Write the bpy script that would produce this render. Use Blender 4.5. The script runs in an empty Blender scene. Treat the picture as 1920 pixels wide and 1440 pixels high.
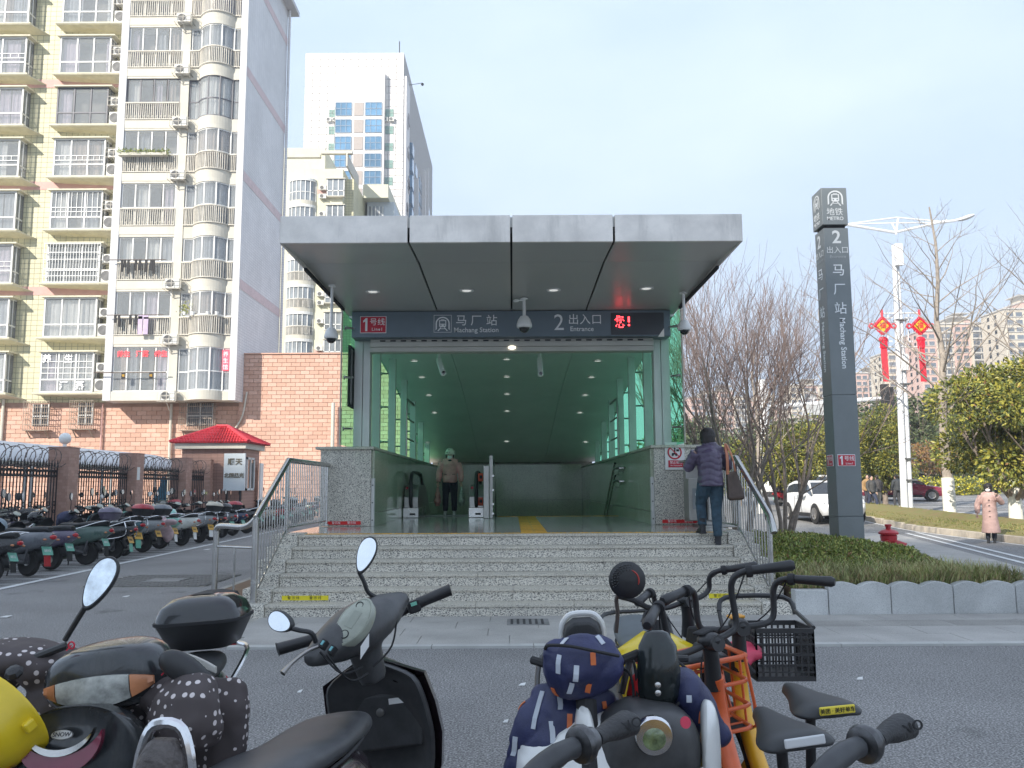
import bpy, bmesh, math, random
from mathutils import Vector, Matrix, noise as mnoise
R=random.Random(11)
S=bpy.context.scene; C=S.collection
rad=math.radians
# ---------------------------------------------------------------- camera, sky, sun, exposure
FPX=1600.0; EYE=1.54
PITCH=math.atan((915-720)/FPX); ROLL=-.0052
cam=bpy.data.objects.new('camera',bpy.data.cameras.new('camera')); C.objects.link(cam)
cam.data.lens=36*FPX/1920; cam.data.sensor_width=36; cam.data.clip_start=.05; cam.data.clip_end=3000
MC=Matrix.Rotation(math.pi/2+PITCH,3,'X')@Matrix.Rotation(ROLL,3,'Z')
cam.matrix_world=Matrix.Translation((0,0,EYE))@MC.to_4x4()
S.camera=cam
SUNV=Vector((.62,.78,-.60)).normalized()          # the way the sunlight travels
w=bpy.data.worlds.new('World'); S.world=w; w.use_nodes=True
wn=w.node_tree.nodes; wl=w.node_tree.links
sky=wn.new('ShaderNodeTexSky'); sky.sky_type='NISHITA'; sky.sun_disc=False
sky.sun_elevation=math.asin(-SUNV.z); sky.sun_rotation=math.atan2(-SUNV.x,-SUNV.y)
sky.air_density=.75; sky.dust_density=.15; sky.ozone_density=1.6; sky.altitude=100
bg=wn['Background']; bg.inputs['Strength'].default_value=.12
hs=wn.new('ShaderNodeHueSaturation'); hs.inputs['Saturation'].default_value=.55; wl.new(sky.outputs[0],hs.inputs['Color'])
# thin high haze: an even veil with faint broad wisps of cloud
tcw=wn.new('ShaderNodeTexCoord'); mpw=wn.new('ShaderNodeMapping'); mpw.inputs['Scale'].default_value=(1,1,2.6); mpw.inputs['Location'].default_value=(.3,.1,.2); wl.new(tcw.outputs['Generated'],mpw.inputs[0])
nw=wn.new('ShaderNodeTexNoise'); nw.inputs['Scale'].default_value=2.2; nw.inputs['Detail'].default_value=5; nw.inputs['Roughness'].default_value=.5; wl.new(mpw.outputs[0],nw.inputs[0])
rw=wn.new('ShaderNodeValToRGB'); rw.color_ramp.elements[0].position=.42; rw.color_ramp.elements[0].color=(.42,.49,.60,1); rw.color_ramp.elements[1].position=.72; rw.color_ramp.elements[1].color=(.76,.79,.83,1); wl.new(nw.outputs[0],rw.inputs[0])
cl_=wn.new('ShaderNodeVectorMath'); cl_.operation='MINIMUM'; cl_.inputs[1].default_value=(1.12,1.44,1.90); wl.new(hs.outputs[0],cl_.inputs[0])
aw_=wn.new('ShaderNodeVectorMath'); aw_.operation='ADD'; wl.new(cl_.outputs[0],aw_.inputs[0]); wl.new(rw.outputs[0],aw_.inputs[1])
wl.new(aw_.outputs[0],bg.inputs['Color'])
sl=bpy.data.lights.new('sun','SUN'); sl.energy=2.0; sl.angle=rad(.6); sl.color=(1,.93,.82)
so=bpy.data.objects.new('sun',sl); C.objects.link(so); so.rotation_euler=SUNV.to_track_quat('-Z','Y').to_euler()
S.view_settings.view_transform='Standard'; S.view_settings.look='None'; S.view_settings.gamma=1
S.view_settings.exposure=1.97; S.view_settings.use_curve_mapping=False
S.cycles.max_bounces=8; S.cycles.transparent_max_bounces=12; S.cycles.glossy_bounces=3; S.cycles.transmission_bounces=5; S.cycles.diffuse_bounces=5
S.cycles.sample_clamp_indirect=6
# ---------------------------------------------------------------- where a viewing ray meets a plane
def _ray(px,py): return MC@Vector(((px-960)/FPX,(720-py)/FPX,-1))
def at(px,py,Y):
    d=_ray(px,py); return Vector((0,0,EYE))+d*(Y/d.y)
def gz(px,py,z=0):
    d=_ray(px,py); return Vector((0,0,EYE))+d*((z-EYE)/d.z)
# ---------------------------------------------------------------- mesh builder
class MB:
    def __init__(s): s.v=[]; s.f=[]; s.m=[]; s.M=None
    def add(s,vs,fs,m=0):
        n=len(s.v)
        if s.M is not None: vs=[s.M@Vector(a) for a in vs]
        s.v+= [tuple(a) for a in vs]; s.f+=[tuple(i+n for i in f) for f in fs]; s.m+=[m]*len(fs); return s
    def box(s,x0,x1,y0,y1,z0,z1,m=0):
        if x0>x1:x0,x1=x1,x0
        if y0>y1:y0,y1=y1,y0
        if z0>z1:z0,z1=z1,z0
        v=[(x,y,z) for z in (z0,z1) for y in (y0,y1) for x in (x0,x1)]
        return s.add(v,[(0,2,3,1),(4,5,7,6),(0,1,5,4),(2,6,7,3),(0,4,6,2),(1,3,7,5)],m)
    def obox(s,c,sz,rot=None,m=0):
        rot=rot or Matrix.Identity(3); c=Vector(c)
        v=[c+rot@Vector((sx*sz[0]/2,sy*sz[1]/2,sz_*sz[2]/2)) for sz_ in (-1,1) for sy in (-1,1) for sx in (-1,1)]
        return s.add(v,[(0,2,3,1),(4,5,7,6),(0,1,5,4),(2,6,7,3),(0,4,6,2),(1,3,7,5)],m)
    def beam(s,a,b,w,h,m=0,up=(0,0,1)):
        a=Vector(a);b=Vector(b);d=(b-a);L=d.length
        if L<1e-6: return s
        d/=L; u=Vector(up)
        if abs(d.dot(u))>.98: u=Vector((1,0,0))
        x=d.cross(u).normalized(); z=x.cross(d)
        return s.obox((a+b)/2,(w,L,h),Matrix((x,d,z)).transposed(),m)
    def tube(s,pts,r,n=8,m=0,closed=False,caps=True,flat=None):
        P=[Vector(p) for p in pts]; N=len(P)
        rs=r if isinstance(r,(list,tuple)) else [r]*N
        vs=[];fs=[];up=None
        for i in range(N):
            if closed: d=(P[(i+1)%N]-P[i-1])
            else: d=(P[min(i+1,N-1)]-P[max(i-1,0)])
            d=d.normalized() if d.length>1e-9 else Vector((0,0,1))
            if up is None: up=Vector((0,0,1)) if abs(d.z)<.95 else Vector((1,0,0))
            x=d.cross(up)
            if x.length<1e-6: x=d.orthogonal()
            x.normalize(); y=x.cross(d).normalized(); up=y
            for k in range(n):
                a=2*math.pi*k/n+ (math.pi/n if n==4 else 0)
                q=x*math.cos(a)*rs[i]+y*math.sin(a)*rs[i]*(flat or 1)
                vs.append(P[i]+q)
        L=N if closed else N-1
        for i in range(L):
            j=(i+1)%N
            for k in range(n):
                k2=(k+1)%n; fs.append((i*n+k,j*n+k,j*n+k2,i*n+k2))
        if not closed and caps:
            fs.append(tuple(range(n))); fs.append(tuple((N-1)*n+k for k in reversed(range(n))))
        return s.add(vs,fs,m)
    def cyl(s,a,b,r0,r1=None,n=12,m=0): return s.tube([a,b],[r0,r0 if r1 is None else r1],n,m)
    def ell(s,c,r,nu=14,nv=8,m=0,rot=None,zmin=-1,zmax=1):
        c=Vector(c); vs=[];fs=[]
        a0=math.asin(max(-1,zmin)); a1=math.asin(min(1,zmax))
        for j in range(nv+1):
            ph=a0+(a1-a0)*j/nv
            for i in range(nu):
                th=2*math.pi*i/nu
                q=Vector((r[0]*math.cos(ph)*math.cos(th),r[1]*math.cos(ph)*math.sin(th),r[2]*math.sin(ph)))
                if rot: q=rot@q
                vs.append(c+q)
        for j in range(nv):
            for i in range(nu):
                i2=(i+1)%nu; fs.append((j*nu+i,j*nu+i2,(j+1)*nu+i2,(j+1)*nu+i))
        fs.append(tuple(reversed(range(nu)))); fs.append(tuple(nv*nu+i for i in range(nu)))
        return s.add(vs,fs,m)
    def loft(s,rings,m=0,closed=True,caps=True):
        n=len(rings[0]); vs=[p for r in rings for p in r]; fs=[]
        for j in range(len(rings)-1):
            for k in range(n if closed else n-1):
                k2=(k+1)%n; fs.append((j*n+k,j*n+k2,(j+1)*n+k2,(j+1)*n+k))
        if caps and closed:
            fs.append(tuple(reversed(range(n)))); fs.append(tuple((len(rings)-1)*n+k for k in range(n)))
        return s.add(vs,fs,m)
    def extr(s,poly,vec,m=0):
        vec=Vector(vec); a=[Vector(p) for p in poly]; return s.loft([a,[p+vec for p in a]],m)
    def lathe(s,prof,o=(0,0,0),axis=(0,0,1),n=20,m=0,caps=True):
        o=Vector(o); q=Vector((0,0,1)).rotation_difference(Vector(axis))
        rings=[[o+q@Vector((max(r,.0001)*math.cos(2*math.pi*k/n),max(r,.0001)*math.sin(2*math.pi*k/n),z)) for k in range(n)] for r,z in prof]
        return s.loft(rings,m,True,caps)
    def torus(s,c,R0,r,axis=(0,0,1),n=28,k=8,m=0):
        q=Vector((0,0,1)).rotation_difference(Vector(axis)); c=Vector(c)
        return s.tube([c+q@Vector((R0*math.cos(2*math.pi*i/n),R0*math.sin(2*math.pi*i/n),0)) for i in range(n)],r,k,m,closed=True)
    def quad(s,a,b,c,d,m=0): return s.add([a,b,c,d],[(0,1,2,3)],m)
WM={}; KIDS={}
def tag(o,label=None,cat=None,group=None,kind=None):
    if label:o['label']=label
    if cat:o['category']=cat
    if group:o['group']=group
    if kind:o['kind']=kind
    return o
def link(o,parent=None,world=True):
    C.objects.link(o); KIDS[o.name]=[]
    if parent is not None and parent.parent is not None and parent.parent.parent is not None: parent=parent.parent   # thing > part > sub-part
    if parent is not None:
        o.parent=parent; KIDS[parent.name].append(o)
        if world: o.matrix_parent_inverse=WM[parent.name].inverted()
    WM[o.name]=Matrix.Identity(4)
    return o
def obj(name,mb,mats,parent=None,smooth=False,bevel=0,sub=0,ang=40,seg=2):
    if isinstance(mb,MB):
        me=bpy.data.meshes.new(name); me.from_pydata(mb.v,[],mb.f)
        if any(mb.m): me.polygons.foreach_set('material_index',mb.m)
        bm=bmesh.new(); bm.from_mesh(me); bmesh.ops.recalc_face_normals(bm,faces=bm.faces); bm.to_mesh(me); bm.free()
    else: me=mb
    if not me.materials:
        for m in (mats if isinstance(mats,(list,tuple)) else [mats]): me.materials.append(m)
    if smooth:
        me.shade_smooth()
        if smooth!='all': 
            me.set_sharp_from_angle(angle=rad(ang))
    o=bpy.data.objects.new(name,me); link(o,parent)
    if bevel:
        b=o.modifiers.new('bevel','BEVEL'); b.width=bevel; b.segments=seg; b.limit_method='ANGLE'; b.angle_limit=rad(35); b.harden_normals=False
    if sub:
        b=o.modifiers.new('sub','SUBSURF'); b.levels=sub; b.render_levels=sub
    return o
def thing(name,label,cat,loc=(0,0,0),group=None,kind=None,parent=None):
    o=bpy.data.objects.new(name,None); o.location=loc; o.empty_display_size=.1
    C.objects.link(o); KIDS[o.name]=[]; WM[o.name]=Matrix.Translation(loc)
    return tag(o,label,cat,group,kind)
def lthing(name,label,cat,loc=(0,0,0),rotz=0,group=None,tilt=0):   # a thing whose parts are modelled in its own axes
    o=thing(name,label,cat,loc,group); WM[o.name]=Matrix.Identity(4); o.rotation_euler=(tilt,0,rotz); return o
def pthing(name,parent):                                    # an empty part (holder) under a thing
    o=bpy.data.objects.new(name,None); return link(o,parent)
def inst(src,name,parent,loc=(0,0,0),rot=None,scale=None,mat=None):   # a piece that shares its mesh, placed in world coordinates
    o=bpy.data.objects.new(name,src.data if hasattr(src,'data') else src)
    link(o,parent); o.location=loc
    if rot is not None: o.rotation_euler=rot
    if scale is not None: o.scale=scale
    if hasattr(src,'modifiers'):
        for mo in src.modifiers:
            if mo.type=='BEVEL':
                b=o.modifiers.new('bevel','BEVEL'); b.width=mo.width; b.segments=mo.segments; b.limit_method='ANGLE'; b.angle_limit=mo.angle_limit
    if mat is not None:
        o.material_slots[0].link='OBJECT'; o.material_slots[0].material=mat
    return o
def mesh(mb,mat,name='piece',smooth=False):
    me=bpy.data.meshes.new(name); me.from_pydata(mb.v,[],mb.f)
    if any(mb.m): me.polygons.foreach_set('material_index',mb.m)
    bm=bmesh.new(); bm.from_mesh(me); bmesh.ops.recalc_face_normals(bm,faces=bm.faces); bm.to_mesh(me); bm.free()
    for m in (mat if isinstance(mat,(list,tuple)) else [mat]): me.materials.append(m)
    if smooth: me.shade_smooth(); me.set_sharp_from_angle(angle=rad(40))
    return me
def copy_tree(o,loc=None,rotz=None,label=None,group=None,scale=None,parent=None):
    c=o.copy(); C.objects.link(c); KIDS[c.name]=[]; WM[c.name]=WM[o.name]
    if parent is not None: c.parent=parent; KIDS[parent.name].append(c)
    for ch in KIDS[o.name]: copy_tree(ch,parent=c)
    if loc is not None: c.location=loc
    if rotz is not None: c.rotation_euler=(c.rotation_euler[0],c.rotation_euler[1],rotz)
    if label:c['label']=label
    if group:c['group']=group
    if scale: c.scale=(scale,)*3 if not isinstance(scale,tuple) else scale
    return c
def recol(o,mp):                                            # give a copied thing other materials
    for ch in [o]+KIDS[o.name]+[g for k in KIDS[o.name] for g in KIDS[k.name]]:
        if ch.type!='MESH': continue
        for i,sl_ in enumerate(ch.material_slots):
            b=ch.data.materials[i]
            if b and b.name in mp:
                sl_.link='OBJECT'; sl_.material=mp[b.name]
TMP=bpy.data.scenes.new('workshop')                       # a bench for evaluating modifiers; removed at the end
def remeshed(mb,voxel=.02,smooth=4,disp=None,decim=None,sub=0):
    """joins overlapping volumes into one continuous skin"""
    me=bpy.data.meshes.new('tmp'); me.from_pydata(mb.v,[],mb.f)
    bm=bmesh.new(); bm.from_mesh(me); bmesh.ops.recalc_face_normals(bm,faces=bm.faces); bm.to_mesh(me); bm.free()
    o=bpy.data.objects.new('tmp',me); TMP.collection.objects.link(o)
    r=o.modifiers.new('r','REMESH'); r.mode='VOXEL'; r.voxel_size=voxel; r.use_smooth_shade=True
    if smooth:
        k=o.modifiers.new('s','SMOOTH'); k.factor=.5; k.iterations=smooth
    TMP.view_layers[0].update(); dg=TMP.view_layers[0].depsgraph
    out=bpy.data.meshes.new_from_object(o.evaluated_get(dg))
    bpy.data.objects.remove(o); bpy.data.meshes.remove(me)
    if disp:
        for v in out.vertices:
            v.co=v.co+v.normal*disp(v.co)
    out.shade_smooth()
    out.materials.clear()
    return out
def cr(pts,n=8,closed=False):                               # smooth curve through points
    P=[Vector(p) for p in pts]; out=[]; N=len(P)
    for i in range(N if closed else N-1):
        g=lambda k:P[k%N] if closed else P[max(0,min(N-1,k))]
        a,b,c,d=g(i-1),g(i),g(i+1),g(i+2)
        for j in range(n):
            t=j/n
            out.append(.5*((2*b)+(c-a)*t+(2*a-5*b+4*c-d)*t*t+(3*b-a-3*c+d)*t**3))
    if not closed: out.append(P[-1].copy())
    return out
# ---------------------------------------------------------------- materials
MATS={}
def mat(name,col,rough=.6,metal=0,var=.12,vs=2.5,bump=0,bs=60,col2=None,spec=.5,coat=0,em=None,alpha=None,trans=0,dirt=0,dcol=(.08,.07,.06)):
    if name in MATS: return MATS[name]
    m=bpy.data.materials.new(name); m.use_nodes=True; t=m.node_tree; N=t.nodes; L=t.links
    p=N['Principled BSDF']; p.inputs['Roughness'].default_value=rough; p.inputs['Metallic'].default_value=metal
    p.inputs['Specular IOR Level'].default_value=spec; p.inputs['Coat Weight'].default_value=coat
    p.inputs['Transmission Weight'].default_value=trans
    tc=N.new('ShaderNodeTexCoord')
    c=(*col,1); c2=(*col2,1) if col2 else tuple(x*(1-2*var) for x in col)+(1,)
    if not col2: c=tuple(min(1,x*(1+var*.6)) for x in col)+(1,)
    nz=N.new('ShaderNodeTexNoise'); nz.inputs['Scale'].default_value=vs; nz.inputs['Detail'].default_value=6; nz.inputs['Roughness'].default_value=.62
    L.new(tc.outputs['Object'],nz.inputs['Vector'])
    rp=N.new('ShaderNodeValToRGB'); rp.color_ramp.elements[0].position=.32; rp.color_ramp.elements[1].position=.68
    rp.color_ramp.elements[0].color=c2; rp.color_ramp.elements[1].color=c
    L.new(nz.outputs['Fac'],rp.inputs['Fac']); out=rp.outputs['Color']
    if dirt:
        n2=N.new('ShaderNodeTexNoise'); n2.inputs['Scale'].default_value=.9; n2.inputs['Detail'].default_value=9; n2.inputs['Roughness'].default_value=.7
        mp=N.new('ShaderNodeMapping'); mp.inputs['Scale'].default_value=(3,3,.5); L.new(tc.outputs['Object'],mp.inputs['Vector']); L.new(mp.outputs[0],n2.inputs['Vector'])
        r2=N.new('ShaderNodeMapRange'); r2.inputs[1].default_value=.52; r2.inputs[2].default_value=.75; r2.inputs[4].default_value=dirt; L.new(n2.outputs['Fac'],r2.inputs[0])
        mx=N.new('ShaderNodeMix'); mx.data_type='RGBA'; mx.inputs[7].default_value=(*dcol,1)
        L.new(r2.outputs[0],mx.inputs[0]); L.new(out,mx.inputs[6]); out=mx.outputs[2]
    L.new(out,p.inputs['Base Color'])
    if bump:
        b=N.new('ShaderNodeTexNoise'); b.inputs['Scale'].default_value=bs; b.inputs['Detail'].default_value=3
        L.new(tc.outputs['Object'],b.inputs['Vector'])
        bb=N.new('ShaderNodeBump'); bb.inputs['Strength'].default_value=bump; bb.inputs['Distance'].default_value=.01
        L.new(b.outputs['Fac'],bb.inputs['Height']); L.new(bb.outputs[0],p.inputs['Normal'])
    # wear shows in the gloss too
    rr=N.new('ShaderNodeMapRange'); rr.inputs[3].default_value=max(0,rough-.08); rr.inputs[4].default_value=min(1,rough+.1); L.new(nz.outputs['Fac'],rr.inputs[0]); L.new(rr.outputs[0],p.inputs['Roughness'])
    if em: p.inputs['Emission Color'].default_value=(*em[:3],1); p.inputs['Emission Strength'].default_value=em[3]
    if alpha is not None: p.inputs['Alpha'].default_value=alpha
    MATS[name]=m; return m
def granite(name,c1,c2,c3,scale=55,rough=.55,th=.47,big=.12):
    m=bpy.data.materials.new(name); m.use_nodes=True; t=m.node_tree; N=t.nodes; L=t.links; p=N['Principled BSDF']
    g=N.new('ShaderNodeNewGeometry')
    mp=N.new('ShaderNodeMapping'); mp.inputs['Rotation'].default_value=(.5,.6,.4); mp.inputs['Scale'].default_value=(1,1,1.7); L.new(g.outputs['Position'],mp.inputs[0])
    n=N.new('ShaderNodeTexNoise'); n.inputs['Scale'].default_value=scale; n.inputs['Detail'].default_value=2.5; n.inputs['Roughness'].default_value=.6; L.new(mp.outputs[0],n.inputs[0])
    r=N.new('ShaderNodeValToRGB'); e=r.color_ramp.elements; e[0].position=th-.05; e[0].color=(*c3,1); e[1].position=th+.03; e[1].color=(*c1,1)
    q=r.color_ramp.elements.new(th+.16); q.color=(*c2,1); L.new(n.outputs[0],r.inputs[0])
    n2=N.new('ShaderNodeTexNoise'); n2.inputs['Scale'].default_value=1.4; n2.inputs['Detail'].default_value=8; L.new(g.outputs['Position'],n2.inputs[0])
    mr=N.new('ShaderNodeMapRange'); mr.inputs[1].default_value=.35; mr.inputs[2].default_value=.7; mr.inputs[3].default_value=1-big; mr.inputs[4].default_value=1; L.new(n2.outputs[0],mr.inputs[0])
    mx=N.new('ShaderNodeVectorMath'); mx.operation='SCALE'; L.new(r.outputs[0],mx.inputs[0]); L.new(mr.outputs[0],mx.inputs[3]); L.new(mx.outputs[0],p.inputs['Base Color'])
    p.inputs['Roughness'].default_value=rough
    MATS[name]=m; return m
def gridmat(name,col,line,w,h,gap=.06,rough=.7,plane='XZ',offset=0.0,var=.08,bump=.4):
    """tiles too small to see singly: brick texture on a wall plane"""
    m=bpy.data.materials.new(name); m.use_nodes=True; t=m.node_tree; N=t.nodes; L=t.links; p=N['Principled BSDF']; p.inputs['Roughness'].default_value=rough
    g=N.new('ShaderNodeNewGeometry'); sp=N.new('ShaderNodeSeparateXYZ'); cb=N.new('ShaderNodeCombineXYZ'); L.new(g.outputs['Position'],sp.inputs[0])
    L.new(sp.outputs['XYZ'.index(plane[0])],cb.inputs[0]); L.new(sp.outputs['XYZ'.index(plane[1])],cb.inputs[1])
    b=N.new('ShaderNodeTexBrick'); L.new(cb.outputs[0],b.inputs[0]); b.offset=offset; b.squash=1
    b.inputs['Scale'].default_value=1; b.inputs['Brick Width'].default_value=w; b.inputs['Row Height'].default_value=h; b.inputs['Mortar Size'].default_value=gap*h/2; b.inputs['Mortar Smooth'].default_value=.2
    b.inputs['Color1'].default_value=(*[x*(1+var*.5) for x in col],1); b.inputs['Color2'].default_value=(*[x*(1-var) for x in col],1); b.inputs['Mortar'].default_value=(*line,1)
    n2=N.new('ShaderNodeTexNoise'); n2.inputs['Scale'].default_value=.35; n2.inputs['Detail'].default_value=9; n2.inputs['Roughness'].default_value=.7; L.new(g.outputs['Position'],n2.inputs[0])
    mr=N.new('ShaderNodeMapRange'); mr.inputs[1].default_value=.35; mr.inputs[2].default_value=.7; mr.inputs[3].default_value=.82; mr.inputs[4].default_value=1.03; L.new(n2.outputs[0],mr.inputs[0])
    mx=N.new('ShaderNodeVectorMath'); mx.operation='SCALE'; L.new(b.outputs[0],mx.inputs[0]); L.new(mr.outputs[0],mx.inputs[3]); L.new(mx.outputs[0],p.inputs['Base Color'])
    bb=N.new('ShaderNodeBump'); bb.inputs['Strength'].default_value=bump; bb.inputs['Distance'].default_value=.02; bb.invert=True; L.new(b.outputs['Fac'],bb.inputs['Height']); L.new(bb.outputs[0],p.inputs['Normal'])
    MATS[name]=m; return m
def glassmat(name,col,rough=.05,mixf=.5,tint=None):
    """window glass seen from outside: part reflects, part lets through"""
    m=bpy.data.materials.new(name); m.use_nodes=True; t=m.node_tree; N=t.nodes; L=t.links; p=N['Principled BSDF']; o=N['Material Output']
    p.inputs['Base Color'].default_value=(*col,1); p.inputs['Roughness'].default_value=rough; p.inputs['Specular IOR Level'].default_value=.8
    tr=N.new('ShaderNodeBsdfTransparent'); tr.inputs[0].default_value=(*(tint or (1,1,1)),1)
    mx=N.new('ShaderNodeMixShader'); mx.inputs[0].default_value=mixf; L.new(tr.outputs[0],mx.inputs[2]); L.new(p.outputs[0],mx.inputs[1]); L.new(mx.outputs[0],o.inputs[0])
    MATS[name]=m; return m
# ---------------------------------------------------------------- lettering (the built-in typeface), turned into flat meshes
def text(body,size,mt,parent,pos,name='lettering',rz=0,rx=math.pi/2,rot=0,ext=.003,align='CENTER',bold=0,sx=1,spacing=1,M=None):
    cu=bpy.data.curves.new(name,'FONT'); cu.body=body; cu.size=size; cu.extrude=ext; cu.align_x=align; cu.align_y='CENTER'; cu.resolution_u=3
    cu.offset=bold*size; cu.space_character=spacing
    t=bpy.data.objects.new('t',cu); TMP.collection.objects.link(t); TMP.view_layers[0].update()
    me=bpy.data.meshes.new_from_object(t.evaluated_get(TMP.view_layers[0].depsgraph))
    bpy.data.objects.remove(t)
    M=M or (Matrix.Translation(pos)@Matrix.Rotation(rz,4,'Z')@Matrix.Rotation(rx,4,'X')@Matrix.Rotation(rot,4,'Z'))
    me.transform(M@Matrix.Diagonal((sx,1,1,1))); me.materials.clear(); me.materials.append(mt)
    o=bpy.data.objects.new(name,me); link(o,parent); return o
# ---------------------------------------------------------------- shared materials
ASPH=mat('asphalt',(.085,.085,.09),.85,var=.2,vs=.8,bump=.9,bs=95)
def _asph():
    t=ASPH.node_tree; N=t.nodes; L=t.links; p=N['Principled BSDF']; g=N.new('ShaderNodeNewGeometry')
    n=N.new('ShaderNodeTexNoise'); n.inputs['Scale'].default_value=75; n.inputs['Detail'].default_value=3; L.new(g.outputs['Position'],n.inputs[0])
    r=N.new('ShaderNodeValToRGB'); e=r.color_ramp.elements; e[0].position=.36; e[0].color=(.10,.098,.096,1); e[1].position=.72; e[1].color=(.50,.49,.48,1)
    q=e.new(.52); q.color=(.235,.23,.225,1); L.new(n.outputs[0],r.inputs[0])
    n2=N.new('ShaderNodeTexNoise'); n2.inputs['Scale'].default_value=.5; n2.inputs['Detail'].default_value=8; L.new(g.outputs['Position'],n2.inputs[0])
    mr=N.new('ShaderNodeMapRange'); mr.inputs[1].default_value=.3; mr.inputs[2].default_value=.7; mr.inputs[3].default_value=.8; mr.inputs[4].default_value=1.15; L.new(n2.outputs[0],mr.inputs[0])
    mx=N.new('ShaderNodeVectorMath'); mx.operation='SCALE'; L.new(r.outputs[0],mx.inputs[0]); L.new(mr.outputs[0],mx.inputs[3])
    # old oil drips and worn tracks, with shapes of their own
    v=N.new('ShaderNodeTexVoronoi'); v.inputs['Scale'].default_value=.8; n3=N.new('ShaderNodeTexNoise'); n3.inputs['Scale'].default_value=3; n3.inputs['Detail'].default_value=5; L.new(g.outputs['Position'],n3.inputs[0])
    ad=N.new('ShaderNodeVectorMath'); ad.operation='ADD'; L.new(g.outputs['Position'],ad.inputs[0]); L.new(n3.outputs['Color'],ad.inputs[1]); L.new(ad.outputs[0],v.inputs['Vector'])
    r2=N.new('ShaderNodeMapRange'); r2.inputs[1].default_value=.05; r2.inputs[2].default_value=.20; r2.inputs[3].default_value=.62; r2.inputs[4].default_value=1; L.new(v.outputs['Distance'],r2.inputs[0])
    mx2=N.new('ShaderNodeVectorMath'); mx2.operation='SCALE'; L.new(mx.outputs[0],mx2.inputs[0]); L.new(r2.outputs[0],mx2.inputs[3]); L.new(mx2.outputs[0],p.inputs['Base Color'])
_asph()
GRAN=granite('speckled_granite',(.70,.66,.575),(.80,.76,.67),(.10,.10,.095),58,.5,.462)
GRANT=granite('granite_tread',(.58,.54,.455),(.67,.63,.54),(.20,.19,.17),70,.5,.43)
GRANF=granite('polished_floor',(.42,.42,.37),(.50,.50,.44),(.22,.22,.20),60,.12,.45)
GRANK=granite('grey_kerb_granite',(.56,.57,.56),(.64,.65,.64),(.36,.37,.37),120,.6,.42,.35)
WALLP=granite('polished_wall_granite',(.50,.55,.42),(.57,.62,.48),(.38,.42,.32),30,.10,.40)
SLAB=granite('paving_slab',(.40,.385,.36),(.46,.445,.42),(.27,.26,.245),140,.75,.40,.25)
CONC=mat('concrete',(.38,.36,.32),.85,var=.2,bump=.3,dirt=.4)
ALU=mat('brushed_aluminium',(.60,.60,.58),.45,.3,var=.08,vs=1.2,dirt=.25,dcol=(.25,.24,.22))
FASC=mat('fascia_metal',(.86,.81,.75),.45,.12,var=.12,vs=2.2,dirt=.75,dcol=(.42,.40,.37),bump=.15,bs=3)
SOFF=mat('soffit_panel',(.50,.50,.47),.34,.1,var=.04,vs=1)
CEIL=mat('ceiling_panel',(.85,.88,.86),.38,.0,var=.04,vs=1)
SIGN=mat('sign_slate',(.15,.19,.225),.38,.2,var=.04)
PYL=mat('pylon_slate',(.19,.21,.215),.42,.2,var=.05)
WHT=mat('white_paint',(.78,.78,.76),.5,var=.06)
LET=mat('letter_white',(.85,.86,.87),.5,var=.02)
LETG=mat('letter_grey',(.62,.64,.65),.5,var=.05)
RED=mat('sign_red',(.55,.02,.045),.45,var=.06)
REDT=mat('red_tape',(.70,.02,.02),.4,var=.05)
YEL=mat('yellow_tape',(.80,.68,.02),.45,var=.1)
YTAC=mat('tactile_yellow',(.72,.40,.06),.6,var=.15,bump=.3)
STEEL=mat('stainless_steel',(.55,.54,.52),.24,1,var=.08,vs=6)
STEELD=mat('brushed_stainless',(.40,.39,.37),.34,.9,var=.1,vs=3)
BLK=mat('black_plastic',(.030,.030,.032),.42,var=.2)
BLKG=mat('black_gloss',(.012,.013,.015),.12,var=.1,coat=.6)
BLKM=mat('black_matt',(.022,.022,.024),.75,var=.2)
RUB=mat('tyre_rubber',(.03,.029,.028),.85,var=.25,dirt=.3,dcol=(.12,.11,.09))
CREAM=mat('cream_render',(.60,.57,.49),.8,var=.08,vs=.6,dirt=.3,dcol=(.36,.31,.25))
WREN=mat('white_render',(.60,.60,.61),.8,var=.07,vs=.5,dirt=.28,dcol=(.42,.40,.38))
PVC=mat('white_window_frame',(.72,.72,.70),.5,var=.05)
DFR=mat('dark_window_frame',(.10,.10,.12),.5,var=.05)
RAILW=mat('balcony_rail',(.62,.58,.50),.7,var=.12,vs=3,dirt=.5,dcol=(.22,.15,.11))
RUST=mat('rusty_iron',(.17,.13,.11),.8,var=.3,vs=8)
IRON=mat('black_iron',(.035,.03,.03),.7,var=.2)
ACW=mat('ac_casing',(.66,.65,.60),.55,var=.1,dirt=.3,dcol=(.35,.3,.24))
ACG=mat('ac_grille',(.16,.16,.16),.6,var=.1)
GLS=mat('window_glass',(.30,.33,.36),.08,var=.3,vs=.35,spec=.9)
GLSB=mat('window_glass_blue',(.12,.26,.42),.06,var=.25,vs=.12,spec=1)
GLSD=mat('window_glass_dark',(.07,.075,.085),.08,var=.3,vs=.5,spec=.9)
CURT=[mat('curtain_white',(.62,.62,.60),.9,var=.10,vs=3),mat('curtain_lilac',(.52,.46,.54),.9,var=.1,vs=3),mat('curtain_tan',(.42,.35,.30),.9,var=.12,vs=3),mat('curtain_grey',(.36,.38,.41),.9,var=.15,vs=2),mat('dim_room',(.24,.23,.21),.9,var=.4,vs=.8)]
PANE=glassmat('clear_pane',(.45,.48,.50),.05,.72)
GG=glassmat('green_glass',(.03,.30,.16),.04,.93,(.58,.94,.75))
SALM=[mat('salmon_brick_%s'%n,c,.8,var=.07,vs=1) for n,c in (('a',(.62,.385,.29)),('b',(.58,.35,.26)),('c',(.66,.42,.325)))]
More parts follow.
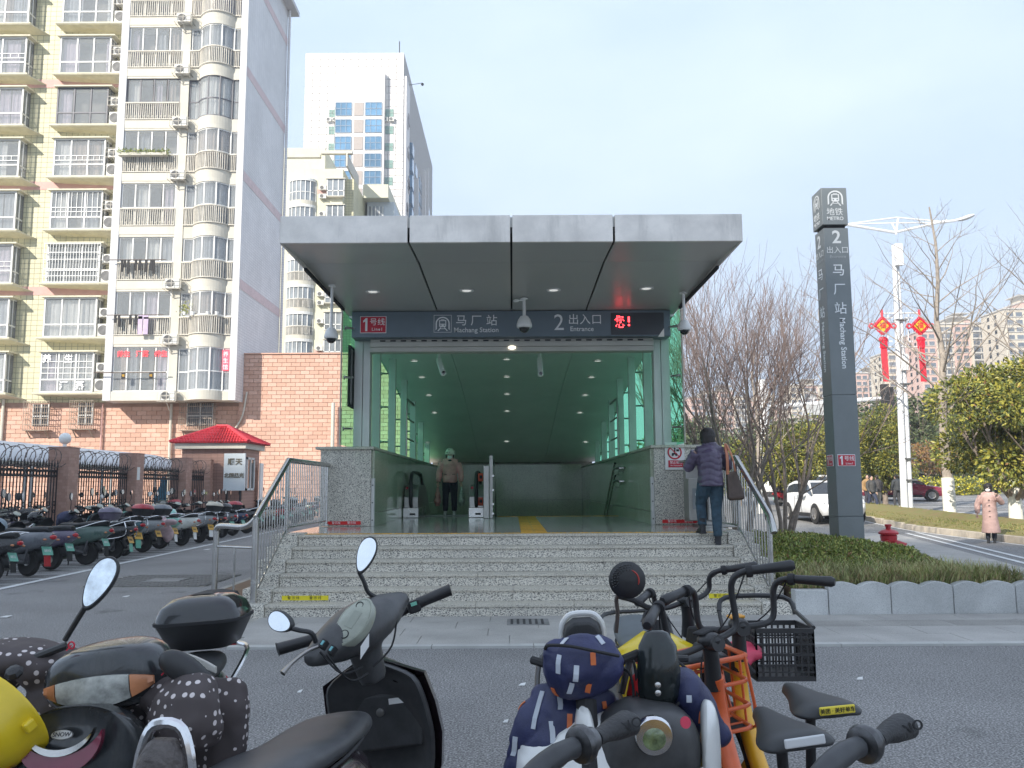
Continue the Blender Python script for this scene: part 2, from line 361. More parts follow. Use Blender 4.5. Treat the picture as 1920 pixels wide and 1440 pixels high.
MORT=mat('mortar',(.42,.27,.21),.9,var=.1)
SKIN=mat('skin',(.55,.36,.27),.55,var=.06)
HAIR=mat('dark_hair',(.018,.013,.012),.55,var=.3,vs=20)
SOIL=mat('soil',(.13,.085,.05),.95,var=.3,bump=.5)
GRAS=mat('verge_grass',(.18,.19,.05),.95,vs=3,col2=(.24,.17,.07),bump=.8,bs=30)
LMARK=mat('road_paint',(.70,.71,.70),.7,var=.12,vs=5)
CHR=mat('chrome',(.75,.75,.76),.12,1,var=.05)
MIR=mat('mirror_glass',(.82,.86,.9),.03,1,var=.06,vs=8)
LAMPW=mat('lamp_white',(.8,.8,.78),.3,var=.03)
# ================================================================= METRO ENTRANCE
def piece_box(w,d,h,mt,bev=.004,name='piece'):
    me=MB().box(-w/2,w/2,-d/2,d/2,-h/2,h/2)
    return mesh(me,mt,name)
# ---- granite steps: every tread slab and riser slab is a piece
st=thing('granite_stairs',None,None,(0,11.3,0),kind='structure')
YB=10.55; TR=.31; HS=[.145]+[.151]*5
ztop=0
core=MB()
zz=0
for i in range(6):
    z0=zz; zz+=HS[i]; y0=YB+i*TR
    core.box(-3.33,3.33,y0+.045,12.7,z0-.02 if i else -.3,zz-.045)
    js=[-3.0]+sorted([-3.0+((k+(.5 if i%2 else .12))*1.2) for k in range(5) if k+(.5 if i%2 else .12)<5])+[3.0]
    for k in range(len(js)-1):
        a,b=js[k]+.002,js[k+1]-.002
        if b-a<.06: continue
        yb=y0+TR-.002 if i<5 else y0+TR+.05
        obj('tread_slab',MB().box(a,b,y0-.012,yb+.03,zz-.032,zz+R.uniform(-.0008,.0008)),GRANT,st,bevel=.003,seg=1)
        obj('riser_slab',MB().box(a,b,y0+.012,y0+.04,z0+.002,zz-.034),GRAN,st)
    for s in (-1,1):                                     # stepped side plinths
        x0,x1=s*3.0,s*3.36
        obj('plinth_block',MB().box(x0+s*.003,x1,y0-.03,y0+TR+.25,z0+.002 if i else -.1,zz+.012),GRAN,st,bevel=.004,seg=1)
obj('stair_core',core,CONC,st)
tag(st,None,None,None,'structure')
ZL=.9
# warning tapes stuck on the fifth riser
for (x0,x1) in ((-2.88,-2.30),(2.44,3.02-.05)):
    y=YB+TR
    tp=tag(obj('warning_tape',MB().box(x0,x1,y+.006,y+.0115,.165,.222),YEL,None),'yellow warning tape with black lettering on the %s end of the second lowest stair riser'%('left' if x0<0 else 'right'),'tape','yellow tapes on the stairs')
    for q in (.25,.72): text('警 示 线',.042,BLKM,tp,(x0+(x1-x0)*q,y+.005,.193),ext=.0005)
# ---- landing floor with tiles
fl=obj('landing_floor',MB().box(-3.36,3.36,12.42,19.72,.55,.885).box(-2.42,-.45,19.72,20.95,.55,.885),GRANF); tag(fl,kind='structure')
k=0
for j,yy in enumerate([12.42,13.0,13.6,14.2,14.8,15.5,16.2,16.9,17.6,18.3,19.0]):
    y1=[13.0,13.6,14.2,14.8,15.5,16.2,16.9,17.6,18.3,19.0,19.71][j]
    wd=3.34 if yy<14.7 else 2.41
    n=6 if wd>3 else 4
    for i in range(n):
        a=-wd+2*wd*i/n; b=-wd+2*wd*(i+1)/n
        obj('floor_tile',MB().box(a+.002,b-.002,yy+.002,y1-.002,.886,.9),GRANF,fl)
# tactile strips: ribbed, raised
def tact(name,x0,x1,y0,y1,lab,ribs='x'):
    t=thing(name,lab,'tactile strip',((x0+x1)/2,(y0+y1)/2,.9))
    if ribs=='line':
        n=int((x1-x0)/.3)
        for i in range(n):
            a=x0+(x1-x0)*i/n;b=x0+(x1-x0)*(i+1)/n
            m=MB().box(a+.003,b-.003,y0,y1,.9005,.9035)
            k=int((b-a)/.055)
            for q in range(k): 
                xx=a+.03+q*.055
                m.add([(xx,y0+.01,.9035),(xx+.03,y0+.01,.9035),(xx+.045,y1-.01,.9035),(xx+.015,y1-.01,.9035),(xx,y0+.01,.909),(xx+.03,y0+.01,.909),(xx+.045,y1-.01,.909),(xx+.015,y1-.01,.909)],[(0,1,2,3),(4,5,6,7),(0,1,5,4),(1,2,6,5),(2,3,7,6),(3,0,4,7)])
            obj('tactile_tile',m,YTAC,t)
    else:
        n=max(1,int(round((y1-y0)/.3)))
        for i in range(n):
            a=y0+(y1-y0)*i/n;b=y0+(y1-y0)*(i+1)/n
            for (xa,xb) in ((x0,(x0+x1)/2-.003),((x0+x1)/2+.003,x1)):
                m=MB().box(xa,xb,a+.003,b-.003,.9005,.9035)
                for q in range(3):
                    xx=xa+.03+q*(xb-xa-.04)/3; m.box(xx,xx+.03,a+.03,b-.03,.9035,.909)
                obj('tactile_tile',m,YTAC,t)
    return t
tact('tactile_strip',-2.95,2.95,12.24,12.36,'yellow ribbed tactile strip running along the top edge of the stairs','line')
tact('tactile_strip',-.36,2.40,19.45,19.58,'yellow ribbed tactile strip inside, along the head of the stairs going down','line')
tact('tactile_path',.12,.50,12.38,19.4,'yellow tactile path of ribbed tiles running straight into the entrance','p')
# ---- the entrance building
ent=thing('metro_entrance','metro station entrance with wide grey metal canopy, green glass sides and dark sign band','metro entrance',(0,14.9,.9))
PT=2.27
for s in (-1,1):
    nm='left' if s<0 else 'right'
    p=obj('granite_pillar',MB().box(s*2.46,s*3.34,14.9,15.5,.9,PT-.05),GRAN,ent,bevel=.006)
    obj('capping',MB().box(s*2.40,s*3.42,14.84,15.6,PT-.05,PT),GRANT,p,bevel=.006)
    obj('corner_trim',MB().box(s*2.40,s*2.457,14.93,15.02,.9,1.72),ALU,p)
    b=MB()
    for z in (1.0,1.3,1.6): b.cyl((s*2.43,14.93,z),(s*2.43,14.925,z),.012,n=8)
    obj('bolt',b,BLKM,p)
    # parapet running back over the stairwell, faced in polished slabs inside
    w_=obj('parapet_wall',MB().box(s*2.46,s*3.1,15.5,30.2,-.2,PT-.05),GRAN,ent)
    obj('capping',MB().box(s*2.40,s*3.16,15.6,30.2,PT-.05,PT-.005),GRANT,w_)
    yy=15.02
    while yy<30:
        y2=min(30.0,yy+1.55)
        for (za,zb) in ((-5,-1.2),(-1.19,.02),(.03,1.12),(1.13,2.215)):
            obj('wall_slab',MB().box(s*2.42,s*2.46,yy+.003,y2-.003,za,zb-.003),WALLP,w_)
        yy=y2
    obj('well_wall',MB().box(s*2.46,s*2.8,15.5,30.2,-5.2,-.2),CONC,ent)
    obj('jamb_column',MB().box(s*2.50,s*2.625,14.9,15.15,PT+.001,4.28).box(s*2.632,s*2.78,14.9,15.15,PT+.001,4.28),ALU,ent,bevel=.006)
ew=obj('end_wall',MB().box(-2.8,2.8,30.06,30.3,-5.2,2.7),CONC,ent)
for i in range(4):
    for (za,zb) in ((-5,-1.2),(-1.19,.02),(.03,1.12),(1.13,2.36)):
        a=-2.42+i*1.21; obj('wall_slab',MB().box(a+.003,a+1.207,30.02,30.06,za,zb),WALLP,ew)
# canopy
LIPY=10.4; zl=4.60; zt=4.95
can=pthing('canopy',ent)
xs=[-2.9,-1.29,0,1.29,2.88]
ZS0=4.60; ZC=4.66; ZB=4.585
for i in range(4):
    a,b=xs[i],xs[i+1]; g=.014; a2=a+(g if i else 0); b2=b-(g if i<3 else 0)
    obj('fascia_panel',MB().box(a2,b2,LIPY,LIPY+.05,zl,zt+.0),FASC,can,bevel=.006)
    obj('soffit_panel',MB().add([(a2,LIPY+.052,zl+.004),(b2,LIPY+.052,zl+.004),(b2,11.6,ZC),(a2,11.6,ZC),(a2,LIPY+.052,zl+.034),(b2,LIPY+.052,zl+.034),(b2,11.6,ZC+.03),(a2,11.6,ZC+.03)],[(0,1,2,3),(4,5,6,7),(0,1,5,4),(1,2,6,5),(2,3,7,6),(3,0,4,7)]),SOFF,can)
    sg=.05*(i-1.5)
    obj('soffit_panel',MB().add([(a2,11.606,ZC),(b2,11.606,ZC),(b2,14.9,ZB),(a2,14.9,ZB),(a2,11.606,ZC+.03),(b2,11.606,ZC+.03),(b2,14.9,ZB+.03),(a2,14.9,ZB+.03)],[(0,1,2,3),(4,5,6,7),(0,1,5,4),(1,2,6,5),(2,3,7,6),(3,0,4,7)]),SOFF,can)
obj('seam_backing',MB().box(-2.88,2.86,LIPY+.03,15,4.72,4.80),BLKM,can)
obj('roof_deck',MB().box(-2.9,2.88,LIPY+.052,16.5,4.80,4.94).box(-2.9,2.88,LIPY+.10,16.5,4.94,4.955),ALU,can)
for s in (-1,1):
    x=2.88*s
    obj('edge_panel',MB().box(x,x+s*.025,LIPY+.01,14.3,4.60,4.95),FASC,can)
    obj('drip_edge',MB().box(x-s*.03,x+s*.012,11.6,14.32,4.56,4.598),BLKM,can)
DLG=mat('downlight_glow',(.8,.8,.78),.3,em=(1,1,.95,.14))
def downlight(x,y,z,par,em=0,sl=0):
    m=MB().lathe([(.115,0),(.115,-.012),(.085,-.014),(.08,.0)],(x,y,z),n=20)
    o=obj('downlight',m,LAMPW,par,smooth=True)
    q=MB().ell((x-.0,y,z-.004),(.075,.075,.012),14,6); obj('reflector',q,DLG,o,smooth=True)
for px,py in ((699,546),(875,544),(1038,543),(1212,540)):
    p=at(px,py,12.9); y=(LIPY+12.9)/2
    # find the soffit point under this pixel
    for _ in range(12):
        zc=ZC+(ZB-ZC)*(y-11.6)/3.3; p=gz(px,py,zc); y=p.y
    downlight(p.x,p.y,zc-.002,can)
# sign band
sg=obj('sign_board',MB().box(-2.76,2.74,14.50,14.88,4.13,4.582),SIGN,ent,bevel=.005)
SY=14.497
def S_(px,py): 
    q=at(px,py,SY); return q
def badge(x,z,h,par,y=SY):
    w_=h*1.55
    b=obj('line_badge',MB().box(x-w_/2-.006,x+w_/2+.006,y-.012,y,z-h/2-.006,z+h/2+.006),LET,par,bevel=.004)
    obj('badge_face',MB().box(x-w_/2+.005,x+w_/2-.005,y-.016,y-.0125,z-h/2+.005,z+h/2-.005),RED,b)
    xo=x-w_*.31; obj('numeral_one',MB().extr([(xo+dx*h,y-.0165,z+dz*h) for dx,dz in ((.0,-.40),(.13,-.40),(.13,.40),(.03,.40),(-.13,.24),(-.13,.12),(0,.20))],(0,-.0015,0)),LET,b)
    text('号线',h*.47,LET,b,(x+w_*.16,y-.017,z+h*.14),bold=.004,ext=.0008)
    text('Line1',h*.25,LET,b,(x+w_*.16,y-.017,z-h*.29),bold=.015,ext=.0008,spacing=1.25)
q=S_(700,609); badge(q.x,q.z,.285,sg)
def metro_logo(c,h,par,mt,u=Vector((1,0,0)),nrm=Vector((0,-1,0)),frame=True):
    """the train-in-tunnel emblem as thin relief; u = reading direction, nrm = outward"""
    v=Vector((0,0,1)); e=pthing('metro_emblem',par) if False else None
    m=MB()
    def P(a,b,d=.0): return Vector(c)+u*a*h+v*b*h+nrm*d
    def poly(pts,d0=.0005,d1=.004): m.extr([P(a,b,d0) for a,b in pts],nrm*(d1-d0))
    def bar(a,b,w):
        a=Vector(a);b=Vector(b);d=(b-a).normalized();n=Vector((-d.y,d.x))*w/2
        poly([a+n,b+n,b-n,a-n])
    if frame:
        for a,b in (((-.5,.49),(.5,.49)),((-.5,-.49),(.5,-.49)),((-.49,-.5),(-.49,.5)),((.49,-.5),(.49,.5))): bar(a,b,.022)
    N=14; ro,ri=.40,.325
    arc=[(-ro*math.cos(math.pi*i/N),.02+ro*.95*math.sin(math.pi*i/N)) for i in range(N+1)]; arci=[(-ri*math.cos(math.pi*i/N),.02+ri*.95*math.sin(math.pi*i/N)) for i in range(N+1)]
    for i in range(N): poly([arc[i],arc[i+1],arci[i+1],arci[i]])
    poly([(-ro,.02),(-ri,.02),(-ri,-.30),(-ro,-.38)]); poly([(ro,.02),(ri,.02),(ri,-.30),(ro,-.38)])
    # train front: body frame with window hole
    poly([(-.20,.20),(.20,.20),(.20,.155),(-.20,.155)]); poly([(-.20,.155),(-.15,.155),(-.15,.0),(-.20,.0)]); poly([(.15,.155),(.20,.155),(.20,0),(.15,0)])
    poly([(-.20,.0),(.20,.0),(.20,-.15),(.13,-.20),(-.13,-.20),(-.20,-.15)]); poly([(-.10,.25),(.10,.25),(.10,.22),(-.10,.22)])
    bar((-.10,-.22),(-.27,-.42),.055); bar((.10,-.22),(.27,-.42),.055); bar((-.16,-.29),(.16,-.29),.035)
    o=obj('metro_emblem',m,mt,par)
    m2=MB()
    for a in (-.10,.10):
        m2.lathe([(h*.038,0),(h*.038,.0015)],P(a,-.085,.0042),nrm,n=10)
    obj('headlamp_dot',m2,SIGN,o)
    return o
q=S_(830,607); metro_logo((q.x,SY,q.z),.305,sg,LET)
for ch,px in (('马',865),('厂',893),('站',922)):
    q=S_(px,602); text(ch,.20,LET,sg,(q.x,SY-.003,q.z),bold=.003)
q=S_(893,619); text('Machang Station',.118,LET,sg,(q.x,SY-.003,q.z),bold=.008)
q=S_(1048,606); text('2',.40,LET,sg,(q.x,SY-.003,q.z),bold=-.0,sx=.95)
q=S_(1097,600); text('出入口',.195,LET,sg,(q.x,SY-.003,q.z),bold=.002,spacing=1.05)
q=S_(1091,617); text('Entrance',.115,LET,sg,(q.x,SY-.003,q.z),bold=.008)
# led panel
q0=S_(1146,628); q1=S_(1244,584)
led=obj('led_panel',MB().box(q0.x,q1.x,SY-.006,SY,q0.z,q1.z-.02),mat('led_screen',(.05,.055,.065),.3,var=.05),sg)
LEDM=mat('led_red',(.8,.03,.03),.4,em=(1,.04,.05,2.2))
GL=["..#.#......","..#.#####.","..#.#...#.",".##...#...","#.#.#.#.#.","..#.#.#..#","..#...#...",".....##...","..........","..#.#...#.",".#..#....#",".#..#...#.","....#####."]
m=MB(); px=.0165; q=S_(1162,604)
for r,row in enumerate(GL):
    for c_,ch in enumerate(row):
        if ch=='#': m.box(q.x-.085+c_*px,q.x-.085+c_*px+.0135,SY-.011,SY-.0065,q.z+.10-r*px,q.z+.10-r*px+.0135)
for r in (0,1,2,3,4,5,8,9):
    for c_ in (11,12): m.box(q.x-.04+c_*px,q.x-.04+c_*px+.0135,SY-.011,SY-.0065,q.z+.08-r*px,q.z+.08-r*px+.0135)
obj('led_dots',m,LEDM,led)
q=S_(1243,625); obj('corner_tab',MB().extr([(q.x+.02,SY-.008,q.z-.06),(q.x+.02,SY-.008,q.z+.09),(q.x-.09,SY-.008,q.z-.06)],(0,.005,0)),FASC,sg)
# roller shutter box
sh=obj('roller_shutter',MB().box(-2.47,2.47,14.70,14.95,4.075,4.128).box(-2.47,2.47,14.66,14.95,3.99,4.070).box(-2.47,2.47,14.68,14.95,3.905,3.985),mat('shutter_beige',(.50,.49,.44),.5,var=.05),ent,bevel=.004)
m=MB()
for i in range(26):
    x=-2.30+i*.18; m.box(x,x+.095,14.693,14.70,4.088,4.112)
obj('vent_slots',m,BLKM,sh)
q=at(960,652,14.65); obj('sensor_lamp',MB().ell((q.x,14.655,3.965),(.07,.03,.035),14,8),mat('sensor_glow',(.8,.76,.66),.3,em=(1,.92,.75,.5)),sh,smooth=True)
# inner ceiling, folded panels in three columns
CP=[(14.95,4.57),(17,4.50),(18.4,4.36),(20.4,4.15),(22.2,3.85),(24.1,3.44),(26,2.97),(28,2.46),(30.1,2.44)]
def czz(y):
    for (a,za),(b,zb) in zip(CP,CP[1:]):
        if a<=y<=b: return za+(zb-za)*(y-a)/(b-a)
    return CP[-1][1]
ce=pthing('inner_ceiling',ent)
# smooth the fold so it curves
CY=[14.95+i*(30.1-14.95)/30 for i in range(31)]
def czs(y): return sum(czz(min(30.05,max(14.96,y+d))) for d in (-1,-.5,0,.5,1))/5
def cxs(s,y): return s*(1.30-.22*max(0,(y-17)/11)**1.5)
cols=[(lambda y:-2.9,lambda y:cxs(-1,y)-.006),(lambda y:cxs(-1,y)+.006,lambda y:cxs(1,y)-.006),(lambda y:cxs(1,y)+.006,lambda y:2.88)]
for fa,fb in cols:
    m=MB(); rr=[[(fa(y),y,czs(y)),(fb(y),y,czs(y)),(fb(y),y,czs(y)+.04),(fa(y),y,czs(y)+.04)] for y in CY]
    m.loft(rr); obj('ceiling_panel',m,CEIL,ce,smooth=True,ang=30)
m=MB(); m.loft([[(-2.9,y,czs(y)+.05),(2.88,y,czs(y)+.05),(2.88,y,czs(y)+.12),(-2.9,y,czs(y)+.12)] for y in CY]); obj('ceiling_backing',m,BLKM,ce)
for i,(py,pc) in enumerate(((676,673),(707,706),(741,739),(774,771),(806,803))):
    for px in ((777,791,804,815,824)[i],950+i*.3,(1121,1109,1097,1087,1078)[i]):
        y=22.
        for _ in range(25):
            p=gz(px,pc if 900<px<1000 else py,czs(y)); y=.5*y+.5*max(15,min(29,p.y))
        downlight(p.x,y,czs(y)-.003,ce)
# columns on the parapet
for s in (-1,1):
    for i,yy in enumerate((16.25,18.4,20.4,22.3,24.2,26.1)):
        obj('column',MB().box(s*2.53,s*2.68,yy,yy+.12,PT-.005,czs(yy)+.02),ALU,ent,bevel=.004)
    # green glass panes, point fixed
    yy=14.30
    ys=[14.30,16.30,18.45,20.45,22.35,24.25,26.15,28.1]
    for k in range(7):
        a,b=ys[k]+.01,ys[k+1]-.01; x=s*2.86
        def zt_(y): return 4.57 if y<15 else czs(y)-.01
        g=obj('glass_pane',MB().add([(x,a,PT),(x,b,PT),(x,b,zt_(b)),(x,(a+b)/2,zt_((a+b)/2)),(x,a,zt_(a)),(x+s*.014,a,PT),(x+s*.014,b,PT),(x+s*.014,b,zt_(b)),(x+s*.014,(a+b)/2,zt_((a+b)/2)),(x+s*.014,a,zt_(a))],[(0,1,2,3,4),(5,6,7,8,9),(0,1,6,5),(1,2,7,6),(2,3,8,7),(3,4,9,8),(4,0,5,9)]),GG,ent)
        f=MB()
        for z in (PT+.28,(PT+zt_(a))/2,zt_(a)-.3):
            f.cyl((x-s*.16,a+.08,z),(x,a+.08,z),.018,n=8); f.cyl((x-s*.012,a+.08,z),(x,a+.08,z),.04,n=10); f.cyl((x-s*.16,a+.1,z),(x-s*.05,a-.08,z),.010,n=6)
        obj('spider_fitting',f,STEELD,g,smooth=True)
    m=MB().box(s*2.885,s*2.90,14.28,14.34,PT,4.58); obj('edge_trim',m,CREAM,ent)
# framed notice behind the left glass, portal frame of pipes inside each side
tag(obj('notice_case',MB().box(-2.84,-2.80,14.62,15.2,2.95,4.02).box(-2.80,-2.795,14.66,15.16,3.0,3.97,1),[BLKM,mat('dark_screen',(.05,.06,.06),.2)],None,bevel=.003),'dark framed notice case fixed behind the green glass left of the doorway','notice case')
for s in (-1,1):
    rl=thing('ladder_frame','steel pipe ladder frame standing on the %s parapet inside the entrance'%('left' if s<0 else 'right'),'ladder frame',(s*2.45,20,PT),'pipe frames inside the entrance')
    x=s*2.50
    obj('pipe_frame',MB().tube(cr([(x-s*0.15,18.9,PT),(x-s*.15,18.9,3.3),(x-s*.15,18.95,3.48),(x-s*.15,19.1,3.52),(x-s*.15,20.3,3.52)],4),.028,8),STEELD,rl,smooth=True)
    for z in (2.65,3.1): obj('rung',MB().cyl((x-s*.15,18.9,z),(x-s*.15,20.3,z),.02,n=8),STEELD,rl,smooth=True)
# stairs going down inside, and the pit floor
sd=thing('inner_stairs',None,None,(1,19.8,.9),kind='structure')
for i in range(26):
    obj('stair_tread',MB().box(-.40,2.41,19.72+i*.3,20.03+i*.3,.9-(i+1)*.155-.12,.9-(i+1)*.155),GRANT,sd)
tag(obj('pit_floor',MB().box(-2.46,2.46,27.4,30.1,-3.4,-3.25),GRANF),kind='structure')
# red tapes at the pillar feet
for x0,x1 in ((-3.2,-2.62),(2.58,3.2)):
    tp=tag(obj('warning_tape',MB().box(x0,x1,14.885,14.892,.925,.985),REDT,None),'red warning tape with white lettering along the foot of the %s pillar'%('left' if x0<0 else 'right'),'tape','red tapes on the pillars')
    for q in (.27,.73): text('警示线',.05,LET,tp,(x0+(x1-x0)*q,14.884,.955),ext=.0005)
# prohibition sign on right pillar
q=at(1265,855,14.88)
ps=thing('prohibition_sign','white sign with red ringed no vehicles symbol on the right granite pillar','sign',(q.x,14.88,q.z))
obj('sign_plate',MB().box(q.x-.17,q.x+.17,14.872,14.885,q.z-.24,q.z+.24),WHT,ps,bevel=.003)
zc=q.z+.065
obj('red_ring',MB().torus((q.x,14.870,zc),.112,.014,(0,1,0),28,6),RED,ps,smooth=True)
m=MB().beam((q.x-.08,14.868,zc+.08),(q.x+.08,14.868,zc-.08),.016,.006,up=(0,1,0)); obj('red_slash',m,RED,ps)
m=MB().box(q.x-.012,q.x+.012,14.866,14.871,zc-.01,zc+.05).ell((q.x+.0,14.868,zc+.065),(.014,.003,.014),10,6).box(q.x-.05,q.x+.04,14.866,14.871,zc-.04,zc-.012)
for a in (-.035,.025): m.lathe([(.018,0),(.018,.004)],(q.x+a,14.867,zc-.048),(0,-1,0),n=12)
m.box(q.x+.03,q.x+.075,14.866,14.871,zc+.015,zc+.05)
obj('pictogram',m,BLKM,ps)
pl=obj('caption_plate',MB().box(q.x-.115,q.x+.155,14.866,14.8715,q.z-.195,q.z-.075),RED,ps)
text('禁止骑行',.055,LET,pl,(q.x+.02,14.865,q.z-.115),ext=.0005); text('No Motorcycle',.032,LET,pl,(q.x+.02,14.865,q.z-.165),ext=.0005)
# ---- escalator between the left wall and the divider
es=thing('escalator','stainless escalator with black handrails inside the entrance, beside the left wall','escalator',(-1.4,19,.9))
for xc,nm in ((-2.24,'left'),(-.80,'right')):
    bl=pthing('balustrade',es)
    def yz(pts): return [(0,)+p for p in pts]
    # deck / skirting in brushed steel with a rounded front
    prof=[]
    for i in range(9): a=math.pi/2+math.pi*i/8; prof.append((19.35+.36*math.cos(a),1.36+.36*math.sin(a)))
    low=[(19.0,.9),(20.4,.9),(21.0,.8),(27.4,-2.9),(27.4,-3.2+.9),(21.0,1.35),(20.6,1.5),(19.35,1.72)]
    m=MB().extr([(xc-.15,y,z) for y,z in [(19.02,1.12)]+[(19.02+.0,1.2)]+prof[::-1][0:0]+[(19.0,1.2),(19.0,1.35),(19.08,1.52),(19.3,1.62),(20.6,1.62),(21.1,1.40),(27.4,-2.3),(27.4,-3.2),(21.1,.62),(20.5,1.12)]],(.30,0,0))
    obj('newel_deck',m,STEELD,bl)
    obj('skirt_box',MB().box(xc-.17,xc+.17,18.92,20.5,.9,1.12),STEEL,bl,bevel=.01)
    obj('indicator',MB().box(xc-.02,xc+.10,18.915,18.92,.96,1.0),BLKM,bl)
    hp=[(19.05,1.14),(18.93,1.24),(18.90,1.5),(19.0,1.76),(19.25,1.88),(20.2,1.9),(20.9,1.82),(21.5,1.52),(27.3,-1.9)]
    obj('handrail',MB().tube(cr([(xc,y,z) for y,z in hp],5),.042,8),BLK,bl,smooth=True)
    obj('glass_panel',MB().extr([(xc-.006,y,z) for y,z in [(19.05,1.62),(19.0,1.75),(19.25,1.86),(20.2,1.88),(20.9,1.80),(21.5,1.50),(27.3,-1.9),(27.3,-2.3),(21.1,1.4),(20.6,1.62)]],(.012,0,0)),PANE,bl)
    obj('stop_button',MB().cyl((xc-.09,19.0,1.55),(xc-.09,18.985,1.55),.03,n=12),RED,bl)
    if nm=='right':
        for z in (1.78,1.25):
            lb=obj('red_label',MB().box(xc-.01+.05,xc+.15,18.99,18.998,z-.09,z+.09),mat('label_orange',(.75,.08,.02),.5),bl)
            obj('label_mark',MB().box(xc+.07,xc+.13,18.986,18.99,z-.03,z+.04),BLKM,lb)
obj('comb_plate',MB().box(-2.08,-.96,20.0,20.95,.9005,.912),mat('ribbed_metal',(.25,.26,.25),.35,.8),es)
for i in range(22):
    yy=20.96+i*.32; z=.9-max(0,(i-1))*.19
    m=MB().box(-2.07,-.97,yy,yy+.315,z-.2,z-.005)
    obj('escalator_step',m,mat('step_metal',(.10,.10,.10),.4,.7),es)
# barrier plate between escalator and stairs
dv=thing('divider_barrier','tall narrow steel divider post with dark panel between escalator and inner stairs','divider',(-.5,19,.9))
obj('steel_post',MB().box(-.62,-.50,18.3,18.4,.9,2.02).box(-.50,-.42,18.45,18.5,.9,2.24),STEELD,dv,bevel=.008)
obj('dark_panel',MB().box(-.46,-.425,18.52,20.9,.9,2.05),BLKG,dv)
obj('cap_rail',MB().tube([(-.46,18.35,2.2),(-.46,20.8,2.2),(-.46,27,-1.3)],.03,8),STEELD,dv,smooth=True)
b=MB()
for z in (1.0,1.2,1.5,1.8): b.cyl((-.42,18.44,z),(-.42,18.43,z),.025,n=8)
obj('bolt',b,STEEL,dv)
# double handrail on the right wall, going down
hr=thing('wall_handrail','double stainless handrail on the right inner wall, sloping down the stairs','handrail',(2.3,19.5,1.7))
for dz in (0,-.28):
    obj('rail_tube',MB().tube(cr([(2.40,18.3,1.95+dz),(2.30,18.3,1.95+dz)],2)+cr([(2.30,18.45,1.95+dz),(2.30,19.35,1.95+dz),(2.30,19.75,1.80+dz),(2.30,26,-1.35+dz)],3),.025,8),STEEL,hr,smooth=True)
for y,z in ((18.7,1.95),(19.5,1.9),(21,1.17),(22.6,.37)):
    obj('bracket',MB().tube([(2.30,y,z),(2.34,y,z-.07),(2.42,y,z-.07)],.012,6).tube([(2.30,y,z-.28),(2.34,y,z-.35),(2.42,y,z-.35)],.012,6).lathe([(.04,0),(.04,.008)],(2.412,y,z-.07),(-1,0,0),n=12),STEEL,hr,smooth=True)
# ---- stair railings: every bar is a part
def railing(s):
    nm='left' if s<0 else 'right'
    t=thing('stair_railing','stainless steel railing with upright bars along the %s side of the entrance stairs'%nm,'railing',(s*3.2,11.5,.15),'stainless railings beside the stairs')
    X=s*3.19
    y0,y1,y2=10.72,12.2,14.88; zb0,zb1=.16,.93; H=1.02
    def zs(y): return zb0+(zb1-zb0)*(y-y0)/(y1-y0) if y<y1 else zb1
    for y,z in ((y0,zb0),(y1-.03,zb1),(y2-.12,zb1)): 
        p=obj('post',MB().cyl((X,y,z-.01),(X,y,z+H),.027,n=12),STEEL,t,smooth=True)
        obj('foot_flange',MB().lathe([(.055,0),(.055,.012),(.03,.02)],(X,y,z+.0),n=16),STEEL,p,smooth=True)
    top=[(X,y0,zb0+H),(X,y1,zb1+H),(X,y2,zb1+H)]
    if s>0: top=[(X,y0-.17,zb0+H-.20),(X,y0-.10,zb0+H-.10)]+top
    obj('top_rail',MB().tube(top,.04,12),STEEL,t,smooth=True)
    obj('bottom_rail',MB().tube([(X,y0,zb0+.06),(X,y1,zb1+.07),(X,y2-.12,zb1+.07)],.014,8),STEEL,t,smooth=True)
    bar=mesh(MB().cyl((0,0,0),(0,0,H-.09),.0095,n=8),STEEL,'bar',True)
    n1=12
    for i in range(1,n1): 
        y=y0+(y1-y0)*i/n1; inst(bar,'bar',t,(X,y,zs(y)+.06))
    n2=22
    for i in range(1,n2):
        y=y1+(y2-.12-y1)*i/n2; inst(bar,'bar',t,(X,y,zb1+.06))
    return t
rl=railing(-1); railing(1)
# short return at the foot of left railing
A=Vector((-3.19,10.72,0)); B=Vector((-3.90,11.38,0)); m=MB()
obj('top_rail',MB().tube(cr([(A.x,A.y,1.18),(A.x-.1,A.y+.06,1.10),(A.x-.25,A.y+.2,1.07),(B.x+.1,B.y-.1,1.07),(B.x,B.y,1.02),(B.x,B.y,.9)],4),.037,12),STEEL,rl,smooth=True)
obj('post',MB().cyl((B.x,B.y,0),(B.x,B.y,1.0),.037,n=12),STEEL,rl,smooth=True)
obj('post',MB().cyl(((A.x+B.x)/2,(A.y+B.y)/2,.06),((A.x+B.x)/2,(A.y+B.y)/2,.80),.014,n=8),STEEL,rl,smooth=True)
for z in (.80,.08): obj('cross_rail',MB().cyl((A.x,A.y,z+.02),(B.x,B.y,z),.016,n=8),STEEL,rl,smooth=True)
obj('post',MB().cyl((A.x,A.y,.12),(A.x,A.y,1.16),.04,n=12),STEEL,rl,smooth=True)
# ramp edge / rough kerb at the left of the stairs
kb=obj('side_kerb',MB().extr([(-3.37,10.55,0),(-3.37,15.5,0),(-4.4,15.5,0),(-4.35,12.2,0),(-4.1,11.0,0),(-3.9,10.75,0)],(0,0,.09)),CONC,None,bevel=.02); tag(kb,kind='structure')
tag(obj('side_soil',MB().extr([(-3.37,10.9,.09),(-3.37,15.4,.09),(-4.2,15.4,.09),(-4.15,12.2,.09),(-3.85,11.1,.09)],(0,0,.03)),mat('brown_soil',(.20,.13,.08),.95,bump=.8,bs=40),None),kind='structure')
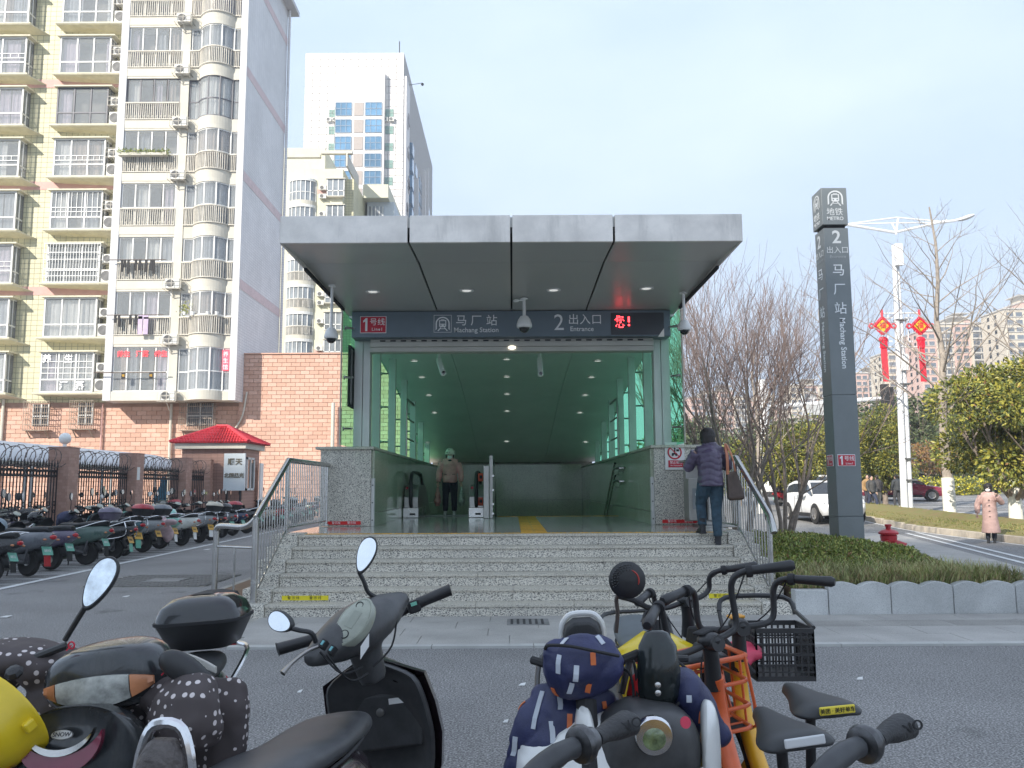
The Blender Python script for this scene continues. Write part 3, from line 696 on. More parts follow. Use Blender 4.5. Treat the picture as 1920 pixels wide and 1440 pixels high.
# ---- steel bins by the right pillar
bn=thing('litter_bin','twin stainless litter bin with roof plate standing against the right pillar','bin',(2.95,14.2,.9))
x0=at(1285,950,14.3).x; x1=x0+.62
obj('bin_base',MB().box(x0+.15,x1+.12,13.75,14.5,.9,.93),STEELD,bn,bevel=.004)
obj('bin_back',MB().box(x0+.03,x1,14.3,14.55,.98,1.95).box(x0+.2,x1-.02,14.05,14.3,.93,1.02),STEELD,bn,bevel=.006)
for i in range(2):
    a=x0+.0+i*.30
    bb=obj('bin_box',MB().box(a,a+.27,14.0,14.3,1.0,1.68),STEELD,bn,bevel=.008)
    obj('bin_label',MB().box(a+.06,a+.20,13.99,14.0,1.18,1.52),mat('bin_print',(.25,.27,.28),.5),bb)
    m=MB().lathe([(.03,0),(.03,.003)],(a+.13,13.988,1.42),(0,-1,0),n=12)
    m.box(a+.12,a+.14,13.985,13.989,1.26,1.36); obj('bin_symbol',m,LETG,bb)
obj('roof_plate',MB().box(x0-.05,x1+.03,13.92,14.55,1.95,1.985),STEELD,bn,bevel=.006)
obj('side_post',MB().box(x0+.0,x0+.05,14.2,14.3,1.68,1.95),STEELD,bn)
# ---- surveillance cameras
def dome(px,py,Y,ztop,lab,s=1.0,arm=None):
    q=at(px,py,Y); t=thing('dome_camera',lab,'surveillance camera',(q.x,Y,q.z),'white dome cameras round the entrance')
    x,z=q.x,q.z
    obj('housing',MB().lathe([(.02,.12*s),(.06*s,.115*s),(.10*s,.06*s),(.125*s,-.02*s),(.125*s,-.06*s),(.115*s,-.075*s)],(x,Y,z),n=24),LAMPW,t,smooth=True)
    obj('dome',MB().ell((x,Y,z-.07*s),(.088*s,.088*s,.09*s),20,8,zmin=-1,zmax=.1),BLKG,t,smooth=True)
    obj('drop_pole',MB().cyl((x,Y,z+.11*s),(x,Y,ztop),.026*s,n=12).lathe([(.06,0),(.06,-.02),(.03,-.03)],(x,Y,ztop),n=16),LAMPW,t,smooth=True)
    if arm: obj('side_sensor',MB().tube([(x,Y,z+.38),(x-.10,Y-.03,z+.37)],.012,6).ell((x-.13,Y-.05,z+.36),(.05,.06,.025),12,8),LAMPW,t,smooth=True)
dome(983,606,13.6,4.60,'white dome camera on a pole in front of the sign band',1,True)
dome(621,627,12.6,4.59,'white dome camera hanging at the left edge of the canopy',.85)
dome(1283,612,13.2,4.59,'white dome camera hanging at the right edge of the canopy',.85)
for px,tilt,nm in ((823,.35,'left'),(1012,.03,'right')):
    q=at(px,675,16.3); t=thing('bullet_camera','white bullet camera hanging under the ceiling, %s one of two behind the shutter'%nm,'surveillance camera',(q.x,16.3,q.z),'bullet cameras inside the doorway')
    obj('drop_pole',MB().cyl((q.x,16.3,q.z+.02),(q.x,16.3,czs(16.3)),.03,n=10),LAMPW,t,smooth=True)
    hd=obj('joint',MB().ell((q.x,16.3,q.z),(.055,.055,.06),14,8),LAMPW,t,smooth=True)
    a=Vector((q.x,16.25,q.z-.02)); b=a+Vector((math.sin(tilt)*.32,-.12,-.32*math.cos(tilt)))
    obj('camera_body',MB().beam(a,b,.11,.10,up=(0,1,0)),LAMPW,t,bevel=.03,seg=3)
    obj('lens_plate',MB().lathe([(.03,0),(.03,.01)],b+Vector((0,-.06,.05)),(0,-1,0),n=14),BLKG,t)
# ================================================================= GROUND, ROAD, PAVEMENT
def gh(x,y):                                            # the street climbs gently towards the crossing
    t=lambda a,b,v:max(0,min(1,(v-a)/(b-a)))
    return .78*t(30,52,y)*t(6,12,x)+.4*t(52,90,y)*t(6,12,x)+.2*t(90,400,y)*t(6,12,x)
xsg=[-900,-300,-100,-40,-15,-3.2,0,3.2,6,7.5,9,10.5,12,16,22,30,45,70,120,250,600,1200]
ysg=[-60,-20,-5,0,3,6,9,12.6,15,18,21,24,27,30,32,34,36,38,40,43,46,49,52,58,66,78,90,130,200,400,900,2500]
m=MB(); vs=[(x,y,gh(x,y)-.012) for y in ysg for x in xsg]; nx=len(xsg)
# hole where the stairwell goes down is covered by the station floor, so the sheet stops round it
fs=[]
for j in range(len(ysg)-1):
    for i in range(nx-1):
        if -3.1<(xsg[i]+xsg[i+1])/2<3.1 and 12.6<(ysg[j]+ysg[j+1])/2<31: continue
        fs.append((j*nx+i,j*nx+i+1,(j+1)*nx+i+1,(j+1)*nx+i))
m.add(vs,fs); g=obj('asphalt_ground',m,ASPH); tag(g,kind='structure')
for v in g.data.polygons: v.use_smooth=True
def flat(name,pts,z,mt,th=0,kind='structure'):
    m=MB()
    if th: m.extr([(x,y,z-th) for x,y in pts],(0,0,th))
    else: m.add([(x,y,z) for x,y in pts],[tuple(range(len(pts)))])
    return tag(obj(name,m,mt),kind=kind)
# pavement in front of the steps, slabs laid in rows
pv=flat('pavement',[(-2.75,8.62),(9.2,8.70),(9.2,10.62),(-3.5,10.62),(-3.5,9.3)],-.002,CONC,.1)
tag(pv,kind='structure')
rows=[8.70,9.17,9.64,10.11,10.54]
strip_me={}
for j in range(4):
    ya,yb=rows[j]+.003,rows[j+1]-.003
    x=-3.4+(.37 if j%2 else 0)+(.6 if j==0 else 0); i=0
    while x<9.1:
        L=.92; ribs=(j==2 and x>.3)
        if j==3 and x<-3.3: x+=L; continue
        m=MB().box(x+.003,x+L-.003,ya,yb,-.001,.010+R.uniform(-.001,.001))
        if ribs:
            for q in range(7): m.box(x+.02,x+L-.02,ya+.03+q*.06,ya+.055+q*.06,.010,.015)
        obj('paving_slab',m,SLAB,pv,bevel=.002,seg=1); x+=L; i+=1
ek=thing('pavement_edge',None,None,(3,8.6,0),kind='structure')
for i in range(12):
    x=-2.8+i*1.0; obj('edge_stone',MB().box(x+.004,x+.996,8.57,8.695,-.05,.012),mat('edge_stone',(.46,.46,.44),.8,var=.08),ek)
# drain cover
q=gz(990,1168); gr=thing('drain_cover','square slotted metal drain cover set in the pavement before the steps','drain cover',(q.x,q.y,0))
obj('cover_plate',MB().box(q.x-.24,q.x+.24,q.y-.22,q.y+.22,.006,.016),mat('cast_iron',(.24,.24,.235),.7,.2,var=.15),gr,bevel=.003)
m=MB()
for i in range(6):
    for j in range(5): m.box(q.x-.20+i*.07,q.x-.17+i*.07,q.y-.18+j*.08,q.y-.13+j*.08,.0165,.018)
obj('slot',m,BLKM,gr)
# side pavement to the right of the planter
flat('side_pavement',[(5.9,10.66),(9.2,10.62),(9.2,14.5),(10.4,19.5),(12.6,28.6),(11.3,28.6),(8.6,20),(5.9,20)],-.004,SLAB,.05)
flat('paved_court',[(3.42,16.3),(5.88,16.3),(5.88,28),(3.42,28)],-.006,SLAB,.05)
# manhole patch with pavers
q=gz(310,1088); mp_=tag(obj('paver_patch',MB().box(q.x-1.0,q.x+1.0,q.y-.95,q.y+.95,-.02,-.006),CONC),kind='structure')
pm=mesh(MB().box(-.095,.095,-.045,.045,-.005,.006),mat('paver_grey',(.17,.165,.155),.9,var=.15),'paver')
for i in range(9):
    for j in range(18):
        if abs(i-4)<2 and abs(j-9)<3: continue
        inst(pm,'paver',mp_,(q.x-.86+i*.21+(.1 if j%2 else 0),q.y-.88+j*.102,R.uniform(-.001,.002)))
inst(mesh(MB().box(-.3,.3,-.27,.27,-.006,.008),mat('cast_iron',(.2,.2,.2)),'hatch'),'hatch_plate',mp_,(q.x,q.y,0))
# parking line and stall lines
LX0,LY0,LX1,LY1=-8.10,13.0,-8.95,34.0
def lx(y): return LX0+(LX1-LX0)*(y-LY0)/(LY1-LY0)
flat('parking_line',[(lx(9)-.07,9),(lx(9)+.07,9),(lx(60)+.07,60),(lx(60)-.07,60)],-.003,LMARK)
m=MB()
for i in range(42):
    y=11.2+i*.82; m.add([(lx(y)-.07,y-.04,-.0035),(lx(y)-.07,y+.04,-.0035),(lx(y)-1.9,y+.04,-.0035),(lx(y)-1.9,y-.04,-.0035)],[(0,1,2,3)])
tag(obj('stall_lines',m,LMARK),kind='structure')
# lane beside the pavement: two white lines, then kerb and verge
def band(name,a,b,wd,z=.0,mt=LMARK):
    a=Vector(a);b=Vector(b);n=(b-a).normalized();n=Vector((-n.y,n.x))*wd/2
    N=12; m=MB(); vs=[];fs=[]
    for i in range(N+1):
        p=a+(b-a)*i/N
        for q in (p-n,p+n): vs.append((q.x,q.y,gh(q.x,q.y)+z-.004))
    for i in range(N): fs.append((2*i,2*i+1,2*i+3,2*i+2))
    m.add(vs,fs); return tag(obj(name,m,mt),kind='structure')
band('lane_line',(9.55,14.6),(13.0,28.6),.13)
band('lane_line',(9.95,14.6),(13.5,28.9),.13)
band('lane_line',(13.1,20),(14.2,36.5),.12)
for (a,b) in (((19,47),(60,49.5)),((22,52),(90,56)),((22,57),(110,63)),((19.5,33),(28,34.5)),((18,39),(36,41)),((19,43.5),(44,46)),((30,70),(120,74))): band('road_line',a,b,.25)
band('road_line',(20,36.3),(30,37.5),.15,0,YTAC)
band('red_lane',(44,50.5),(95,55),1.8,-.001,mat('red_asphalt',(.35,.12,.09),.8))
# verge with kerb stones
vp=[(13.45,19.5),(13.6,24),(13.95,30),(14.35,36),(14.9,40.5),(15.9,43),(17.3,42),(18.3,37.5),(18.6,32),(18.7,26),(18.8,19.5)]
m=MB(); cx_=16.2
c=[(x,y,gh(x,y)+.17) for x,y in vp]; c2=[(x+(cx_-x)*.25,y+(31-y)*.06,gh(x,y)+.26) for x,y in vp]; c3=[(x+(cx_-x)*.8,y+(31-y)*.3,gh(x,y)+.30) for x,y in vp]
m.loft([[(x,y,-.1) for x,y in vp],c,c2,c3],caps=True); vg=tag(obj('grass_verge',m,GRAS,smooth=True),kind='structure')
KS=mat('kerb_stone',(.50,.44,.36),.8,var=.12,dirt=.4)
kb_=thing('verge_kerb',None,None,(13.5,25,0),kind='structure')
for (a,b) in zip(vp,vp[1:]):
    a=Vector(a);b=Vector(b);n=max(1,int((b-a).length/1.0))
    for i in range(n):
        p=a+(b-a)*(i+.01)/n;q=a+(b-a)*(i+.985)/n; z=gh((p.x+q.x)/2,(p.y+q.y)/2)
        obj('kerb_stone',MB().beam((p.x,p.y,z+.06),(q.x,q.y,z+.06),.14,.25),KS,kb_,bevel=.015,seg=1)
# grass blades on the verge, as one mass
def blades(name,region,n,h,mt,zf,wd=.02,lean=.5,par=None,kind='stuff'):
    m=MB(); vs=[];fs=[]
    for i in range(n):
        x,y=region(); z=zf(x,y); a=R.uniform(0,6.28); hh=h*R.uniform(.5,1.2); dx,dy=math.cos(a),math.sin(a); le=lean*R.uniform(.2,1)*hh
        k=len(vs); w_=wd*R.uniform(.6,1.3)
        vs+=[(x-dy*w_,y+dx*w_,z),(x+dy*w_,y-dx*w_,z),(x+dx*le*.4+dy*w_*.8,y+dy*le*.4-dx*w_*.8,z+hh*.6),(x+dx*le*.4-dy*w_*.8,y+dy*le*.4+dx*w_*.8,z+hh*.6),(x+dx*le,y+dy*le,z+hh)]
        fs+=[(k,k+1,k+2,k+3),(k+3,k+2,k+4)]
    m.v=vs;m.f=fs;m.m=[R.randrange(len(mt)) for _ in range(n) for _ in (0,1)] if isinstance(mt,list) else [0]*len(fs)
    return tag(obj(name,m,mt,par),kind=kind)
GBL=[mat('blade_green',(.13,.17,.035),.7,var=.2),mat('blade_dry',(.30,.24,.10),.8,var=.2),mat('blade_olive',(.20,.21,.06),.7,var=.2)]
def vreg():
    y=R.uniform(20,42); t=(y-19.5)/23; return R.uniform(13.6+t*1.2,18.4-t*.9),y
blades('verge_grass',vreg,16000,.07,GBL,lambda x,y:gh(x,y)+.17+.1*min(1,max(0,min(x-13.5-(y-19.5)*.05,18.7-x)))+.0,.012,.8)
# ---- planter with scalloped kerb stones
pl=thing('planter_wall',None,None,(5,10.6,0),kind='structure')
PW=[(3.42,10.56),(7.45,10.64)]
def scallop(a,b,n,h=.335):
    a=Vector(a);b=Vector(b);L=(b-a).length;u=(b-a)/L;nn=Vector((-u.y,u.x))
    for i in range(n):
        s0=a+u*(L*i/n+.004); s1=a+u*(L*(i+1)/n-.004); l=(s1-s0).length
        N=20; top=[]
        for k in range(N+1):
            t=k/N; ph=(t*2)%1; top.append((t*l,h+.055*abs(math.sin(math.pi*t*2))**.8))
        poly=[(s0.x,s0.y,-.05)]+[(s0.x+u.x*t,s0.y+u.y*t,z) for t,z in top]+[(s1.x,s1.y,-.05)]
        obj('scalloped_kerb_stone',MB().extr(poly,(nn.x*.13,nn.y*.13,0)),GRANK,pl,bevel=.010,seg=2)
scallop((3.80,10.52),(6.85,10.58),4)
obj('end_block',MB().box(3.40,3.79,10.51,10.68,-.05,.30),GRANK,pl,bevel=.006)
scallop((6.52,10.80),(5.98,11.62),1,.24); scallop((5.98,11.64),(6.12,13.2),2,.24); scallop((6.12,13.2),(6.72,15.2),3,.24); scallop((6.72,15.2),(6.75,16.2),1,.24)
PR=[(3.42,10.66),(6.40,10.72),(5.86,11.62),(6.0,13.2),(6.60,15.2),(6.62,16.2),(3.42,16.2)]
flat('planter_soil',PR,.30,SOIL,.3)
def inpoly(x,y,P):
    c=False;j=len(P)-1
    for i in range(len(P)):
        if (P[i][1]>y)!=(P[j][1]>y) and x<(P[j][0]-P[i][0])*(y-P[i][1])/(P[j][1]-P[i][1])+P[i][0]: c=not c
        j=i
    return c
def hz(x,y):                                            # hedge top: highest at the back left, falling to the right
    b=min(1,max(0,(y-10.85)/1.5)); e=min(1,max(0,(6.75-x)/1.3))
    return .33+.36*b**.8*e**.7*(1-.10*max(0,(x-5.2)))+.09*mnoise.noise(Vector((x*2.3,y*2.3,0)))
LF=[mat('hedge_leaf_a',(.27,.33,.07),.5,var=.25,vs=9),mat('hedge_leaf_b',(.17,.23,.05),.5,var=.25),mat('hedge_leaf_c',(.46,.46,.12),.5,var=.2),mat('hedge_leaf_d',(.30,.17,.08),.6,var=.2)]
def leafmass(name,pts,size,mts,wts,lab=None,par=None,aspect=.45,flat=.5,seed=1):
    rr=random.Random(seed); vs=[];fs=[];ms=[]
    for p,nrm in pts:
        d=Vector((rr.gauss(0,1),rr.gauss(0,1),rr.gauss(0,.8))).normalized()
        if nrm is not None: d=(d*flat+nrm*.6).normalized()
        s=size*rr.uniform(.6,1.25); o=d.orthogonal().normalized(); o=(Matrix.Rotation(rr.uniform(0,6.28),3,d)@o); 
        a=p; b=p+d*s; w_=o*s*aspect/2; k=len(vs); mid=p+d*s*.5-o.cross(d)*s*.08
        vs+=[a,mid+w_,b,mid-w_]; fs+=[(k,k+1,k+2,k+3)]; ms.append(rr.choices(range(len(mts)),wts)[0])
    m=MB(); m.v=[tuple(v) for v in vs]; m.f=fs; m.m=ms
    me=bpy.data.meshes.new(name); me.from_pydata(m.v,[],m.f); me.polygons.foreach_set('material_index',m.m)
    for q in mts: me.materials.append(q)
    return me
pts=[]
rr=random.Random(5)
while len(pts)<52000:
    x=rr.uniform(3.42,7.1); y=rr.uniform(10.7,16.3)
    if not inpoly(x,y,PR): continue
    if y>13.8 and rr.random()<.4: continue
    t=hz(x,y); z=t-abs(rr.gauss(0,.07)) if rr.random()<.8 else rr.uniform(.3,t)
    if y<11.25 and rr.random()<.55: continue
    pts.append((Vector((x,y,z)),Vector((rr.gauss(0,.4),rr.gauss(-.2,.4),.8))))
hg=bpy.data.objects.new('low_hedge',leafmass('low_hedge',pts,.050,LF,[5,4,3,1.1],seed=3)); link(hg); tag(hg,kind='stuff')
LFG=[mat('strap_leaf_green',(.27,.33,.10),.5,var=.2),mat('strap_leaf_light',(.50,.50,.22),.5,var=.2),mat('strap_leaf_dry',(.46,.36,.19),.7,var=.2)]
def preg():
    while True:
        x=R.uniform(3.45,6.4); y=10.70+abs(R.gauss(0,.45))
        if inpoly(x,y,PR): return x,y
blades('border_grass',preg,6500,.24,LFG,lambda x,y:.29+.08*min(1,max(0,(y-10.8)*1.2)),.006,1.1)
def preg2():
    while True:
        x=R.uniform(5.0,6.4); y=R.uniform(10.7,12.8)
        if inpoly(x,y,PR): return x,y
blades('border_grass',preg2,1500,.28,LFG,lambda x,y:.29,.007,.7)
# litter specks on the asphalt
LIT=mat('litter_white',(.75,.75,.73),.8)
for i,(px,py,s) in enumerate(((979,1283,.03),(562,1296,.02),(1612,1272,.03),(388,1030,.09),(236,1118,.05),(10,1156,.07),(948,1352,.02))):
    q=gz(px,py); m=MB().add([(q.x-s,q.y-s*.4,-.004),(q.x+s*.6,q.y-s*.6,-.004),(q.x+s,q.y+s*.5,.012),(q.x-s*.3,q.y+s*.6,.004)],[(0,1,2,3)])
    m.add([(q.x-s,q.y-s*.4,-.008),(q.x+s*.6,q.y-s*.6,-.008),(q.x+s,q.y+s*.5,.008),(q.x-s*.3,q.y+s*.6,.0)],[(0,1,2,3)])
    tag(obj('paper_scrap',m,LIT),('white scrap of paper on the asphalt '+['behind the blue quilted scooter cover','below the centre scooter handlebar','right of the black bicycle crate','left of the stair railing','near the tall oval mirror','at the left edge of the picture','in front of the blue cover'][i]),'litter','paper scraps on the asphalt')
# ================================================================= BUILDINGS
YT=gridmat('yellow_wall_tile',(.64,.60,.40),(.30,.29,.20),.34,.30,.12,.6,var=.05)
GT=gridmat('grey_wall_tile',(.78,.78,.78),(.55,.55,.57),.40,.16,.16,.6,plane='YZ',var=.04)
PK=mat('pink_tile',(.60,.36,.32),.7,var=.06)
PKS=mat('pink_tile_side',(.66,.54,.54),.7,var=.06)
ORD=mat('red_letters',(.80,.03,.05),.4,em=(1,.05,.06,.35))
FL=3.09; Z0=6.35
aw=thing('apartment_building','tall yellow and white apartment block with stacked balconies and bay windows on the left','apartment building',(-20,46,0))
obj('rear_body',MB().box(-40,-22.2,47.5,60,6.42,36).box(-22.2,-15.35,47.5,54.2,6.42,36),YT,aw)
obj('salmon_base',MB().box(-40,-15.2,47.55,60,0,6.42),MORT,aw)
obj('side_wall',MB().box(-15.35,-15.0,46.0,54.2,Z0,36),GT,aw)
for z in (12.55,18.75,24.95,31.1):
    obj('pink_band',MB().box(-14.995,-14.985,46.1,54.2,z,z+.55),PKS,aw)
    obj('pink_band',MB().box(-40,-22.25,47.48,47.5,z,z+.5),PK,aw)
obj('drain_pipe',MB().cyl((-14.85,54.1,5),(-14.85,54.1,33.6),.09,n=8),GT,aw)
obj('cornice',MB().box(-23,-14.4,45.6,54.9,33.6,33.9),WREN,aw)
obj('frame_column',MB().box(-22.22,-21.80,46.0,47.5,Z0,36),WREN,aw); obj('frame_column',MB().box(-15.38,-15.0,45.98,46.0,Z0,36),WREN,aw)
obj('frame_column',MB().box(-18.72,-18.25,46.02,47.5,Z0,36),CREAM,aw)
def bay_y(x):                                            # plan of the right, bulging bay
    t=(x+18.25)/2.87
    if t<.2 or t>.86: return 46.06
    u=(t-.2)/.66; return 46.06-.62*math.sin(math.pi*u)**.7
BX=[-18.25+2.87*i/22 for i in range(23)]
def curved(za,zb,off,th,m,mi=0,xs=BX):
    P=[(x,bay_y(x)+off) for x in xs]
    m.loft([[(x,y,za),(x,y+th,za),(x,y+th,zb),(x,y,zb)] for x,y in P],mi)
bar=MB()
rail1=MB()
for i in range(26): 
    x=-21.74+i*.119; rail1.box(x,x+.035,45.98,46.02,.52,1.45)
rail1.box(-21.78,-18.74,45.96,46.04,1.45,1.52).box(-21.78,-18.74,45.97,46.03,.50,.55)
for i in range(13): x=-21.70+i*.238; rail1.torus((x+.06,46.0,.68),.05,.014,(0,1,0),8,4)
rail1=mesh(rail1,RAILW,'railing')
rail2=MB()
for i in range(29):
    x=-18.18+i*.096; y=bay_y(x)-.05; rail2.box(x,x+.032,y-.02,y+.02,.52,1.45)
curved(1.45,1.52,-.1,.07,rail2); curved(.50,.55,-.09,.06,rail2)
rail2=mesh(rail2,RAILW,'railing')
slab1=mesh(MB().box(-21.8,-18.72,46.02,47.5,0,.5),CREAM,'slab_band')
s2=MB(); curved(0,.5,0,1.4,s2); slab2=mesh(s2,CREAM,'slab_band')
s3=MB(); curved(2.86,3.09,.0,1.4,s3); head2=mesh(s3,CREAM,'head_band')
head1=mesh(MB().box(-21.8,-18.72,46.04,47.5,2.96,3.09),CREAM,'head_band')
back1=[mesh(MB().box(-21.8,-18.72,46.5,46.52,.5,2.96),c,'c') for c in CURT]; 
def mk_back(c):
    m=MB(); n=44; vs=[]
    for i in range(n+1): 
        x=-18.25+2.87*i/n; y=bay_y(x)+.28+.05*math.sin(i*1.9); vs+=[(x,y,.5),(x,y,2.88)]
    m.add(vs,[(2*i,2*i+2,2*i+3,2*i+1) for i in range(n)]); return mesh(m,c,'c')
back2=[mk_back(c) for c in CURT]
def mk_curt(x0,x1,y,z0,z1,c,amp=.03,k=7):
    m=MB(); n=max(6,int((x1-x0)*k*2)); vs=[]
    for i in range(n+1): x=x0+(x1-x0)*i/n; yy=y+amp*math.sin(i*2.1+x); vs+=[(x,yy,z0),(x+.02*math.sin(i),yy,z1)]
    return m.add(vs,[(2*i,2*i+2,2*i+3,2*i+1) for i in range(n)])
def ac_unit(x,y,z,par,w=.85,h=.6,d=.36,cage=False,nm='air_conditioner'):
    a=obj(nm,MB().box(x,x+w,y,y+d,z,z+h),ACW,par,bevel=.02,seg=1)
    m=MB().lathe([(.235*h/.6,0),(.235*h/.6,-.012),(.05,-.012)],(x+w*.36,y-.002,z+h/2),(0,1,0),n=20)
    for r_ in (.1,.16,.22): m.torus((x+w*.36,y-.02,z+h/2),r_*h/.6,.006,(0,1,0),16,4)
    obj('fan_grille',m,ACG,a)
    b=MB().box(x+.05,x+.09,y-.05,y+d+.3,z-.05,z).box(x+w-.09,x+w-.05,y-.05,y+d+.3,z-.05,z)
    if cage:
        for t in (0,.5,1):
            b.cyl((x-.08+(w+.2)*t,y-.15,z-.05),(x-.08+(w+.2)*t,y-.15,z+h*.8),.015,n=4); b.cyl((x-.08+(w+.2)*t,y-.15,z-.05),(x-.08+(w+.2)*t,y+.4,z-.05),.015,n=4)
        for zz in (-.05,.25,.48): b.cyl((x-.08,y-.15,z+zz),(x+w+.12,y-.15,z+zz),.015,n=4); b.cyl((x+w+.12,y-.15,z+zz),(x+w+.12,y+.4,z+zz),.015,n=4)
        b.beam((x+w/2,y+.4,z-.5),(x+w/2,y-.1,z-.05),.04,.04)
    obj('bracket',b,RAILW,a)
    return a
def pipe(par,pts,mt=None,r=.02): obj('hose',MB().tube(cr(pts,4),r,5),mt or ACW,par,smooth=True)
fr_var=[PVC,PVC,PVC,DFR,PVC,PVC,PVC,PVC,PVC]
rr=random.Random(21)
frames={}
for k in range(9):
    z=Z0+k*FL; fr=DFR if k==5 else PVC
    inst(slab1,'slab_band',aw,(0,0,z)); inst(slab2,'slab_band',aw,(0,0,z)); inst(head1,'head_band',aw,(0,0,z)); inst(head2,'head_band',aw,(0,0,z))
    # left bay window
    wdw=pthing('balcony_window',aw)
    m=MB(); zb=.5
    for x in (-21.78,-21.05,-20.28,-19.5,-18.80): m.box(x,x+.07,46.10,46.16,z+zb,z+2.96)
    m.box(-21.78,-18.73,46.11,46.15,z+2.90,z+2.96).box(-21.78,-18.73,46.11,46.15,z+1.52,z+1.60).box(-21.78,-18.73,46.11,46.15,z+zb,z+zb+.06)
    obj('frame',m,fr,wdw)
    for x in (-21.71,-20.98,-20.21,-19.43): obj('pane',MB().box(x,x+.66,46.12,46.135,z+zb+.05,z+2.9),PANE,wdw)
    cc=CURT[4]; obj('dim_interior',MB().box(-21.78,-18.74,46.9,46.92,z+.5,z+2.96),cc,wdw)
    for x in (-21.7,-20.95,-20.2,-19.45):
        if rr.random()<.7: obj('curtain',mk_curt(x,x+rr.uniform(.3,.68),46.4,z+.5,z+2.93,0),rr.choice(CURT[:4]),wdw)
    # right bay window
    wd2=pthing('bay_window',aw); m=MB()
    xs_=[-18.22,-17.66,-17.0,-16.35,-15.80,-15.42]
    for x in xs_: y=bay_y(x); m.box(x,x+.065,y+.04,y+.11,z+.5,z+2.88)
    for zz in (.5,1.52,2.80): curved(z+zz,z+zz+.07,.05,.05,m)
    obj('frame',m,fr,wd2)
    for a,b in zip(xs_,xs_[1:]):
        q=[a+.065+(b-a-.065)*i/4 for i in range(5)]; m=MB(); curved(z+.56,z+2.8,.07,.012,m,0,q); obj('pane',m,PANE,wd2)
    ix=[2,1,2,3,2,3,0,1,0][k]
    inst(back2[[3,2,3,3,2,0,3,1,3][k]],'curtain',wd2,(0,0,z))
    # railings
    if k>0:
        inst(rail1,'balcony_railing',aw,(0,0,z))
        if k not in (5,): inst(rail2,'balcony_railing',aw,(0,0,z))
    if k!=3: ac_unit(-18.95,45.62,z-.05,aw,.8,.55,.33,cage=True)
    # drain pipe marks on the column
    if k in (1,2): 
        c=obj('clothes_pole',MB().cyl((-22.1,45.75,z+1.58),(-19.0,45.75,z+1.58),.025,n=6),RUST,aw)
        for i in range(14 if k==2 else 8):
            x=-21.7+i*.2+rr.uniform(-.05,.05); 
            if rr.random()<.5: obj('hanging_cloth',MB().box(x,x+.13,45.72,45.76,z+.75+rr.uniform(0,.4),z+1.58),BLKM,aw)
for x,zz in ((-20.35,Z0+FL),):
    obj('hanging_cloth',MB().box(x,x+.24,45.70,45.75,zz+.5,zz+1.5).box(x+.3,x+.55,45.70,45.75,zz+.5,zz+1.45).box(x,x+.55,45.70,45.75,zz+1.35,zz+1.55),mat('lilac_cloth',(.55,.45,.60),.9),aw)
# flower box on the fourth balcony
z=Z0+4*FL
fb=obj('flower_box',MB().box(-21.9,-19.2,45.6,45.9,z+1.35,z+1.5),CREAM,aw)
pts=[(Vector((rr.uniform(-21.95,-19.1),rr.uniform(45.55,45.95),z+1.5+rr.uniform(-.1,.2))),None) for _ in range(900)]
o=bpy.data.objects.new('plants',leafmass('plants',pts,.12,LF,[4,3,3,0],seed=9)); link(o,fb)
pts=[(Vector((-17.75+rr.gauss(0,.15),45.5,Z0+FL+1.85+rr.gauss(0,.2))),None) for _ in range(160)]
o=bpy.data.objects.new('potted_plant',leafmass('plants',pts,.12,LF,[2,1,6,0],seed=9)); link(o,aw)
pots=MB()
for x in (-17.75,-17.3,-16.5,-16.0): pots.cyl((x,45.5,Z0+FL+1.5),(x,45.5,Z0+FL+1.68),.08,.11)
obj('flower_pot',pots,WHT,aw)
# red lettered notices on the lowest floor
pn=obj('lit_notice',MB().box(-15.78,-15.42,46.0,46.03,Z0+1.62,Z0+2.75),mat('notice_pink',(.7,.08,.12),.4,em=(1,.1,.15,.25)),aw)
for i,ch in enumerate('养生馆'): text(ch,.30,LET,pn,(-15.6,45.99,Z0+2.5-i*.36),ext=.001)
text('养生   汗蒸   养生',.36,ORD,aw,(-20.2,46.08,Z0+2.55),bold=.02,ext=.002)
pol=obj('front_pole',MB().cyl((-22.6,45.72,Z0+1.5),(-18.7,45.72,Z0+1.5),.03,n=6),RUST,aw)
for x in (-21.1,-19.6): obj('hanging_sign',MB().box(x,x+.2,45.68,45.72,Z0+1.15,Z0+1.48),BLKM,aw); text('福',.16,mat('gold_letter',(.8,.45,.05),.4),aw,(x+.1,45.67,Z0+1.32),ext=.001)
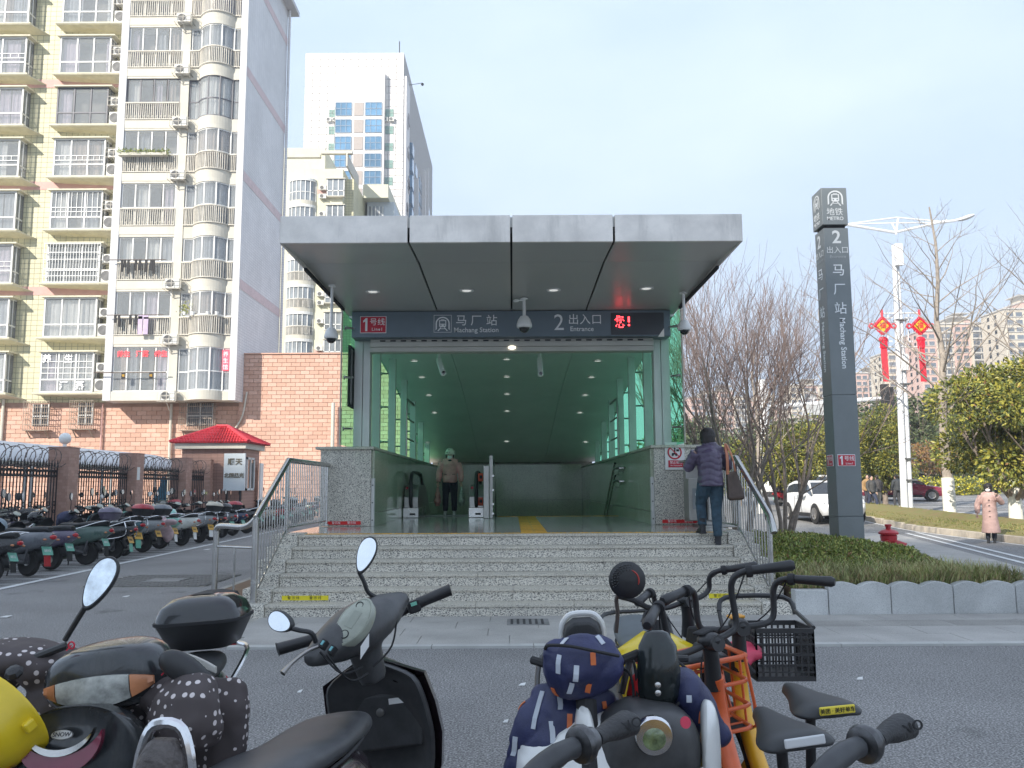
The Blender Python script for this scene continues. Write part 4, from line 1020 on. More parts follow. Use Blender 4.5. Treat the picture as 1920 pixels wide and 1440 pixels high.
# left wing: projecting boxed windows, one column in view and one cut by the frame
def wing_window(xa,xb,k,style,par,ac=True):
    z=Z0+k*FL+.55; yf=46.75
    t=pthing('boxed_window',par)
    obj('sill_ledge',MB().extr([(xa-.30,47.5,z),(xa-.30,yf-.15,z),(xb+(1.05 if ac else .2),yf-.15,z),(xb+(1.05 if ac else .2),47.5,z)],(0,0,-.09)).extr([(xa-.1,47.5,z-.09),(xa-.25,yf-.12,z-.09),(xb+(.95 if ac else .2),yf-.12,z-.09),(xb+.9,47.5,z-.30)],(0,0,-.04)),YC,t)
    obj('head_ledge',MB().box(xa-.15,xb+.25,yf-.15,47.5,z+2.25,z+2.33),YC,t)
    m=MB(); fz=z+2.25; fm=DFR if style=='dark' else PVC
    n=3
    for i in range(n+1): x=xa+(xb-xa-.08)*i/n; m.box(x,x+.08,yf,yf+.07,z,fz)
    m.box(xa,xb,yf+.005,yf+.065,z+.68,z+.76).box(xa,xb,yf+.005,yf+.065,fz-.08,fz).box(xa,xb,yf+.005,yf+.065,z,z+.07)
    for yy in (yf+.37,): m.box(xb-.05,xb,yy,yy+.04,z,fz)
    m.box(xb-.05,xb-.005,yf+.07,47.5,z+.68,z+.76).box(xb-.05,xb-.005,yf+.07,47.5,fz-.08,fz)
    if style in('grid','grid2'):
        for i in range(1,7 if style=='grid' else 10): x=xa+(xb-xa)*i/(7 if style=='grid' else 10); m.box(x,x+.03,yf-.01,yf,z+.7,fz)
        for zz in (1.05,1.35,1.7) if style=='grid' else (1.0,1.25): m.box(xa,xb,yf-.012,yf-.002,z+zz,z+zz+.04)
    if style=='cage':
        for i in range(20): x=xa-.12+(xb-xa+.2)*i/19; m.box(x,x+.025,yf-.14,yf-.115,z,fz+.02)
        for zz in (0,.35,.75,1.3,1.7,2.2): m.box(xa-.12,xb+.1,yf-.15,yf-.12,z+zz,z+zz+.035).box(xb+.07,xb+.1,yf-.12,yf+.5,z+zz,z+zz+.03)
    if style=='band':
        for zz in (.95,1.22): m.box(xa,xb,yf-.005,yf+.0,z+zz,z+zz+.04)
        for i in range(1,9): x=xa+(xb-xa)*i/9; m.box(x,x+.03,yf-.006,yf-.001,z+.95,z+1.22)
    obj('frame',m,fm,t)
    obj('side_cheek',MB().box(xa,xa+.04,yf+.07,47.5,z,fz),PVC,t)
    for i in range(3):
        a=xa+.08+(xb-xa-.08)*i/3; obj('pane',MB().box(a,a+(xb-xa)/3-.09,yf+.03,yf+.045,z+.05,fz-.05),PANE,t)
    obj('side_pane',MB().box(xb-.035,xb-.02,yf+.1,47.45,z+.05,fz-.05),PANE,t)
    obj('dim_interior',MB().box(xa,xb,47.46,47.49,z,fz),CURT[4],t)
    if style!='cage':
        a=xa+.1
        while a<xb-.3:
            b=min(xb-.06,a+rr.uniform(.45,1.0))
            if rr.random()<.72 or style=='full': obj('curtain',mk_curt(a,b,yf+.25,z+.03,fz-.06,0,k=6),rr.choice(CURT[:4]) if style!='full' else CURT[0],t)
            a=b+.05
    if ac:
        ac_unit(xb+.12,yf+.02,z+1.15,par,.78,.5,.33,cage=(k>=3)); ac_unit(xb+.12,yf-.05,z+.02,par,.88,.72,.36)
        pipe(par,[(xb+1.02,yf+.2,z+.7),(xb+1.12,yf+.1,z+.3),(xb+1.0,yf-.05,z-.2),(xb+1.1,yf+.2,z-.6)])
YC=mat('yellow_ledge',(.66,.62,.47),.8,var=.08,dirt=.35,dcol=(.36,.3,.22))
sty=['grid','full','cage','grid2','band','dark','plain','plain','plain']
for k in range(9):
    wing_window(-26.1,-23.15,k,sty[k],aw)
    wing_window(-32.2,-28.05,k,['plain','plain','band','plain','band','plain','band','plain','plain'][k],aw,False)
z=Z0+.55
for ch,x,zz in (('养',-25.75,1.85),('生',-24.55,1.85),('汗',-24.75,.35),('蒸',-23.85,.35)): text(ch,.5,LET,aw,(x,46.72,z+zz),bold=.02,ext=.002)
# base storey windows with cages
def cage_window(px0,px1,py0,py1,par,dens):
    a=at(px0,py1,47.3);b=at(px1,py0,47.3); x0,x1,z0,z1=a.x,b.x,a.z,b.z
    t=pthing('caged_window',par)
    obj('pane',MB().box(x0+.25,x1-.25,47.5,47.53,z0+.3,z1-.1),GLSD,t)
    m=MB()
    for x in (x0+.25,(x0+x1)/2,x1-.3): m.box(x,x+.06,47.45,47.5,z0+.3,z1-.1)
    m.box(x0+.25,x1-.25,47.46,47.5,(z0+z1)/2,(z0+z1)/2+.06); obj('frame',m,PVC,t)
    c=MB(); n=int((x1-x0)/dens)
    for i in range(n+1): x=x0+(x1-x0)*i/n; c.box(x,x+.022,47.0,47.022,z0,z1)
    for i in range(6): zz=z0+(z1-z0)*i/5; c.box(x0,x1,46.99,47.02,zz,zz+.028).box(x0,x0+.025,47,47.5,zz,zz+.025).box(x1-.02,x1,47,47.5,zz,zz+.025)
    c.box(x0,x1,47,47.5,z0,z0+.03); c.beam((x0+.2,47.5,z0-.4),(x0+.2,47.05,z0),.05,.05).beam((x1-.2,47.5,z0-.4),(x1-.2,47.05,z0),.05,.05)
    obj('security_cage',c,mat('cage_iron',(.42,.34,.27),.8,var=.3,vs=5) ,t)
cage_window(47,98,754,808,aw,.12); cage_window(133,181,752,806,aw,.12); cage_window(338,407,752,808,aw,.11)
obj('drain_pipe',MB().cyl((at(320,780,47.3).x,47.35,0),(at(320,780,47.3).x,47.35,6.3),.08,n=8),CREAM,aw)
obj('drain_pipe',MB().cyl((at(190,780,47.3).x,47.4,0),(at(190,780,47.3).x,47.4,6.3),.05,n=8),PK,aw)
obj('drain_pipe',MB().cyl((at(3,780,47.3).x,47.4,0),(at(3,780,47.3).x,47.4,6.6),.08,n=8),CREAM,aw)
# bricks of the base: the ones that show largest are single pieces, the rest one mass
def brickwall(par,x0,x1,z0,z1,y,bw,bh,limit,seed,name='brick'):
    rr=random.Random(seed); rows=int((z1-z0)/bh); base=[mesh(MB().box(0,bw-.022,-.03,0,0,bh-.022),s_,'brick') for s_ in SALM]
    rest=MB(); n=0
    for j in range(rows-1,-1,-1):
        x=x0-(bw/2 if j%2 else 0)
        while x<x1:
            a=max(x,x0);b=min(x+bw-.022,x1); 
            if b-a>.05:
                pr=rr.uniform(0,.008)
                if b-a>bw-.05 and n<limit: inst(base[rr.randrange(3)],name,par,(a,y-pr,z0+j*bh)); n+=1
                else: rest.box(a,b,y-.03-pr,y,z0+j*bh,z0+(j+1)*bh-.022,rr.randrange(3))
            x+=bw
    tag(obj(name+'_courses',rest,SALM,par),kind='stuff')
brickwall(aw,-40,-15.2,.3,6.42,47.55,.56,.245,0,3)
sb=thing('brick_annex','flat topped salmon brick annex joined to the apartment block, behind the entrance','building',(-11,47.5,0))
obj('wall_core',MB().box(-15.2,-5.5,47.30,58,0,9.05),MORT,sb); obj('coping',MB().box(-15.25,-5.4,47.2,58,9.05,9.12),SALM[1],sb)
brickwall(sb,-15.2,-5.5,.0,9.05,47.30,.52,.226,295,5)
pipe(sb,[(at(463,735,47.2).x,47.2,at(463,735,47.2).z),(at(455,780,47.2).x,47.15,at(455,780,47.2).z),(at(440,805,47.2).x,47.2,at(440,805,47.2).z)],CREAM,.05)
obj('white_pipe',MB().cyl((at(625,755,46.9).x,46.9,0),(at(625,755,46.9).x,46.9,at(625,755,46.9).z),.10,n=10),CREAM,sb,smooth=True)
# ---- cream block in the middle distance
cb=thing('cream_apartment_block','cream apartment block with curved glazed balconies behind the brick annex, left of the canopy','apartment building',(-20,89,0))
CRW=mat('cream_wall',(.66,.64,.50),.8,var=.08,vs=.2,dirt=.3,dcol=(.4,.36,.28))
YB_=89
def X_(px,Y=89): return (px-960)*Y/1606
obj('wall',MB().box(X_(505),X_(632),YB_,101,0,36.0).box(X_(505),X_(588),YB_+2,97,36,39.2),CRW,cb)
obj('roof_beam',MB().box(X_(523),X_(590),YB_-.8,YB_-.3,37.0,37.35).box(X_(591),X_(652),YB_-.8,YB_-.3,37.4,37.75).box(X_(640),X_(643),YB_-.8,YB_+6,36,37.4),CREAM,cb)
obj('wall',MB().box(X_(632),X_(650),YB_+1,101,0,35.2),YT,cb)
obj('lower_wall',MB().box(X_(655),X_(712),YB_+8,108,0,35.0),mat('pale_blue_wall',(.55,.60,.64),.8,var=.05),cb)
obj('lower_cap',MB().box(X_(650),X_(703),YB_+6.5,108,35.0,36.6),CRW,cb)
FC=2.92
for k in range(11):
    z=2.6+k*FC
    if z+FC>36: break
    w_=pthing('curved_balcony',cb)
    P=[(X_(528)+ (X_(580)-X_(528))*i/12, YB_-.15-.8*math.sin(math.pi*i/12)**.6) for i in range(13)]
    def cv(za,zb,off,th,mm,mi=0): mm.loft([[(x,y+off,za),(x,y+off+th,za),(x,y+off+th,zb),(x,y+off,zb)] for x,y in P],mi)
    m=MB(); cv(z,z+.45,0,.9,m); obj('slab',m,CREAM,w_)
    m=MB(); cv(z+.45,z+FC-.25,.12,.03,m); obj('pane',m,GLS,w_,smooth=True)
    m=MB()
    for i in range(0,13,2): x,y=P[i]; m.box(x-.04,x+.04,y+.05,y+.12,z+.45,z+FC-.25)
    cv(z+1.35,z+1.42,.08,.05,m); cv(z+FC-.3,z+FC,0,.9,m); obj('frame',m,PVC,w_)
    if k<10:
        m=MB()
        for i in range(25): 
            t=i/24*12; a=int(min(11,t)); f=t-a; x=P[a][0]*(1-f)+P[a+1][0]*f; y=P[a][1]*(1-f)+P[a+1][1]*f; m.box(x-.02,x+.02,y-.06,y-.02,z+.45,z+1.3)
        cv(z+1.3,z+1.36,-.08,.06,m); obj('railing',m,RAILW,w_)
    w_=pthing('window',cb)
    xa,xb=X_(603),X_(637)
    m=MB().box(xa,xb,YB_-.55,YB_,z+.9,z+1.0).box(xa-.1,xb+.1,YB_-.65,YB_,z+2.85,z+2.95); obj('sill',m,CREAM,w_)
    obj('pane',MB().box(xa+.05,xb-.05,YB_-.48,YB_,z+1.0,z+2.85),GLS,w_)
    m=MB()
    for t in (0,.33,.66,1): x=xa+(xb-xa-.1)*t; m.box(x,x+.1,YB_-.53,YB_-.48,z+1,z+2.85)
    m.box(xa,xb,YB_-.53,YB_-.48,z+1.5,z+1.6); obj('frame',m,PVC,w_)
    ac_unit(X_(588),YB_-.45,z+1.7,cb,.75,.5,.3); 
    if k%2==0: ac_unit(X_(588),YB_-.45,z+.75,cb,.75,.5,.3)
    xa,xb=X_(657),X_(690)
    wl_=pthing('window',cb)
    obj('pane',MB().box(xa,xb,YB_+7.8,YB_+8,z+.7,z+2.6),GLSD if k%2 else GLS,wl_)
    m=MB()
    for t in (0,.25,.5,.75,1): x=xa+(xb-xa-.1)*t; m.box(x,x+.1,YB_+7.72,YB_+7.8,z+.7,z+2.6)
    obj('frame',m,PVC,wl_)
obj('pink_band',MB().box(X_(583),X_(632),YB_-.02,YB_,33.2,33.7).box(X_(583),X_(632),YB_-.02,YB_,15.6,16.2),PK,cb)
# ---- white office tower
tw=thing('office_tower','tall white panelled tower with blue tinted windows behind the cream block','tower',(-30,155,0))
TWM=[mat('tower_panel_%s'%n,c,.5,var=.03) for n,c in (('a',(.66,.63,.60)),('b',(.69,.66,.63)),('c',(.64,.61,.59)))]
def XT(px): return (px-960)*155/1606
TX0,TX1,TZ=XT(553),XT(749),84.6
obj('tower_core',MB().box(TX0,TX1,155,213,0,TZ-.1),mat('panel_joint',(.38,.37,.36),.8),tw)
pw=(TX1-TX0)/13; ph=1.36*1.0
PB=[mesh(MB().box(.04,pw-.04,-.12,0,.04,ph-.04),t_,'wall_panel') for t_ in TWM]
rr=random.Random(8); n=0; rest=MB()
z=TZ-ph; row=0
while z>30:
    for i in range(13):
        x=TX0+i*pw
        if n<300 and not (4<=i<=9 and z<72.5+1): inst(PB[rr.randrange(3)],'wall_panel',tw,(x,155,z)); n+=1
        elif not (4<=i<=9 and z<73.5): rest.box(x+.04,x+pw-.04,154.88,155,z+.04,z+ph-.04)
    z-=ph; row+=1
rest.box(TX0,TX1,154.9,155,0,30); tag(obj('lower_panels',rest,TWM[0],tw),kind='stuff')
# projecting centre with windows
cx0,cx1=XT(617),XT(713)
obj('centre_bay',MB().box(cx0,cx1,153.7,155,0,80.2),TWM[1],tw)
BW=mat('brown_spandrel',(.38,.33,.30),.6,var=.06)
for r_ in range(15):
    zt_=74.0-r_*3.36; zb_=zt_-2.55
    if zb_<28: break
    for (a,b) in ((618,649),(676,708)):
        w_=pthing('window',tw); xa,xb=XT(a),XT(b)
        obj('pane',MB().box(xa,xb,153.62,153.7,zb_,zt_),GLSB,w_)
        m=MB()
        for t in (0,.33,.66,1): m.box(xa+(xb-xa)*t-.05,xa+(xb-xa)*t+.05,153.55,153.62,zb_,zt_)
        m.box(xa,xb,153.55,153.62,zb_-.05,zb_+.05).box(xa,xb,153.55,153.62,zb_+1.3,zb_+1.4).box(xa,xb,153.55,153.62,zt_-.05,zt_+.05); obj('frame',m,mat('blue_frame',(.25,.33,.42),.5),w_)
    obj('spandrel',MB().box(XT(654),XT(672),153.6,153.7,zb_,zt_),BW,tw)
    for (a,b) in ((603,614),(714,729)):
        w_=pthing('window',tw); xa,xb=XT(a),XT(b)
        obj('pane',MB().box(xa,xb,154.82,154.88,zb_+.2,zt_-.8),mat('green_pane',(.22,.34,.30),.15),w_)
        m=MB().box(xa,xb,154.76,154.82,zb_+1.0,zb_+1.1)
        for t in (0,.5,1): m.box(xa+(xb-xa)*t-.05,xa+(xb-xa)*t+.05,154.76,154.82,zb_+.2,zt_-.8)
        obj('frame',m,mat('green_frame',(.30,.38,.34),.5),w_)
        if r_==0:
            for t in (-.4,.7): ac_unit(xa+t*1.1,154.3,zb_-.8,tw,.9,.8,.4)
# right flank of the tower, running away
for r_ in range(16):
    zt_=70-r_*3.36
    if zt_<32: break
    for j,(ya,yb) in enumerate(((163,166),(168,171),(174,178),(182,187),(191,196),(200,206))):
        if j>0 or r_>-1:
            w_=obj('flank_window',MB().box(TX1,TX1+(.8 if j==0 else .15),ya,yb,zt_-2.4,zt_),GLSB,tw)
obj('flank_pier',MB().box(TX1,TX1+1.0,172,173,0,66).box(TX1,TX1+.8,188.5,189.6,0,74).box(TX1,TX1+.6,197.5,198.3,0,78).box(TX1,TX1+.5,155.1,160.5,0,80),TWM[2],tw)
text('金 色 大 厦',4.2,BW,tw,(0,0,0),M=Matrix.Translation((TX1+.6,158,58))@Matrix.Rotation(math.pi/2,4,'Z')@Matrix.Rotation(math.pi/2,4,'X')@Matrix.Rotation(-math.pi/2,4,'Z'),ext=.1) if False else None
m=MB()
rr=random.Random(3)
for i in range(7):                                       # vertical characters on the flank, seen edge on
    z=74-i*6.2
    for j in range(5): a=158+rr.uniform(-1.6,1.2); m.box(TX1+.5,TX1+.62,a,a+rr.uniform(.4,2),z-rr.uniform(0,3.6),z-rr.uniform(0,3.6)+.5)
obj('flank_lettering',m,mat('flank_grey',(.35,.33,.34),.6),tw)
obj('antenna',MB().cyl((XT(738),156,84),(XT(738),156,87.5),.10,n=6),BLKM,tw)
obj('roof_camera_arm',MB().cyl((TX1,160,80.5),(TX1+3,160,81),.06,n=5).ell((TX1+3,160,80.7),(.3,.3,.3),8,6),BLKM,tw)
# ---- guardhouse
gd=thing('guardhouse','small brick guardhouse with red tiled hip roof behind the parked scooters','guardhouse',(-11.7,34.5,0))
GHW=gridmat('guardhouse_tile',(.42,.25,.20),(.24,.15,.12),.24,.12,.1,.7,var=.06)
obj('wall',MB().box(-12.9,-10.5,33.4,35.5,0,3.2),GHW,gd)
obj('eave_board',MB().box(-13.1,-10.35,33.15,35.75,3.12,3.33),CREAM,gd)
wn_=pthing('window',gd)
obj('frame',MB().box(-10.5,-10.44,33.75,34.75,1.5,1.58).box(-10.5,-10.44,33.75,34.75,2.72,2.8).box(-10.5,-10.44,33.75,33.83,1.5,2.8).box(-10.5,-10.44,34.67,34.75,1.5,2.8).box(-10.5,-10.44,34.2,34.27,1.5,2.8),PVC,wn_); obj('pane',MB().box(-10.5,-10.47,33.8,34.7,1.55,2.75),GLSD,wn_)
RT=mat('red_roof_tile',(.52,.035,.05),.55,var=.12,vs=4)
E4=[(-13.25,33.0),(-10.2,33.0),(-10.2,35.95),(-13.25,35.95)]; zr=3.34; ap0=Vector((-11.95,34.48,4.02)); ap1=Vector((-11.5,34.48,4.02))
rf=obj('roof',MB().add([(*E4[0],zr),(*E4[1],zr),(*E4[2],zr),(*E4[3],zr),tuple(ap0),tuple(ap1)],[(0,1,5,4),(1,2,5),(2,3,4,5),(3,0,4),(3,2,1,0)]),RT,gd)
m=MB()                                                   # tile courses: each course a low wave of ridges
def tilef(A,B,Tp,Tq,ncol,nrow):
    A,B,Tp,Tq=map(Vector,(A,B,Tp,Tq))
    for r_ in range(nrow):
        t0,t1=r_/nrow,(r_+1)/nrow
        L0,L1=A.lerp(Tp,t0),A.lerp(Tp,t1); R0_,R1_=B.lerp(Tq,t0),B.lerp(Tq,t1)
        nn=(B-A).cross(Tp-A).normalized(); nn=nn if nn.z>0 else -nn
        k=max(1,int(ncol*(R0_-L0).length/(B-A).length))
        for c_ in range(k):
            a=L0.lerp(R0_,(c_+.1)/k)+nn*.045; b=L1.lerp(R1_,(c_+.1)/k)+nn*.012; a2=L0.lerp(R0_,(c_+.9)/k)+nn*.045; b2=L1.lerp(R1_,(c_+.9)/k)+nn*.012
            am=L0.lerp(R0_,(c_+.5)/k)+nn*.08; bm_=L1.lerp(R1_,(c_+.5)/k)+nn*.045
            m.add([a,am,a2,b,bm_,b2],[(0,1,4,3),(1,2,5,4),(0,3,5,2),(0,2,1)])
tilef((*E4[0],zr),(*E4[1],zr),ap0,ap1,26,9); tilef((*E4[1],zr),(*E4[2],zr),ap1,ap1,26,9)
tag(obj('roof_tiles',m,RT,gd),kind='stuff')
obj('ridge',MB().tube([(-10.2,33,zr+.06),ap1+Vector((0,0,.06))],.07,6).tube([(-13.25,33,zr+.06),ap0+Vector((0,0,.06))],.06,6).tube([ap0+Vector((0,0,.07)),ap1+Vector((0,0,.07))],.07,6).tube([(-10.2,35.95,zr+.06),ap1+Vector((0,0,.06))],.06,6),RT,gd,smooth=True)
q=at(440,905,32.9)
bo=thing('name_board','white board with dark Chinese characters on the guardhouse wall','sign board',(-11,32.9,2.2))
a=at(418,920,32.7); b=at(460,850,32.7)
obj('board_panel',MB().box(a.x,b.x,32.7,32.8,a.z,b.z),mat('board_white',(.62,.66,.68),.5,var=.04),bo)
obj('board_leg',MB().box(a.x+.1,a.x+.16,32.75,32.81,0,a.z).box(b.x-.2,b.x-.14,32.75,32.81,0,a.z),IRON,bo)
LD=mat('board_letter',(.16,.14,.10),.5)
w_=(b.x-a.x); 
text('顺天',.26,LD,bo,((a.x+b.x)/2+.02,32.69,b.z-.33),bold=.03,ext=.01,spacing=1.25); text('北国风光',.19,LD,bo,((a.x+b.x)/2,32.69,b.z-.85),bold=.03,ext=.01)
nb=at(484,880,34.4); obj('vertical_notice',MB().box(-10.34,-10.28,35.0,35.4,.8,2.6),WHT,gd)
# ---- far apartment towers on the right
FW=[mat('far_cream',(.60,.53,.42),.85,var=.06,vs=.03),mat('far_pink',(.60,.40,.33),.85,var=.06,vs=.03),mat('far_roof',(.55,.52,.47),.8)]
FG=mat('far_glass',(.13,.15,.18),.25,var=.4,vs=.05)
def far_block(px0,px1,pyt,Y,lab,pink,seed,depth=14,fl=3.0,step=()):
    rr=random.Random(seed); a=at(px0,pyt,Y); b=at(px1,pyt,Y); x0,x1,zt=a.x,b.x,(a.z+b.z)/2
    t=thing('far_apartment_tower',lab,'apartment tower',((x0+x1)/2,Y,0),'pink and cream apartment towers in the distance')
    nb=max(2,int((x1-x0)/6.5)); bw=(x1-x0)/nb
    wall=[MB(),MB()]; win=MB(); fr=MB()
    for i in range(nb):
        xa,xb=x0+i*bw,x0+(i+1)*bw; d=rr.choice((0,1.2,2.2)); c=(i+pink)%2; h=zt-(rr.choice((0,0,3)) if 0<i<nb-1 else 3)
        wall[c].box(xa,xb-.01*i,Y-d,Y+depth,0,h)
        if i==nb//2: wall[0].box(xa+1,xb-1,Y+2,Y+8,h,h+3); fr.box(xa-.6,xb+.6,Y-.2,Y+9,h+3,h+3.35)
        fr.box(xa-.4,xb+.4,Y-d-.5,Y+depth,h,h+.5)
        n=int((h-4)/fl)
        for k in range(n):
            z=h-1.2-k*fl
            if z<2: break
            if i%2==0:
                win.box(xa+bw*.15,xa+bw*.45,Y-d-.12,Y-d,z-1.6,z); win.box(xa+bw*.58,xa+bw*.88,Y-d-.12,Y-d,z-1.6,z); fr.box(xa+bw*.12,xa+bw*.91,Y-d-.35,Y-d,z-1.85,z-1.62)
            else:
                win.box(xa+bw*.10,xa+bw*.90,Y-d-.12,Y-d,z-2.1,z); fr.box(xa+bw*.06,xa+bw*.94,Y-d-.7,Y-d,z-2.4,z-1.75); fr.box(xa+bw*.48,xa+bw*.53,Y-d-.2,Y-d,z-2,z)
            if rr.random()<.0: pass
            win.box(x0-.1,x0,Y+3,Y+4.5,z-1.5,z); win.box(x0-.1,x0,Y+8,Y+9.5,z-1.5,z)
    if wall[0].v: obj('cream_wall',wall[0],FW[0],t)
    if wall[1].v: obj('pink_wall',wall[1],FW[1],t)
    tag(obj('windows',win,FG,t),kind='stuff'); tag(obj('ledges',fr,FW[2],t),kind='stuff')
for i,(a,b,y,Y,l,p) in enumerate(((1874,1990,568,330,'tall far cream tower cut by the right edge of the picture',0),(1722,1880,608,350,'broad far pink and cream tower directly left of the tallest tower',1),(1770,1815,588,360,'narrow far tower top rising behind the broad pink one',0),
    (1655,1735,650,370,'far cream tower right behind the red hanging lanterns',0),(1598,1650,690,420,'far pink tower close to the right side of the grey pylon',1),(1476,1560,712,420,'far cream tower with stepped roof left of the grey pylon',0),
    (1395,1478,742,460,'low far pink block behind the bare branches left of the pylon',1),(1290,1400,735,430,'far pale block seen through the dense bare tree',1),(1540,1600,722,440,'far cream block hidden partly behind the pylon',0))):
    far_block(a,b,y,Y,l,p,30+i)
# ---- unseen slab tower added some streets behind the camera to shade the square
bb=lthing('added_shade_tower','pale slab tower several streets behind the viewpoint','tower',(.622*-157.5+.783*-13.5,.783*-157.5-.622*-13.5,0),math.atan2(-.622,.783))
obj('wall',MB().box(-.5,20,-7.5,7.5,0,106.3).box(-20,-.5,-7.5,7.5,0,104.6),mat('shade_tower_wall',(.60,.59,.57),.8,var=.08),bb)
m=MB()
for k in range(32):
    for i in range(11): m.box(-18.8+i*3.4,-16.8+i*3.4,7.5,7.58,2+k*3.2,3.8+k*3.2)
tag(obj('windows',m,GLS,bb),kind='stuff')
# ================================================================= TREES
BARK=mat('bark',(.27,.22,.18),.9,var=.25,vs=6,bump=.5,bs=20)
BARKL=mat('pale_bark',(.36,.31,.26),.9,var=.2,vs=5)
TWIG=mat('twig',(.24,.18,.16),.9,var=.2)
TWIGG=mat('grey_twig',(.30,.27,.25),.9,var=.2)
LIME=mat('lime_wash',(.78,.76,.68),.8,var=.06,dirt=.2,dcol=(.4,.34,.25))
def branch(m,p,d,L,r,lvl,rr,par):
    """one limb with children; par: dict of habit"""
    n=4 if lvl==0 else 3; pts=[p.copy()]; rs=[r]; q=p.copy(); dd=d.copy()
    for i in range(n):
        dd=(dd+Vector((rr.gauss(0,par['wob']),rr.gauss(0,par['wob']),rr.gauss(0,par['wob'])+par['up']*(1 if lvl else .4)))).normalized()
        q=q+dd*L/n; pts.append(q.copy()); rs.append(r*(1-(1-par['tap'])*(i+1)/n))
    m[0 if lvl<par['thin'] else 1].tube(pts,rs,6 if lvl==0 else (4 if lvl<3 else 3),caps=False)
    if lvl>=par['lv']: return
    k=par['kids'][lvl]
    for c in range(k):
        t=rr.uniform(par['t0'],1) if c<k-1 else 1
        i=min(n-1,int(t*n)); f=t*n-i; b=pts[i].lerp(pts[i+1],f)
        ax=dd.orthogonal().normalized(); ax=Matrix.Rotation(rr.uniform(0,6.283),3,dd)@ax
        nd=(Matrix.Rotation(rr.uniform(*par['ang'])*(1 if c<k-1 else .4),3,ax)@(pts[i+1]-pts[i]).normalized()).normalized()
        branch(m,b,nd,L*rr.uniform(*par['len']),max(par['rmin'],rs[i]*(.78 if c==k-1 else .55)),lvl+1,rr,par)
def bare_clump(name,lab,cat,loc,stems,h,spread,seed,par,group=None,r=.05):
    rr=random.Random(seed); t=thing(name,lab,cat,loc,group); A=[MB(),MB()]
    for i in range(stems):
        a=i*6.283/stems+rr.uniform(-.3,.3); d=Vector((math.cos(a)*spread,math.sin(a)*spread,1)).normalized()
        branch(A,Vector(loc)+Vector((math.cos(a)*.18,math.sin(a)*.18,0)),d,h*rr.uniform(.9,1.1),r,0,rr,par)
    obj('trunk',A[0],par['bark'],t,smooth='all')
    o=obj('branches',A[1],par['twig'],t); tag(o,kind='stuff'); return t
MY=dict(wob=.09,up=.06,tap=.62,lv=4,kids=[3,4,4,3],t0=.45,ang=(.25,.65),len=(.58,.82),rmin=.005,thin=2,bark=BARK,twig=TWIG)
T=random.Random(2)
bare_clump('crape_myrtle','dense bare many stemmed tree right behind the right granite pillar','bare tree',(5.6,21.5,0),7,2.75,.30,4,MY,'bare ornamental trees beside the entrance',.06)
bare_clump('crape_myrtle','bare forked tree whose crown spreads widest, left of the grey pylon','bare tree',(7.15,23,0),6,2.75,.27,9,MY,'bare ornamental trees beside the entrance',.06)
bare_clump('crape_myrtle','thin bare tree nearest the green glass, leaning on the station side','bare tree',(4.9,23,0),6,2.6,.22,15,MY,'bare ornamental trees beside the entrance',.05)
# tall ginkgo-like bare trees on the verge, lime washed trunks
def ginkgo(lab,x,y,h,seed,r=.17,full=1,zoff=.17,white=1.6,lowest=.30):
    z0=gh(x,y)+zoff; rr=random.Random(seed); t=thing('bare_street_tree',lab,'bare tree',(x,y,z0),'bare street trees with lime washed trunks')
    A=[MB(),MB()]; P=[Vector((x,y,z0-.1))]; rs=[r*1.12]
    for i in range(1,9): P.append(Vector((x+rr.gauss(0,.05)*i*.4,y+rr.gauss(0,.05)*i*.4,z0+h*i/8))); rs.append(r*(1-.9*i/8)+.01)
    A[0].tube(P,rs,9,caps=False)
    pr=dict(wob=.10,up=.10,tap=.35,lv=3,kids=[6,4,3],t0=.15,ang=(.5,1.0),len=(.30,.5),rmin=.007,thin=2,bark=BARKL,twig=TWIGG)
    n=int(26*full)
    for i in range(n):
        t_=lowest+(.97-lowest)*i/n; k=min(7,int(t_*8)); b=P[k].lerp(P[k+1],t_*8-k); a=i*2.4+rr.uniform(-.3,.3)
        L=h*.34*(1-((t_-lowest)/(1-lowest))**1.1)+.5; branch(A,b,Vector((math.cos(a),math.sin(a),rr.uniform(.35,.9))).normalized(),L,max(.012,rs[k]*.32),1,rr,pr)
    obj('trunk',A[0],BARKL,t,smooth='all'); tag(obj('branches',A[1],TWIGG,t),kind='stuff')
    if white: 
        obj('lime_wash',MB().tube([P[0]-Vector((0,0,.1)),P[0].lerp(P[1],min(1,white/(h/8)))],[r*1.18,r*1.12],12),LIME,t,smooth=True)
    return t
q=at(1782,970,36); ginkgo('tallest bare street tree, between the lamp post and the woman in the long coat',q.x,36,13.2,3,.22,1.25,white=1.5)
q=at(2010,970,34); ginkgo('bare street tree whose branches reach in from the right edge of the picture',q.x,34,13,5,.2,1.1)
q=at(1425,950,40); ginkgo('slim bare street tree seen behind the right stair railing, left of the white car',q.x,40,8.5,8,.12,.8,.0,1.2)
q=at(1560,950,40); ginkgo('slender bare street tree hidden behind the pylon with branches on both sides of it',q.x,40,12.5,12,.15,.9,.0,1.2)
